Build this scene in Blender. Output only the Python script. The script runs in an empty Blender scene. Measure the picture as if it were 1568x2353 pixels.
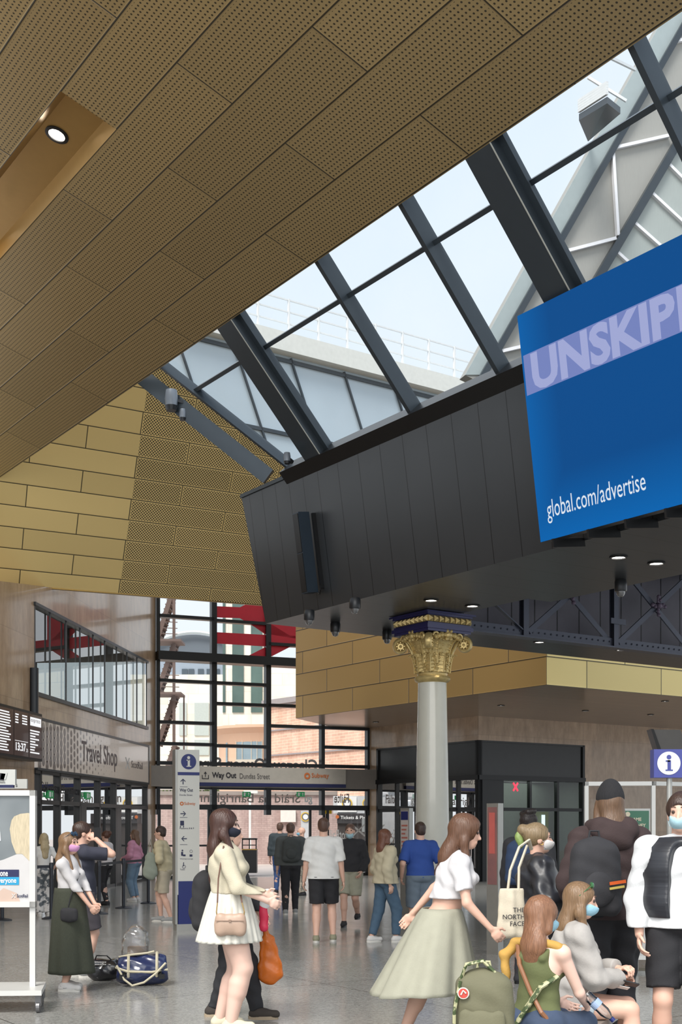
import bpy, bmesh, math, random
import numpy as np
from mathutils import Vector, Matrix
random.seed(7)
SC = bpy.context.scene
COL = SC.collection
# ---------------------------------------------------------------- camera
F_PX, CX, HZ, HC = 2840.0, 784.0, 1897.0, 1.66      # focal length and horizon row for the 1568 x 2353 frame, eye height
cam_d = bpy.data.cameras.new('camera'); cam = bpy.data.objects.new('camera', cam_d); COL.objects.link(cam)
cam.location = (0, 0, HC); cam.rotation_euler = (math.pi/2, 0, 0)
cam_d.sensor_fit = 'HORIZONTAL'; cam_d.sensor_width = 36.0
cam_d.lens = 36.0*F_PX/1568.0
cam_d.shift_y = (HZ-1176.5)/1568.0
cam_d.clip_start = 0.1; cam_d.clip_end = 600
SC.camera = cam
# ---------------------------------------------------------------- light
SC.view_settings.view_transform = 'Standard'; SC.view_settings.look = 'None'
SC.view_settings.gamma = 1.0; SC.view_settings.exposure = 0.3
SC.view_settings.use_curve_mapping = False
w = bpy.data.worlds.new('sky'); SC.world = w; w.use_nodes = True
nt = w.node_tree; nt.nodes.clear()
out = nt.nodes.new('ShaderNodeOutputWorld'); bg = nt.nodes.new('ShaderNodeBackground')
tc = nt.nodes.new('ShaderNodeTexCoord'); sep = nt.nodes.new('ShaderNodeSeparateXYZ')
ramp = nt.nodes.new('ShaderNodeValToRGB'); cl = nt.nodes.new('ShaderNodeTexNoise'); mixc = nt.nodes.new('ShaderNodeMix')
mixc.data_type = 'RGBA'
nt.links.new(tc.outputs['Generated'], sep.inputs[0]); nt.links.new(sep.outputs['Z'], ramp.inputs[0])
ramp.color_ramp.elements[0].position = 0.0; ramp.color_ramp.elements[0].color = (0.80, 0.85, 0.90, 1)
ramp.color_ramp.elements[1].position = 0.7; ramp.color_ramp.elements[1].color = (0.52, 0.68, 0.88, 1)
cl.inputs['Scale'].default_value = 2.2; cl.inputs['Detail'].default_value = 5
nt.links.new(tc.outputs['Generated'], cl.inputs['Vector'])
cr = nt.nodes.new('ShaderNodeValToRGB'); cr.color_ramp.elements[0].position = .35; cr.color_ramp.elements[1].position = .65
nt.links.new(cl.outputs[0], cr.inputs[0]); nt.links.new(cr.outputs[0], mixc.inputs['Factor'])
nt.links.new(ramp.outputs[0], mixc.inputs['A']); mixc.inputs['B'].default_value = (0.82, 0.85, 0.87, 1)
nt.links.new(mixc.outputs['Result'], bg.inputs['Color']); bg.inputs['Strength'].default_value = 1.0
nt.links.new(bg.outputs[0], out.inputs[0])
sun_d = bpy.data.lights.new('sun', 'SUN'); sun_d.energy = 3.2; sun_d.angle = math.radians(25); sun_d.color = (1, .96, .9)
sun = bpy.data.objects.new('sun', sun_d); COL.objects.link(sun)
sun.rotation_euler = (math.radians(38), 0, math.radians(-25)); sun.location = (0, 0, 30)   # high soft daylight from behind and left of the camera
hall = bpy.data.lights.new('trainshed_fill', 'AREA'); hall.shape = 'RECTANGLE'; hall.size = 22; hall.size_y = 9; hall.energy = 1350; hall.color = (1, .96, .9)
ho_ = bpy.data.objects.new('trainshed_fill', hall); COL.objects.link(ho_); ho_.location = (0, -7, 7.5); ho_.rotation_euler = (math.radians(62), 0, 0)   # added fill lamp behind the camera, in place of the glazed shed's daylight
# ---------------------------------------------------------------- geometry helpers
V3 = lambda *a: np.array(a[0] if len(a) == 1 else a, float)
def nrm(v): v = V3(v); return v/np.linalg.norm(v)
EYE = V3(0, 0, HC); UP = V3(0, 0, 1)
class PL:                                            # a plane in the place; a and b are its own in-plane directions
    def __init__(s, p, a, b): s.p = V3(p); s.a = nrm(a); s.b = nrm(b); s.n = nrm(np.cross(s.a, s.b))
    def hit(s, u, v):
        r = V3((u-CX)/F_PX, 1, (HZ-v)/F_PX); t = np.dot(s.p-EYE, s.n)/np.dot(r, s.n); return EYE+t*r
    def ab(s, P):
        d = V3(P)-s.p; return np.linalg.lstsq(np.array([s.a, s.b]).T, d, rcond=None)[0]
    def at(s, a, b, h=0.0): return s.p+s.a*a+s.b*b+s.n*h
def atz(u, v, z): return PL((0, 0, z), (1, 0, 0), (0, 1, 0)).hit(u, v)
def aty(u, v, y): return V3((u-CX)/F_PX*y, y, HC+(HZ-v)/F_PX*y)
class FR:                                            # a frame: origin and three axes
    def __init__(s, o, x, y, z=None):
        s.o = V3(o); s.x = nrm(x); s.y = nrm(y); s.z = nrm(np.cross(s.x, s.y)) if z is None else nrm(z)
    def __call__(s, x, y, z): return s.o+s.x*x+s.y*y+s.z*z
ID = FR((0, 0, 0), (1, 0, 0), (0, 1, 0))
class MB:                                            # gathers shapes and links them as one mesh object
    def __init__(s): s.v = []; s.f = []; s.uv = {}; s.mi = []; s.cm = 0
    def add(s, vs, fs):
        o = len(s.v); s.v += [tuple(map(float, p)) for p in vs]
        for f in fs: s.f.append([i+o for i in f]); s.mi.append(s.cm)
        return o
    def box(s, fr, x0, x1, y0, y1, z0, z1):
        P = [fr(x, y, z) for z in (z0, z1) for y in (y0, y1) for x in (x0, x1)]
        s.add(P, [(0, 2, 3, 1), (4, 5, 7, 6), (0, 1, 5, 4), (2, 6, 7, 3), (0, 4, 6, 2), (1, 3, 7, 5)])
    def rbox(s, fr, x0, x1, y0, y1, z0, z1, r=.01, n=3):   # rounded in the x-z outline, straight in y
        pts = []
        for cx, cz, a0 in ((x1-r, z1-r, 0), (x0+r, z1-r, 90), (x0+r, z0+r, 180), (x1-r, z0+r, 270)):
            for k in range(n+1):
                a = math.radians(a0+90*k/n); pts.append((cx+r*math.cos(a), cz+r*math.sin(a)))
        m = len(pts)
        s.add([fr(x, y0, z) for x, z in pts]+[fr(x, y1, z) for x, z in pts],
              [list(range(m)), list(range(2*m-1, m-1, -1))]+[(i, i+m, (i+1) % m+m, (i+1) % m) for i in range(m)])
    def poly(s, pts): s.add(pts, [list(range(len(pts)))])
    def prism(s, pts, ext):
        m = len(pts); e = V3(ext); pts = [V3(p) for p in pts]
        s.add(pts+[p+e for p in pts], [list(range(m)), list(range(2*m-1, m-1, -1))]+[(i, i+m, (i+1) % m+m, (i+1) % m) for i in range(m)])
    def beam(s, p, q, w, h, up=UP):
        p = V3(p); q = V3(q); d = nrm(q-p); x = nrm(np.cross(d, up)); y = np.cross(x, d)
        P = [c+x*i*w/2+y*j*h/2 for c in (p, q) for i, j in ((-1, -1), (1, -1), (1, 1), (-1, 1))]
        s.add(P, [(3, 2, 1, 0), (4, 5, 6, 7)]+[(i, (i+1) % 4, (i+1) % 4+4, i+4) for i in range(4)])
    def tube(s, pts, r, n=8, caps=True, flat=None):
        pts = [V3(p) for p in pts]; m = len(pts); rs = r if hasattr(r, '__len__') else [r]*m
        d0 = nrm(pts[1]-pts[0]); ref = UP if abs(d0[2]) < .9 else V3(1, 0, 0); x = nrm(np.cross(d0, ref)); vs = []
        for i, p in enumerate(pts):
            d = nrm(pts[min(i+1, m-1)]-pts[max(i-1, 0)]); x = x-d*np.dot(x, d); x = nrm(x); y = np.cross(d, x)
            for k in range(n):
                a = 2*math.pi*k/n; vs.append(p+(x*math.cos(a)*(flat or 1)+y*math.sin(a))*rs[i])
        fs = [(i*n+k, i*n+(k+1) % n, (i+1)*n+(k+1) % n, (i+1)*n+k) for i in range(m-1) for k in range(n)]
        if caps: fs += [list(range(n-1, -1, -1)), list(range((m-1)*n, m*n))]
        s.add(vs, fs)
    def lathe(s, prof, c=(0, 0, 0), n=24, ax=None, caps=True):
        c = V3(c); fr = ax or FR(c, (1, 0, 0), (0, 1, 0)); m = len(prof)
        vs = [fr(r*math.cos(2*math.pi*k/n), r*math.sin(2*math.pi*k/n), z) for r, z in prof for k in range(n)]
        fs = [(i*n+k, i*n+(k+1) % n, (i+1)*n+(k+1) % n, (i+1)*n+k) for i in range(m-1) for k in range(n)]
        if caps: fs += [list(range(n-1, -1, -1)), list(range((m-1)*n, m*n))]
        s.add(vs, fs)
    def ball(s, c, r, n=12, sc=(1, 1, 1), fr=ID):
        prof = [(math.sin(math.pi*i/(n//2))*1.0, -math.cos(math.pi*i/(n//2))) for i in range(n//2+1)]
        vs = []
        for rr, z in prof:
            for k in range(n):
                a = 2*math.pi*k/n; q = V3(rr*math.cos(a)*r*sc[0], rr*math.sin(a)*r*sc[1], z*r*sc[2])
                vs.append(V3(c)+fr.x*q[0]+fr.y*q[1]+fr.z*q[2])
        s.add(vs, [(i*n+k, i*n+(k+1) % n, (i+1)*n+(k+1) % n, (i+1)*n+k) for i in range(n//2) for k in range(n)])
    def disc(s, fr, x, z, r, y=0.0, n=24, r2=None, sx=1.0):   # disc in the x-z plane of a frame
        if r2 is None: s.add([fr(x+r*sx*math.cos(2*math.pi*k/n), y, z+r*math.sin(2*math.pi*k/n)) for k in range(n)], [list(range(n))])
        else:
            vs = [fr(x+q*sx*math.cos(2*math.pi*k/n), y, z+q*math.sin(2*math.pi*k/n)) for q in (r, r2) for k in range(n)]
            s.add(vs, [(k, (k+1) % n, n+(k+1) % n, n+k) for k in range(n)])
    def build(s, name, m, parent=None, smooth=False, uvpl=None, sharp=None):
        off = V3(parent.location) if parent is not None and parent.get('world_built') else V3(0, 0, 0)
        me = bpy.data.meshes.new(name); me.from_pydata([tuple(V3(p)-off) for p in s.v], [], s.f)
        for mm in (m if isinstance(m, (list, tuple)) else [m]): me.materials.append(mm)
        if any(s.mi): me.polygons.foreach_set('material_index', s.mi)
        if uvpl is not None:
            ul = me.uv_layers.new(name='UVMap'); V = np.array(s.v)-uvpl.p
            A = np.linalg.lstsq(np.array([uvpl.a, uvpl.b]).T, V.T, rcond=None)[0].T
            li = np.zeros(len(me.loops), int); me.loops.foreach_get('vertex_index', li)
            ul.data.foreach_set('uv', A[li].astype(np.float32).ravel())
        bm = bmesh.new(); bm.from_mesh(me); bmesh.ops.recalc_face_normals(bm, faces=bm.faces); bm.to_mesh(me); bm.free()
        if smooth: me.polygons.foreach_set('use_smooth', [True]*len(me.polygons)); me.set_sharp_from_angle(angle=math.radians(sharp or 40))
        o = bpy.data.objects.new(name, me); COL.objects.link(o)
        if parent is not None: o.parent = parent
        return o
def tag(o, label=None, cat=None, group=None, kind=None):
    if label: o['label'] = label
    if cat: o['category'] = cat
    if group: o['group'] = group
    if kind: o['kind'] = kind
    return o
def thing(name, label, cat, loc=(0, 0, 0), rz=0.0, group=None, world=False):
    o = bpy.data.objects.new(name, None); COL.objects.link(o); o.location = tuple(map(float, loc)); o.rotation_euler = (0, 0, rz)
    o.empty_display_size = .1
    if world: o['world_built'] = 1
    return tag(o, label, cat, group)
def struct(o): o['kind'] = 'structure'; return o
def dup(root, loc, rz=None, label=None):             # a copy of a thing with its parts and sub-parts
    r = root.copy(); COL.objects.link(r); r.location = tuple(map(float, loc))
    if rz is not None: r.rotation_euler = (0, 0, rz)
    if label: r['label'] = label
    for ch in list(root.children):
        c = ch.copy(); COL.objects.link(c); c.parent = r
        for g in ch.children: d = g.copy(); COL.objects.link(d); d.parent = c
    return r
def text(body, fr, x0, z0, x1=None, z1=None, mat=None, name='lettering', parent=None, y=0.0, bold=0.0, mirror=False, h=None, align='L'):
    """lettering in the x-z plane of a frame, fitted to a box or set at a capital height h"""
    cu = bpy.data.curves.new(name, 'FONT'); cu.body = body; cu.size = 1.0; cu.offset = bold; cu.fill_mode = 'FRONT'; cu.resolution_u = 3
    ob = bpy.data.objects.new(name, cu); COL.objects.link(ob)
    dg = bpy.context.evaluated_depsgraph_get(); me = bpy.data.meshes.new_from_object(ob.evaluated_get(dg)); bpy.data.objects.remove(ob); bpy.data.curves.remove(cu)
    n = len(me.vertices); co = np.zeros(n*3, np.float32); me.vertices.foreach_get('co', co); co = co.reshape(-1, 3).astype(float)
    mn = co.min(0); mx = co.max(0)
    if h is not None:
        sc = h/.72; sx = sz = sc; wd = (mx[0]-mn[0])*sx
        ox = {'L': x0, 'C': x0-wd/2, 'R': x0-wd}[align]; X = (co[:, 0]-mn[0])*sx; Z = co[:, 1]*sz; tx = ox; tz = z0
        if mirror: X = wd-X
    else:
        X = (co[:, 0]-mn[0])/(mx[0]-mn[0])*(x1-x0); Z = (co[:, 1]-mn[1])/(mx[1]-mn[1])*(z1-z0); tx = x0; tz = z0
        if mirror: X = (x1-x0)-X
    m2 = MB(); faces = [list(p.vertices) for p in me.polygons]
    m2.add([fr(tx+a, y, tz+b) for a, b in zip(X, Z)], faces); bpy.data.meshes.remove(me)
    return m2.build(name, mat, parent)
# ---------------------------------------------------------------- materials
class NB:
    def __init__(s, nt): s.nt = nt
    def m(s, op, a, b=None, c=None):
        n = s.nt.nodes.new('ShaderNodeMath'); n.operation = op
        for i, x in enumerate((a, b, c)):
            if x is None: continue
            if isinstance(x, (int, float)): n.inputs[i].default_value = x
            else: s.nt.links.new(x, n.inputs[i])
        return n.outputs[0]
    def node(s, t, **k):
        n = s.nt.nodes.new(t)
        for a, b in k.items():
            if a in n.inputs: n.inputs[a].default_value = b
            else: setattr(n, a, b)
        return n
    def link(s, a, b): s.nt.links.new(a, b)
    def mix(s, f, a, b):
        n = s.nt.nodes.new('ShaderNodeMix'); n.data_type = 'RGBA'
        for k, x in (('Factor', f), ('A', a), ('B', b)):
            if isinstance(x, (int, float)): n.inputs[k].default_value = x
            elif isinstance(x, tuple): n.inputs[k].default_value = (*x[:3], 1)
            else: s.nt.links.new(x, n.inputs[k])
        return n.outputs['Result']
def srgb(r, g, b):
    f = lambda c: (c/255/12.92) if c/255 <= .04045 else ((c/255+.055)/1.055)**2.4
    return (f(r), f(g), f(b))
MATS = {}
def mat(name, col, rough=.5, metal=0.0, var=.06, scale=8.0, bump=0.0, bscale=60.0, coat=0.0, emit=None, estr=1.0, col2=None, thr=None, stretch=None, spec=None, alpha=None):
    if name in MATS: return MATS[name]
    m = bpy.data.materials.new(name); m.use_nodes = True; nt = m.node_tree; B = nt.nodes['Principled BSDF']; nb = NB(nt)
    tc = nb.node('ShaderNodeTexCoord'); vec = tc.outputs['Object']
    if stretch:
        mp = nb.node('ShaderNodeMapping'); mp.inputs['Scale'].default_value = stretch; nb.link(vec, mp.inputs[0]); vec = mp.outputs[0]
    nz = nb.node('ShaderNodeTexNoise'); nz.inputs['Scale'].default_value = scale; nz.inputs['Detail'].default_value = 4; nb.link(vec, nz.inputs['Vector'])
    c2 = col2 or tuple(c*(1-2*var) for c in col); c1 = col if col2 else tuple(min(1, c*(1+var)) for c in col)
    f = nz.outputs[0]
    if thr is not None:
        r = nb.node('ShaderNodeValToRGB'); r.color_ramp.elements[0].position = thr-.03; r.color_ramp.elements[1].position = thr+.03; nb.link(f, r.inputs[0]); f = r.outputs[0]
    nb.link(nb.mix(f, c1, c2), B.inputs['Base Color'])
    B.inputs['Roughness'].default_value = rough; B.inputs['Metallic'].default_value = metal; B.inputs['Coat Weight'].default_value = coat
    if spec is not None: B.inputs['Specular IOR Level'].default_value = spec
    if alpha is not None: B.inputs['Alpha'].default_value = alpha
    if bump:
        bn = nb.node('ShaderNodeTexNoise'); bn.inputs['Scale'].default_value = bscale; bn.inputs['Detail'].default_value = 3; nb.link(vec, bn.inputs['Vector'])
        bu = nb.node('ShaderNodeBump'); bu.inputs['Strength'].default_value = bump; bu.inputs['Distance'].default_value = .01; nb.link(bn.outputs[0], bu.inputs['Height']); nb.link(bu.outputs[0], B.inputs['Normal'])
    if emit: B.inputs['Emission Color'].default_value = (*emit, 1); B.inputs['Emission Strength'].default_value = estr
    MATS[name] = m; return m
def glass(name, tint=(.93, .96, .96), refl=.5, rough=.0, dirt=0.0):
    if name in MATS: return MATS[name]
    m = bpy.data.materials.new(name); m.use_nodes = True; nt = m.node_tree; nt.nodes.clear(); nb = NB(nt)
    o = nb.node('ShaderNodeOutputMaterial'); t = nb.node('ShaderNodeBsdfTransparent'); g = nb.node('ShaderNodeBsdfGlossy'); t.inputs[0].default_value = (*tint, 1)
    g.inputs['Roughness'].default_value = rough; fz = nb.node('ShaderNodeFresnel'); fz.inputs['IOR'].default_value = 1.5
    mx = nb.node('ShaderNodeMixShader'); nb.link(nb.m('MULTIPLY', fz.outputs[0], refl), mx.inputs[0]); nb.link(t.outputs[0], mx.inputs[1]); nb.link(g.outputs[0], mx.inputs[2])
    res = mx.outputs[0]
    if dirt:
        d = nb.node('ShaderNodeBsdfDiffuse'); d.inputs[0].default_value = (.8, .82, .82, 1); nz = nb.node('ShaderNodeTexNoise'); nz.inputs['Scale'].default_value = 1.5; nz.inputs['Detail'].default_value = 6
        tcn = nb.node('ShaderNodeTexCoord'); nb.link(tcn.outputs['Object'], nz.inputs['Vector'])
        m2 = nb.node('ShaderNodeMixShader'); nb.link(nb.m('MULTIPLY', nz.outputs[0], dirt), m2.inputs[0]); nb.link(res, m2.inputs[1]); nb.link(d.outputs[0], m2.inputs[2]); res = m2.outputs[0]
    nb.link(res, o.inputs[0]); MATS[name] = m; return m
def emis(name, col, s=1.0):
    if name in MATS: return MATS[name]
    return mat(name, (0, 0, 0), .4, emit=col, estr=s)
def panel_mat(name, base, b0, h, per, je, jo, pitch=.0535, rad=.22, amin=None, rough=.42, metal=.35, joint=.006, sheen_dir=None, tone=.08, quin=False):
    """brick-laid metal cladding in metres of the UV map; perforated where a > amin (None: everywhere, 1e9: nowhere)"""
    m = bpy.data.materials.new(name); m.use_nodes = True; nt = m.node_tree; B = nt.nodes['Principled BSDF']; nb = NB(nt)
    uv = nb.node('ShaderNodeUVMap'); sp = nb.node('ShaderNodeSeparateXYZ'); nb.link(uv.outputs[0], sp.inputs[0]); a, b = sp.outputs[0], sp.outputs[1]
    rb = nb.m('DIVIDE', nb.m('SUBTRACT', b, b0), h); row = nb.m('FLOOR', rb); fb = nb.m('SUBTRACT', rb, row)
    par = nb.m('FLOORED_MODULO', row, 2.0); off = nb.m('ADD', je, nb.m('MULTIPLY', par, jo-je))
    ra = nb.m('DIVIDE', nb.m('SUBTRACT', a, off), per); colI = nb.m('FLOOR', ra); fa = nb.m('SUBTRACT', ra, colI)
    da = nb.m('MULTIPLY', nb.m('MINIMUM', fa, nb.m('SUBTRACT', 1.0, fa)), per); db = nb.m('MULTIPLY', nb.m('MINIMUM', fb, nb.m('SUBTRACT', 1.0, fb)), h)
    dj = nb.m('MINIMUM', da, db); jt = nb.m('LESS_THAN', dj, joint)
    # holes
    xa = nb.m('DIVIDE', nb.m('MULTIPLY', fa, per), pitch); xb = nb.m('DIVIDE', nb.m('MULTIPLY', fb, h), pitch)
    def hole(ox):
        qa = nb.m('SUBTRACT', nb.m('FRACT', nb.m('ADD', xa, ox)), .5); qb = nb.m('SUBTRACT', nb.m('FRACT', nb.m('ADD', xb, ox)), .5)
        return nb.m('LESS_THAN', nb.m('ADD', nb.m('MULTIPLY', qa, qa), nb.m('MULTIPLY', qb, qb)), rad*rad)
    ho = hole(0.0)
    if quin: ho = nb.m('MAXIMUM', ho, hole(.5))
    ho = nb.m('MULTIPLY', ho, nb.m('GREATER_THAN', dj, .032))
    if amin is not None: ho = nb.m('MULTIPLY', ho, nb.m('GREATER_THAN', a, amin))
    wn = nb.node('ShaderNodeTexWhiteNoise'); wn.noise_dimensions = '2D'; cb = nb.node('ShaderNodeCombineXYZ'); nb.link(row, cb.inputs[0]); nb.link(colI, cb.inputs[1]); nb.link(cb.outputs[0], wn.inputs['Vector'])
    c = nb.mix(wn.outputs['Value'], tuple(x*(1-tone) for x in base), tuple(min(1, x*(1+tone)) for x in base))
    c = nb.mix(nb.m('MAXIMUM', jt, ho), c, tuple(x*.09 for x in base))
    nb.link(c, B.inputs['Base Color']); B.inputs['Roughness'].default_value = rough
    nb.link(nb.m('MULTIPLY', nb.m('SUBTRACT', 1.0, nb.m('MAXIMUM', jt, ho)), metal), B.inputs['Metallic'])
    mr = nb.node('ShaderNodeMapRange'); mr.inputs['From Max'].default_value = joint*2.2; nb.link(dj, mr.inputs['Value'])
    bu = nb.node('ShaderNodeBump'); bu.inputs['Strength'].default_value = .5; bu.inputs['Distance'].default_value = .012; nb.link(mr.outputs[0], bu.inputs['Height']); nb.link(bu.outputs[0], B.inputs['Normal'])
    MATS[name] = m; return m
def slab_mat(name, c1, c2, sw, sh, rough=.3, coat=.0, joint=.004, off=0.5, vein=1.0, jcol=.55, noise=3.0, bump=.1, spec=None):
    """stone or brick coursing in metres of the UV map"""
    m = bpy.data.materials.new(name); m.use_nodes = True; nt = m.node_tree; B = nt.nodes['Principled BSDF']; nb = NB(nt)
    uv = nb.node('ShaderNodeUVMap'); br = nb.node('ShaderNodeTexBrick'); br.offset = off; br.squash = 1.0
    br.inputs['Scale'].default_value = 1.0; br.inputs['Brick Width'].default_value = sw; br.inputs['Row Height'].default_value = sh; br.inputs['Mortar Size'].default_value = joint
    br.inputs['Mortar Smooth'].default_value = .2
    br.inputs['Color1'].default_value = (.85, .85, .85, 1); br.inputs['Color2'].default_value = (1, 1, 1, 1); br.inputs['Mortar'].default_value = (jcol, jcol, jcol, 1)
    nb.link(uv.outputs[0], br.inputs['Vector'])
    mp = nb.node('ShaderNodeMapping'); mp.inputs['Scale'].default_value = (noise*2.2, noise*vein*.5, 1); nb.link(uv.outputs[0], mp.inputs[0])
    nz = nb.node('ShaderNodeTexNoise'); nz.inputs['Scale'].default_value = 1.0; nz.inputs['Detail'].default_value = 7; nz.inputs['Roughness'].default_value = .65; nb.link(mp.outputs[0], nz.inputs['Vector'])
    r = nb.node('ShaderNodeValToRGB'); r.color_ramp.elements[0].position = .3; r.color_ramp.elements[1].position = .7; r.color_ramp.elements[0].color = (*c1, 1); r.color_ramp.elements[1].color = (*c2, 1)
    nb.link(nz.outputs[0], r.inputs[0]); mx = nb.node('ShaderNodeMix'); mx.data_type = 'RGBA'; mx.blend_type = 'MULTIPLY'; mx.inputs['Factor'].default_value = 1.0
    nb.link(r.outputs[0], mx.inputs['A']); nb.link(br.outputs['Color'], mx.inputs['B']); nb.link(mx.outputs['Result'], B.inputs['Base Color'])
    B.inputs['Roughness'].default_value = rough; B.inputs['Coat Weight'].default_value = coat; B.inputs['Coat Roughness'].default_value = .08
    if spec is not None: B.inputs['Specular IOR Level'].default_value = spec
    bu = nb.node('ShaderNodeBump'); bu.inputs['Strength'].default_value = bump; bu.inputs['Distance'].default_value = .01; nb.link(br.outputs['Color'], bu.inputs['Height']); nb.link(bu.outputs[0], B.inputs['Normal'])
    MATS[name] = m; return m
# ================================================================ the setting
black = mat('black_metal', srgb(28, 29, 31), .35, .3, var=.1)
dark = mat('charcoal_metal', srgb(58, 62, 66), .35, .35, var=.05)
steel_dk = mat('slate_metal', srgb(60, 68, 75), .32, .4, var=.05)
white_m = mat('white_metal', srgb(205, 205, 202), .35, .1, var=.03)
trav = slab_mat('travertine', srgb(156, 128, 100), srgb(196, 166, 136), .62, 1.45, rough=.28, coat=.5, joint=.006, off=.37, vein=1.6, jcol=.62, noise=2.0)
gold_c = panel_mat('gold_perforated_ceiling', srgb(166, 142, 98), -.022-.7165*20, .7165, 3.175, -1.68, -.10, joint=.009)
GS = 1.42
gold_w = panel_mat('gold_gable_cladding', srgb(232, 202, 136), .215*GS, .3555*GS, 1.71*GS, -1.4*GS, -.545*GS, pitch=.072, rad=.27, amin=-1.39*GS, quin=True, joint=.011, metal=.3)
# planes of the hall
D2 = nrm((-1954, 2840, 0)); D4 = nrm((2840, 1954, 0)); FD1 = nrm((276, 2840, 0)); FD3 = nrm((6716, 2840, 0))
# floor -----------------------------------------------------------
fm = bpy.data.materials.new('terrazzo'); fm.use_nodes = True; nb = NB(fm.node_tree); B = fm.node_tree.nodes['Principled BSDF']
tc_ = nb.node('ShaderNodeTexCoord'); vo = nb.node('ShaderNodeTexVoronoi'); vo.inputs['Scale'].default_value = 55; nb.link(tc_.outputs['Object'], vo.inputs['Vector'])
n1 = nb.node('ShaderNodeTexNoise'); n1.inputs['Scale'].default_value = .6; n1.inputs['Detail'].default_value = 4; nb.link(tc_.outputs['Object'], n1.inputs['Vector'])
sp1 = nb.node('ShaderNodeSeparateColor'); nb.link(vo.outputs['Color'], sp1.inputs[0])
c = nb.mix(sp1.outputs[0], srgb(128, 128, 125), srgb(172, 172, 168)); c = nb.mix(nb.m('MULTIPLY', n1.outputs[0], .5), c, srgb(136, 135, 132))
mp = nb.node('ShaderNodeMapping'); mp.inputs['Rotation'].default_value = (0, 0, math.radians(-34.5)); nb.link(tc_.outputs['Object'], mp.inputs[0])
bk = nb.node('ShaderNodeTexBrick'); bk.offset = 0; bk.inputs['Scale'].default_value = 1; bk.inputs['Brick Width'].default_value = 3.6; bk.inputs['Row Height'].default_value = 3.6; bk.inputs['Mortar Size'].default_value = .008
nb.link(mp.outputs[0], bk.inputs['Vector']); c = nb.mix(bk.outputs['Fac'], c, srgb(84, 84, 82)); nb.link(c, B.inputs['Base Color'])
n2 = nb.node('ShaderNodeTexNoise'); n2.inputs['Scale'].default_value = 2.5; n2.inputs['Detail'].default_value = 6; nb.link(tc_.outputs['Object'], n2.inputs['Vector'])
mr = nb.node('ShaderNodeMapRange'); mr.inputs['To Min'].default_value = .10; mr.inputs['To Max'].default_value = .22; nb.link(n2.outputs[0], mr.inputs['Value']); nb.link(mr.outputs[0], B.inputs['Roughness'])
bu = nb.node('ShaderNodeBump'); bu.inputs['Strength'].default_value = .04; bu.inputs['Distance'].default_value = .02; nb.link(n2.outputs[0], bu.inputs['Height']); nb.link(bu.outputs[0], B.inputs['Normal'])
Pg = atz(650, 2015, 0); G = PL(Pg, FD3, UP)                       # the street glazing
GL = G.hit(358, HZ)*V3(1, 1, 0); GR = G.hit(845, HZ)*V3(1, 1, 0)
W1 = PL(GL, FD1, UP)                                               # left wall
RL = PL(GR, D2, UP); K = RL.hit(1100, HZ)*V3(1, 1, 0); RR = PL(K, D4, UP)   # the two faces of the stone building
m = MB(); m.add([(-14, -6, 0), (26, -6, 0), (26, 52, 0), tuple(GR+FD3*10), tuple(GL), (-14, 30, 0)], [(0, 1, 2, 3, 4, 5)]); 
struct(m.build('floor', fm))
# left wall ---------------------------------------------------------
SKY_Z = 7.245
Ssk = V3(-.527, 18.949, SKY_Z); SKY = PL(Ssk, D2, (4181, 2840, -5570))
CE = PL(SKY.hit(1068, 368), D2, (4023, 2840, -1509))
gp = SKY.hit(520, 950); gp = EYE+GS*(gp-EYE); GAB = PL(gp, (4021, 2840, 134), (-1092, 2840, -3713))
W1F = FR(GL, FD1, np.cross(UP, FD1), UP)                           # y points away from the hall on the left
W1F.y = -nrm(np.cross(FD1, UP))*1.0                                # outward (behind the wall face)
def wall_quad(mb, fr, x0, x1, z0, z1, y=0): mb.poly([fr(x0, y, z0), fr(x1, y, z0), fr(x1, y, z1), fr(x0, y, z1)])
m = MB()
wx0, wx1 = -10.95, -1.10                                            # clerestory window span
zt0 = W1.hit(0, 1340)[2]
# wall face pieces around the window, the shop sign and the shop front
wall_quad(m, W1F, -30, wx0, 0, 6.3); 
m.poly([W1F(-30, 0, 6.3), W1F(wx0, 0, 6.3), W1F(wx0, 0, 6.99), W1F(-13.0, 0, 6.68), W1F(-30, 0, 6.5)])
m.poly([W1F(wx0, 0, 6.6), W1F(wx1, 0, 6.6), W1F(wx1, 0, 9.3), W1F(-7.5, 0, 9.3), W1F(-9.3, 0, 7.25), W1F(wx0, 0, 6.99)])
wall_quad(m, W1F, wx0, wx1, 4.02, 4.61)
wall_quad(m, W1F, wx1, 0, 0, 9.3)
struct(m.build('wall_left', trav, uvpl=PL(GL, FD1, UP)))
# clerestory window on the left wall
grn = glass('window_glass', (.55, .60, .58), 2.2)
win = thing('window_1', None, None, W1F(wx0, 0, 4.61), world=True); struct(win)
m = MB(); t = .045
m.box(W1F, wx0-t, wx1+t, -.05, .15, 4.55, 4.64); m.box(W1F, wx0-t, wx1+t, -.05, .12, 6.55, 6.62)
edges = [80, 115, 152, 184, 214, 241, 268, 292, 315, 337]
ups = [W1.ab(W1.hit(u, 1600))[0] for u in edges]
for q in ups: m.box(W1F, q-.022, q+.022, -.01, .02, 4.6, 6.6)
m.build('window_frame', dark, win)
m = MB(); wall_quad(m, W1F, wx0, wx1, 4.6, 6.6, .06); m.build('pane', grn, win)
m = MB(); m.box(W1F, wx0, wx1, .5, 3.5, 4.55, 4.6); m.box(W1F, wx0, wx1, 3.4, 3.5, 4.6, 6.6); m.box(W1F, wx0, wx1, .2, 3.5, 6.6, 6.65); struct(m.build('wall_upper_room', mat('dim_room', srgb(92, 84, 76), .8)))
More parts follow.
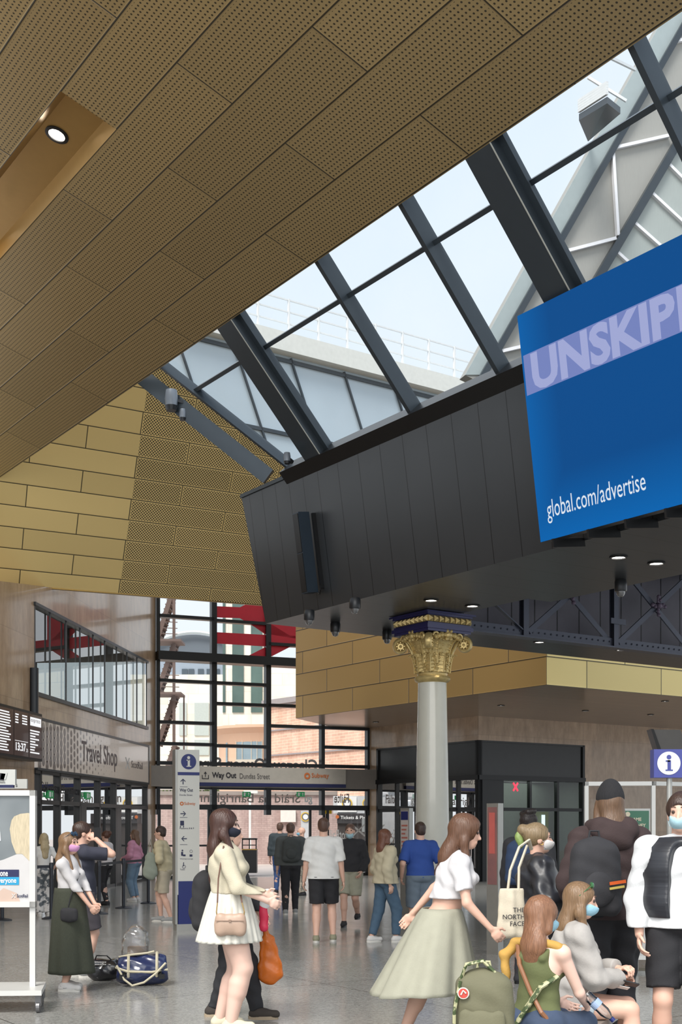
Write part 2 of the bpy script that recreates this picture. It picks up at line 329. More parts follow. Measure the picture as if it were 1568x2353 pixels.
# gable cladding ----------------------------------------------------------------
def gpx(u, v): return GAB.hit(u, v)
gpoly = [gpx(-150, 1333), gpx(0, 1340), gpx(608, 1390), gpx(720, 1399), gpx(720, 1120), gpx(660, 1051), gpx(378, 846), gpx(330, 790), gpx(-150, 790)]
m = MB(); m.prism(gpoly, -nrm(GAB.n)*(-.12 if GAB.n[1] > 0 else .12)); struct(m.build('wall_gable', gold_w, uvpl=GAB))
m = MB(); m.beam(gpx(0, 1340)-FD3*3, gpx(720, 1399), .1, .05); struct(m.build('trim_1', mat('gold_trim', srgb(170, 145, 92), .4, .4)))
# golden ceiling ---------------------------------------------------------------
A0, A1, B1 = -7.0, 21.0, -8.2; r0, r1, q0, q1 = 3.03, 7.2, -.022-.7165*5, -.022-.7165*4
cn = -CE.n if CE.n[2] > 0 else CE.n                                 # pointing down
def ceq(mb, a0, a1, b0, b1, h=0): mb.poly([CE.at(a0, b0)-cn*h, CE.at(a1, b0)-cn*h, CE.at(a1, b1)-cn*h, CE.at(a0, b1)-cn*h])
m = MB()
ceq(m, A0, A1, q1, 0); ceq(m, A0, r0, q0, q1); ceq(m, r1, A1, q0, q1); ceq(m, A0, A1, B1, q0)
ceq(m, A0, A1, B1, 0, .25)
for e in (((A0, 0), (A1, 0)),): m.poly([CE.at(*e[0]), CE.at(*e[1]), CE.at(*e[1])-cn*.25, CE.at(*e[0])-cn*.25])
struct(m.build('ceiling', gold_c, uvpl=CE))
gtrim = MATS['gold_trim']
gsm = mat('gold_smooth', srgb(176, 140, 82), .3, .55, var=.04)
m = MB(); CF = FR(CE.p, CE.a, CE.b, -cn)                            # z up into the ceiling
dep = .16; s_ = .11
m.poly([CF(r0, q0+s_, dep), CF(r1, q0+s_, dep), CF(r1, q1-s_, dep), CF(r0, q1-s_, dep)])
m.poly([CF(r0, q0, 0), CF(r1, q0, 0), CF(r1, q0+s_, dep), CF(r0, q0+s_, dep)]); m.poly([CF(r0, q1, 0), CF(r1, q1, 0), CF(r1, q1-s_, dep), CF(r0, q1-s_, dep)])
m.poly([CF(r0, q0, 0), CF(r0, q1, 0), CF(r0, q1-s_, dep), CF(r0, q0+s_, dep)]); m.poly([CF(r1, q0, 0), CF(r1, q1, 0), CF(r1, q1-s_, dep), CF(r1, q0+s_, dep)])
struct(m.build('ceiling_recess', gsm))
lamp_w = emis('lamp_white', (1.0, .93, .82), 12.0)
def downlight(name_label, c, axis, r=.07, trim=None, power=0, group=None, rim=1.35):
    """a recessed downlight looking along axis"""
    ax = nrm(axis); ref = V3(1, 0, 0) if abs(ax[0]) < .9 else V3(0, 1, 0); x = nrm(np.cross(ax, ref)); y = np.cross(ax, x)
    t = thing('downlight', name_label, 'ceiling light', c, world=True, group=group); fr = FR(c, x, y, ax)
    m = MB(); m.lathe([(r*rim, 0), (r*rim, .012), (r*1.02, .016), (r*.98, -.01)], ax=fr, caps=False, n=28); m.build('trim_ring', trim or black, t, smooth=True)
    m = MB(); m.lathe([(r*.0001, .002), (r, .002)], ax=fr, caps=False, n=28); m.build('lamp_face', lamp_w, t)
    if power:
        l = bpy.data.lights.new('spot', 'SPOT'); l.energy = power; l.spot_size = math.radians(110); l.spot_blend = .8; l.color = (1, .87, .68); l.shadow_soft_size = r
        lo = bpy.data.objects.new('lamp_glow', l); COL.objects.link(lo); lo.parent = t; lo.location = tuple(ax*.03); lo.rotation_euler = Vector(tuple(-ax)).to_track_quat('Z', 'Y').to_euler()
    return t
RCP = PL(CF(0, 0, dep), CE.a, CE.b)
downlight('round black-rimmed downlight in the golden trough near the top left', RCP.hit(131, 309), cn, .10, power=25, rim=1.45)
downlight('matching round downlight further down the golden trough', RCP.at(r0+3.95, (q0+q1)/2), cn, .10, power=25, rim=1.45)
# skylight ---------------------------------------------------------------------------
skn = SKY.n if SKY.n[2] > 0 else -SKY.n
SF = FR(SKY.p, SKY.a, SKY.b, skn)                                   # x along the eaves line, y down the slope, z out to the sky
GZ = .28; GLZ = PL(SKY.p+skn*GZ, SKY.a, SKY.b)                     # the glass lies above the rafters' undersides
def spx(u, v): return SKY.ab(SKY.hit(u, v))
def gpx2(u, v): return SKY.ab(GLZ.hit(u, v))
bt = SKY.ab(CE.p)[1]; print('top of skylight b', bt)
hipA = gpx2(378, 846); hipB = gpx2(664, 1055)
sl = thing('window_2', None, None, SKY.p, world=True); struct(sl)
m = MB()
aR = -9.5
m.poly([SF(aR, bt-.6, GZ), SF(hipA[0]+.2, bt-.6, GZ), SF(hipB[0], 0, GZ), SF(aR, 0, GZ)]); m.build('pane', glass('roof_glass', (.95, .98, 1.0), .5, dirt=.06), sl)
def rafter(mb, u1, v1, u2, v2, w, depth, off=0):                    # runs down the slope through the picture points given
    a = (spx(u1, v1)[0]+spx(u2, v2)[0])/2
    mb.box(SF, a+w, a, bt-.6, 0, GZ-depth, GZ+.03)
    return a
f1 = MB()
for (u1, v1, u2, v2) in ((906, 480, 1118, 845), (716, 607, 912, 935), (1430, 114, 1530, 322)): rafter(f1, u1, v1, u2, v2, -.07, .20)
# horizontal glazing bar
bb = (gpx2(625, 790)[1]+gpx2(1230, 413)[1]+gpx2(968, 572)[1])/3
aL = hipA[0]+(hipB[0]-hipA[0])*(bb-bt)/(0-bt)
f1.box(SF, aR, aL, bb-.03, bb+.03, GZ-.08, GZ+.02)
f1.beam(SF(hipA[0]+.16, bt-.45, GZ-.05), SF(hipB[0], 0, GZ-.05), .05, .16, up=skn)
f1.build('window_frame', steel_dk, sl)
m = MB()
for (u1, v1, u2, v2) in ((1068, 365, 1250, 694), (497, 757, 705, 1060)):
    a = rafter(m, u1, v1, u2, v2, -.40, .28)
    m.box(SF, a-.50, a-.40, bt-.6, 0, .12, .145); m.cm = 1; m.box(SF, a-.414, a-.400, bt-.6, 0, -.004, .004); m.cm = 0
rb = struct(m.build('beam', [steel_dk, mat('pale_joint', srgb(168, 168, 160), .5)])); rb.name = 'trim_2'
print('rafter a', a, 'hips', hipA, hipB, 'bb', bb)
m = MB(); m.box(SF, aR, hipB[0], -.02, .2, -.02, GZ+.04); struct(m.build('trim_6', black)); m = MB(); hA = SKY.hit(330, 868); 
pA = SF(hipA[0]+.62, bt-.3, -.25); pB = SF(hipB[0]+.25, .05, -.25)
GB = PL(pA, pB-pA, np.cross(pB-pA, skn))
pa = EYE+(SKY.hit(322, 862)-EYE)*1.03; pb = EYE+(SKY.hit(618, 1096)-EYE)*1.03
m.beam(pa, pb, .27, .10, up=nrm(EYE-pa)); hb = struct(m.build('trim_3', steel_dk))
# dark bulkhead ----------------------------------------------------------------------
ZS = 5.05
P0 = atz(611, 1433, ZS); FACE = PL(P0, D2, UP-D4*.144)
ZT = FACE.hit(555, 1141)[2]; print('ZT', ZT)
fmat = bpy.data.materials.new('bulkhead_cladding'); fmat.use_nodes = True; nb = NB(fmat.node_tree); B = fmat.node_tree.nodes['Principled BSDF']
uv = nb.node('ShaderNodeUVMap'); sp = nb.node('ShaderNodeSeparateXYZ'); nb.link(uv.outputs[0], sp.inputs[0])
def seams_(off, pw):
    f = nb.m('FRACT', nb.m('DIVIDE', nb.m('ADD', sp.outputs[0], 100*pw-off), pw)); return nb.m('MULTIPLY', nb.m('MINIMUM', f, nb.m('SUBTRACT', 1.0, f)), pw)
near_ = nb.m('GREATER_THAN', sp.outputs[0], -2.1)
dd = nb.m('ADD', nb.m('MULTIPLY', near_, seams_(-.38, .408)), nb.m('MULTIPLY', nb.m('SUBTRACT', 1.0, near_), seams_(-5.21, .531)))
jt = nb.m('LESS_THAN', dd, .007)
tcn = nb.node('ShaderNodeTexCoord'); nz = nb.node('ShaderNodeTexNoise'); nz.inputs['Scale'].default_value = 1.2; nz.inputs['Detail'].default_value = 5; nb.link(tcn.outputs['Object'], nz.inputs['Vector'])
c = nb.mix(nz.outputs[0], srgb(52, 55, 58), srgb(62, 64, 67)); c = nb.mix(jt, c, srgb(22, 23, 26)); nb.link(c, B.inputs['Base Color'])
B.inputs['Roughness'].default_value = .33; B.inputs['Metallic'].default_value = .3
bu = nb.node('ShaderNodeBump'); bu.inputs['Strength'].default_value = .6; bu.inputs['Distance'].default_value = .01; nb.link(nb.m('SUBTRACT', 1.0, jt), bu.inputs['Height']); nb.link(bu.outputs[0], B.inputs['Normal'])
seam = [FACE.ab(FACE.hit(540+x/2.8, 1000+y/2.8))[0] for x, y in ((175, 360), (290, 1180), (350, 285), (455, 1130), (655, 150), (765, 1045), (930, 30), (1040, 975), (1075, 0), (1240, 0), (1405, 0), (1500, 850), (785, 90), (525, 205), (435, 245), (262, 320))]; print('seams', np.round(seam, 2))
bk_ = thing('ceiling_bulkhead', 'long charcoal panelled bulkhead under the skylight, carrying the blue screen', 'bulkhead', P0, world=True)
aS = -12.0
topA = FACE.ab(FACE.hit(555, 1141)); m = MB()
FT = lambda a: FACE.at(a, 0)+FACE.b*((ZT-ZS)/FACE.b[2])
m.poly([FACE.at(0, 0), FACE.at(aS, 0), FT(aS), FT(topA[0])]); m.build('front_cladding', fmat, bk_, uvpl=PL(FACE.p+D2*.0, FACE.a, FACE.b))
m = MB()   # ledge to the skylight foot
LB = lambda a: SF(a, 0.14, 0) if False else SKY.p+SKY.a*a+V3(0, 0, 0)
m.poly([FT(aS), FT(topA[0]), SF(hipB[0]+.3, .18, 0), SF(aR-2, .18, 0)]); m.build('top_ledge', mat('pale_ledge', srgb(190, 184, 180), .5), bk_)
m = MB(); m.beam(FT(aS), FT(topA[0]), .05, .06); m.build('edge_trim', steel_dk, bk_)
# soffit, with the opening for the girder
SOF = PL((P0[0], P0[1], ZS), D2, D4)
def sp_(u, v): return atz(u, v, ZS)
bz = 3.0 
near = [sp_(1080, 1405), sp_(1214, 1376), sp_(1288, 1382), sp_(1420, 1352), sp_(1568, 1316)]
print('near edge', [SOF.ab(p).round(2) for p in near]); 
ncol = SOF.ab(sp_(1080, 1405)); far_b = 12.0
nb1 = SOF.ab(sp_(1214, 1376)); nb2 = SOF.ab(sp_(1288, 1382)); nb3 = SOF.ab(sp_(1568, 1316))
wallb = .45
colP = aty(994, 1900, 20.0)*V3(1, 1, 0); ca = SOF.ab((*colP[:2], ZS)); print('column ab', ca)
m = MB()
S = lambda a, b, h=0: SOF.at(a, b)+V3(0, 0, h)
bn = (ncol[1]+nb1[1])/2; b2 = (nb2[1]+nb3[1])/2
ta = ca[0]+wallb                                                    # the panelled wall behind the girder
m.poly([S(0, 0), S(aS, 0), S(aS, b2), S(nb1[0], b2), S(nb1[0], bn), S(ta, bn), S(ta, far_b), S(0, far_b)])
sfm = fmat.copy(); sfm.name = 'soffit_cladding'
sf = m.build('soffit', sfm, bk_, uvpl=SOF)
m = MB()
gw = mat('girder_backing', srgb(96, 94, 104), .5, .1)
m.poly([S(ta, bn-.3), S(ta, far_b), S(ta, far_b, 2.0), S(ta, bn-.3, 2.0)]); 
for k in range(22):
    q = bn-.3+k*.55; m.cm = 1; m.poly([S(ta-.004, q), S(ta-.004, q+.02), S(ta-.004, q+.02, 2), S(ta-.004, q, 2)]); m.cm = 0
m.build('recess_wall', [gw, black], bk_)
m = MB(); m.poly([S(0, 0), S(0, far_b), S(0, far_b, 2.2), S(topA[0], -.31, 2.15)]); m.build('end_panel', fmat, bk_, uvpl=PL(P0, D4, UP))
m = MB(); m.poly([S(ta, 0, 2.0), S(aS, 0, 2.0), S(aS, far_b, 2.0), S(ta, far_b, 2.0)])
m.poly([S(ta, bn, 0), S(nb1[0], bn, 0), S(nb1[0], bn, .6), S(ta, bn, .6)]); m.poly([S(nb1[0], b2, 0), S(aS, b2, 0), S(aS, b2, .6), S(nb1[0], b2, .6)])
m.build('upper_lining', dark, bk_)
# iron girder
iron = mat('painted_iron', srgb(74, 78, 92), .38, .3, var=.1)
GFo = .5
gd = thing('lattice_girder', 'riveted slate-blue iron lattice girder beside the gilded column capital', 'girder', S(ca[0], ca[1]), world=True)
GF = FR(S(ca[0], ca[1], -.17), D4, -D2, UP)                         # x along the girder, y towards the camera side, z up
m = MB(); m.box(GF, .5, 12, -.11, .11, -.015, .012); m.box(GF, .5, 12, -.012, .012, .0, .17); m.box(GF, .5, 12, -.03, -.0, .0, .17)
for k in range(80):
    m.ball(GF(.6+k*.145, .016, .10), .017, 8)
m.build('bottom_chord', iron, gd, smooth=True)
m = MB(); m.box(GF, .5, 12, -.11, .11, 1.75, 1.78); m.box(GF, .5, 12, -.012, .012, 1.6, 1.76); m.build('top_chord', iron, gd)
def gx(u, v): 
    g = PL(GF.o, D4, UP); return g.ab(g.hit(u, v))
p1 = gx(1205, 1425)[0]; p2 = gx(1412, 1440)[0]; pxx = gx(1508, 1385)[0]; print('girder posts', p1, p2, pxx, gx(1508, 1385))
bay = p2-p1
for k in range(5):
    x = p1-bay*0+k*bay; m = MB(); 
    for y in (-.05, .05): m.box(GF, x-.06, x+.06, y-.008, y+.008, .0, 1.7); m.box(GF, x-.05, x-.034, -.05, .05, 0, 1.7)
    if k == 1: m.box(GF, x-.16, x+.22, .06, .08, .42, .52)
    m.build('post', iron, gd)
m = MB(); m.box(GF, p1-.15-bay*.35, p1-.15, .0, .02, 0, .01)
for k in range(-1, 4):
    x0 = p1+k*bay+.08; x1 = p1+(k+1)*bay-.08; m = MB()
    if k == -1: x0 = p1-bay*.55; m.beam(GF(x0, .03, .8), GF(x1, .03, .12), .02, .07, up=GF.y); m.build('brace', iron, gd); continue
    m.beam(GF(x0, .03, .1), GF(x1, .03, 1.62), .10, .03, up=GF.y); m.build('brace', iron, gd)
    m = MB(); m.beam(GF(x0, -.03, 1.62), GF(x1, -.03, .1), .10, .03, up=GF.y); m.build('brace', iron, gd)
    m = MB(); cx_ = (x0+x1)/2; cz_ = .86
    for q in range(4):
        a = math.pi/2*q; e = .17; m.beam(GF(cx_, .06, cz_), GF(cx_+e*math.cos(a), .07, cz_+e*math.sin(a)), .05, .03, up=GF.y)
        m.ball(GF(cx_+e*math.cos(a), .08, cz_+e*math.sin(a)), .04, 8); m.ball(GF(cx_+e*.6*math.cos(a)+.03*math.sin(a), .09, cz_+e*.6*math.sin(a)+.03*math.cos(a)), .032, 8)
    m.ball(GF(cx_, .09, cz_), .06, 10); m.build('rosette', mat('mauve_iron', srgb(104, 92, 112), .5), gd, smooth=True)
# street glazing -----------------------------------------------------------------------
GO = FR(GL, FD3, nrm(np.cross(UP, FD3)), UP)                         # y away from the hall
if GO.y[1] < 0: GO.y = -GO.y
def gxz(u, v): P = G.hit(u, v); d = P-GL; return float(np.dot(d, FD3)), float(P[2])
gw_ = thing('window_3', None, None, GL, world=True); struct(gw_)
posts = [362, 490.5, 615, 740, 845]; X = [gxz(u, 1700)[0] for u in posts]; X[0] = .06; XR = X[4]+7
m = MB()
for i, (x, w_) in enumerate(zip(X, (.10, .17, .17, .12, .1))):
    m.box(GO, x-w_/2, x+w_/2, -.12, .12, 2.0 if i != 1 else 2.0, 9.4)
for x in (X[4]+1.5, X[4]+3.3, X[4]+5.1, X[4]+6.9): m.box(GO, x-.05, x+.05, -.1, .1, 0, 9.4)
def hbar(i, j, u, v, th=.10, d=.12): z = gxz(u, v)[1]; m.box(GO, X[i], X[j], -d, d, z-th/2, z+th/2)
for v in (1419, 1566, 1661, 1710): hbar(0, 1, 425, v)
for v in (1430, 1572, 1619, 1715): hbar(1, 2, 550, v)
for v in (1482, 1622, 1669): hbar(2, 4, 648, v)
for v in (1718,): hbar(3, 4, 790, v)
m.box(GO, 0, XR, -.14, .14, 3.55, 3.66); m.box(GO, 0, XR, -.35, .2, 6.78, 7.05)
m.box(GO, 0, XR, -.12, .12, 2.16, 2.32); m.box(GO, 0, XR, -.1, .1, 2.80, 2.92); m.box(GO, 0, XR, -.14, .14, 9.3, 9.4)
m.build('window_frame', black, gw_)
cg = glass('clear_glass', (.97, .98, .98), .7)
for i in range(4):
    m = MB(); wall_quad(m, GO, X[i], X[i+1], 2.2, 9.3, .0); m.build('pane', cg, gw_)
red = mat('rail_red', srgb(196, 20, 44), .5, emit=None)
# red double arrow emblem on the glass
ar = MB()
def P2(pts): ar.prism([GO(gxz(u, v)[0], -.03, gxz(u, v)[1]) for u, v in pts], GO.y*.01)
Z2 = lambda x, y: (340+x/4.3556, 1360+y/4.3556)
P2([Z2(690, 145), Z2(920, 155), Z2(1010, 110), Z2(1480, 60), Z2(1480, 470), Z2(1180, 420), Z2(920, 265), Z2(690, 257)])
P2([Z2(690, 405), Z2(1180, 432), Z2(1040, 333), Z2(1240, 330), Z2(1420, 440), Z2(1700, 455), Z2(1700, 540), Z2(1420, 553), Z2(1240, 645), Z2(985, 650), Z2(1185, 548), Z2(690, 518)])
ao = ar.build('arrow_emblem', red, gw_)
# header sign housing
m = MB(); m.box(GO, -.35, XR, -.5, -.13, 2.86, 3.50); hs = struct(m.build('trim_4', mat('warm_grey_panel', srgb(122, 115, 108), .4, .1)))
# doors under the header: two slid open in the middle, glazed side leaves
for n_, (xa, xb) in enumerate(((.06, X[1]-.1), (X[3]+.15, X[4]))):
    d = thing('door_%d' % (n_+1), None, None, GO(xa, 0, 0), world=True); struct(d); m = MB()
    m.box(GO, xa, xa+.09, -.04, .04, 0, 2.18); m.box(GO, xb-.09, xb, -.04, .04, 0, 2.18); m.box(GO, xa, xb, -.04, .04, 0, .1); m.box(GO, xa, xb, -.04, .04, 1.0, 1.06)
    m.build('door_frame', black, d); m = MB(); wall_quad(m, GO, xa, xb, 0.05, 2.18, .0); m.build('pane', cg, d)
for n_, (xa, xb) in enumerate(((X[1]-.1, X[1]+.35), (X[3]-.42, X[3]+.15))):
    d = thing('door_%d' % (n_+3), None, None, GO(xa, .1, 0), world=True); struct(d); m = MB()
    m.box(GO, xa, xa+.08, .06, .12, 0, 2.18); m.box(GO, xb-.08, xb, .06, .12, 0, 2.18); m.box(GO, xa, xb, .06, .12, 0, .1)
    m.build('door_frame', black, d); m = MB(); wall_quad(m, GO, xa, xb, 0.05, 2.18, .09); m.build('pane', cg, d)
# stone building on the right ------------------------------------------------------------
ZR = 4.92
RLF = FR(GR, D2, nrm(np.cross(UP, D2)), UP); RRF = FR(K, D4, nrm(np.cross(UP, D4)), UP)
if RLF.y[0] < 0: RLF.y = -RLF.y
if RRF.y[1] < 0: RRF.y = -RRF.y                                      # y into the building
aK = float(np.dot(K-GR, D2)); La = RL.ab(RL.hit(865, 1724))[0]; zf = 4.19
Rb = RR.ab(RR.hit(1345, 1710))[0]
m = MB(); wall_quad(m, RLF, La, .0, 0, ZR); wall_quad(m, RLF, aK, La, zf, ZR); struct(m.build('wall_right', trav, uvpl=PL(GR, D2, UP)))
m = MB(); wall_quad(m, RRF, Rb, 16, 0, ZR); wall_quad(m, RRF, 0, Rb, zf, ZR); struct(m.build('wall_back', trav, uvpl=PL(K, D4, UP)))
# shop fronts set in the stone
bgl = mat('smoked_glass', srgb(52, 54, 50), .12, .0, var=.25, scale=.8, coat=1.0)
dim = mat('dark_fascia', srgb(44, 45, 46), .3, .2, var=.1)
for nm, fr, x0, x1, cuts, lab in (('shopfront', RLF, aK, La, [.0, 1/5, 2/5, 3/5, 4/5, 1.0], 'dark glazed shopfront left of and behind the white column'), ('shopfront', RRF, 0, Rb, [.22, .48, .74, 1.0], 'dark glazed shopfront with a red cross light and green posters inside')):
    t = thing(nm, lab, 'shopfront', fr((x0+x1)/2, 0, 0), world=True); m = MB(); 
    m.box(fr, x0, x1, .05, .12, 3.15, zf); m.box(fr, x0, x1, .0, .1, zf-.05, zf); m.build('fascia', dim, t)
    m = MB(); m.box(fr, x0, x0+.08, .0, .16, 0, zf); m.box(fr, x1-.1, x1, .0, .16, 0, zf); m.box(fr, x0, x1, -.04, .16, 3.02, 3.16)
    for q in cuts: xx = x0+(x1-x0)*q; m.box(fr, max(x0, xx-.04), min(x1, xx+.04), .02, .14, 0, 3.1)
    m.box(fr, x0+(x1-x0)*cuts[0], x1, .02, .14, 2.1, 2.2)
    if nm and fr is RRF: m.box(fr, x0, x0+(x1-x0)*.22, .0, .14, 0, 3.1)
    m.build('frame', black, t)
    m = MB(); wall_quad(m, fr, x0, x1, 0.02, 3.1, .09); m.build('pane', glass('shop_glass', (.75, .8, .78), 1.3), t)
    dp = .5 if fr is RLF else 1.4; m = MB(); x0c = x0; m.poly([fr(x0c, dp, 0), fr(x1, dp, 0), fr(x1, dp, 3.1), fr(x0c, dp, 3.1)]); m.poly([fr(x1, .1, 0), fr(x1, dp, 0), fr(x1, dp, 3.1), fr(x1, .1, 3.1)]); m.poly([fr(x0, .1, 3.1), fr(x1, .1, 3.1), fr(x1, dp, 3.1), fr(x0c, dp, 3.1)]); m.build('back_wall', mat('shop_interior', srgb(120, 126, 118), .7), t)
    if fr is RRF:
        l = bpy.data.lights.new('shop_fill', 'AREA'); l.energy = 22; l.size = 2.5; l.color = (.9, 1, .93); lo = bpy.data.objects.new('shop_fill', l); COL.objects.link(lo); lo.location = tuple(fr((x0+x1)/2, .7, 3.0))  # added fill light, lifts the dark interior behind the panes
        m = MB(); m.box(fr, 2.9, 3.9, 1.1, 1.2, 0, 2.1); m.box(fr, 1.1, 1.9, 1.1, 1.2, 0, 1.6); m.build('green_panel', mat('olive_panel', srgb(84, 92, 46), .6, emit=srgb(84, 92, 46), estr=.25), t)
        m = MB()
        px_, pz_ = [float(k) for k in RR.ab(RR.hit(1189, 1808))]
        m.beam(fr(px_-.09, .07, pz_-.12), fr(px_+.09, .07, pz_+.12), .045, .02, up=fr.y); m.beam(fr(px_-.09, .07, pz_+.12), fr(px_+.09, .07, pz_-.12), .045, .02, up=fr.y); m.build('red_cross_light', emis('red_led', (1, .02, .05), 2.2), t)
        m = MB(); m.box(fr, 3.6, 3.66, 1.0, 1.1, 0.3, 2.0); m.build('tube_light', emis('cool_tube', (.6, .75, .9), 1.6), t)
m = MB(); m.box(RRF, .94+.1, 1.7, .06, .065, .4, 2.95); 
m = MB(); FC = atz(1257, 1574, 4.9)
# golden canopy over the shops
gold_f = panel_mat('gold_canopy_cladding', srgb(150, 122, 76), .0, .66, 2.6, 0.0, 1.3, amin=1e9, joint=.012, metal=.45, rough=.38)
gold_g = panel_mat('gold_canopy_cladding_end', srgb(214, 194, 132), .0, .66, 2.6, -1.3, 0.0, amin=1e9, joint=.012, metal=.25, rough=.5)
FLp = PL(FC, D2, UP); zc = FC[2]; aE = FLp.ab(FLp.hit(680, 1658))[0]; FRp = PL(FC, D4, UP)
print('canopy corner', FC, 'left len', aE)
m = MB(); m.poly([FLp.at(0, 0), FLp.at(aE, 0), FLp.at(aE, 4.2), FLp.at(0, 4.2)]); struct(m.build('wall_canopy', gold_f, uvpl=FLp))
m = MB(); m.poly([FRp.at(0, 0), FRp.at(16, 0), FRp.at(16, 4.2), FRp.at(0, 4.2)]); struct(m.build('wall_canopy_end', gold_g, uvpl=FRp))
m = MB(); cL = FLp.at(aE, 0); inn = D4*.35
m.poly([cL, cL+inn, cL+inn+UP*4.2, cL+UP*4.2]); struct(m.build('trim_5', gtrim))
sofm = slab_mat('canopy_soffit', srgb(142, 120, 98), srgb(150, 128, 106), 30, .16, rough=.3, joint=.006, jcol=.6, off=0, noise=.3, coat=.2)
m = MB(); m.poly([V3(*p[:2], zc) for p in (FC, cL, GR+D2*1.0-FD3*.2, GR+FD3*.5, K+D4*18+D2*2, FC+D4*16)]); struct(m.build('ceiling_canopy', sofm, uvpl=PL(FC, D4, D2)))
for u, v in ((1152, 1621), (1346, 1633), (1529, 1611), (1496, 1642), (864, 1659)):
    downlight('small downlight in the bronze canopy soffit, %s' % {1152: 'nearest the white column', 1346: 'above the dark shopfront corner', 1529: 'beside the bright gold edge at far right', 1496: 'above the travertine wall at right', 864: 'at its narrow left end over the glazing'}[u], atz(u, v, zc-.004), -UP, .075, power=0, group='downlights in the canopy soffit')
for i, (u, v) in enumerate(((1422, 1280), (1509, 1294), (991, 1379), (1086, 1392), (1240, 1475), (1428, 1493))):
    downlight(['recessed downlight below the blue screen, left of its pair', 'recessed downlight below the blue screen, at the frame edge', 'recessed downlight directly above the column capital', 'recessed downlight above the right corner of the capital', 'recessed downlight under the girder, closer to the capital', 'recessed downlight under the girder, farther from the capital'][i], atz(u, v, ZS-.004), -UP, .085, power=14, group='downlights in the charcoal soffit')
# roof over everything that is not glazed
m = MB(); m.poly([V3(-14, 20, 11.6), V3(-14, 46, 9.6), V3(10, 50, 9.6), V3(-1.5, 23, 9.6)]) 
# ================================================================ outside, seen through the glazing
def obox(mb, u0, v0, u1, v1, Y, dep):                                # a block whose street face stands at distance Y
    a = aty(u0, v1, Y); b = aty(u1, v0, Y); mb.box(ID, a[0], b[0], Y, Y+dep, a[2], b[2])
pave = mat('pavement', srgb(196, 184, 176), .7, var=.08, scale=2)
m = MB(); m.poly([(-60, 30, -.03), (60, 30, -.03), (60, 140, -.03), (-60, 140, -.03)]); struct(m.build('ground', pave))
brickd = slab_mat('dark_brick', srgb(168, 142, 136), srgb(200, 176, 168), .24, .085, rough=.85, joint=.012, jcol=.75, noise=1.5)
brickp = slab_mat('peach_brick', srgb(216, 168, 144), srgb(238, 198, 176), .5, .16, rough=.85, joint=.02, jcol=1.25, noise=.8)
stone = slab_mat('cream_stone', srgb(228, 220, 204), srgb(246, 240, 228), 1.6, .8, rough=.8, joint=.03, jcol=.8, noise=.3)
stonep = slab_mat('salmon_stone', srgb(222, 178, 148), srgb(242, 206, 178), .9, .7, rough=.8, joint=.03, jcol=.85, noise=.4)
gwin = mat('building_glass', srgb(96, 118, 112), .15, .2, var=.3, scale=.5)
gwin2 = mat('building_glass_blue', srgb(150, 168, 176), .15, .2, var=.2, scale=.5)
XZ = PL((0, 0, 0), (1, 0, 0), (0, 0, 1))
wl = thing('brick_wall', 'low weathered brick wall across the street, behind the open doors', 'wall', aty(600, 1988, 54), world=True)
m = MB(); obox(m, 300, 1826, 776, 1995, 54, .5); m.build('brickwork', brickd, wl, uvpl=XZ)
m = MB(); obox(m, 300, 1818, 776, 1827, 53.9, .7); m.build('coping', mat('grey_stone', srgb(150, 138, 130), .8), wl)
m = MB(); obox(m, 645, 1862, 680, 1889, 53.85, .15); tag(m.build('notice_board', mat('pale_board', srgb(226, 222, 214), .5)), 'white noticeboard on the brick wall across the street', 'noticeboard')
m = MB()
for k in range(16): u = 335+k*8.5; obox(m, u, 1806, u+4, 1827, 54.0, .05)
obox(m, 330, 1812, 470, 1815, 53.95, .05); tag(m.build('railing', mat('pale_rail', srgb(205, 196, 186), .6)), 'pale palisade railing on top of the low street wall', 'railing')
hb_ = MB(); R = random.Random(3)
for k in range(1400):
    u = R.uniform(355, 500); top = 1806+8*math.sin(u*.09)+(6 if u > 470 else 0); v = R.uniform(top, 1838+6*math.sin(u*.2)); c = aty(u, v, 55+R.uniform(-.3, .6)); s_ = R.uniform(.06, .14)
    a = nrm((R.uniform(-1, 1), R.uniform(-1, 1), R.uniform(-1, 1))); b = nrm(np.cross(a, (0.3, 1, .2))); hb_.poly([c-a*s_-b*s_*.5, c+a*s_-b*s_*.5, c+a*s_+b*s_*.5, c-a*s_+b*s_*.5])
tag(hb_.build('foliage', mat('leaf_green', srgb(112, 128, 70), .7, var=.25, scale=3)), 'leafy green shrubs above the street wall', 'shrubs', kind='stuff')
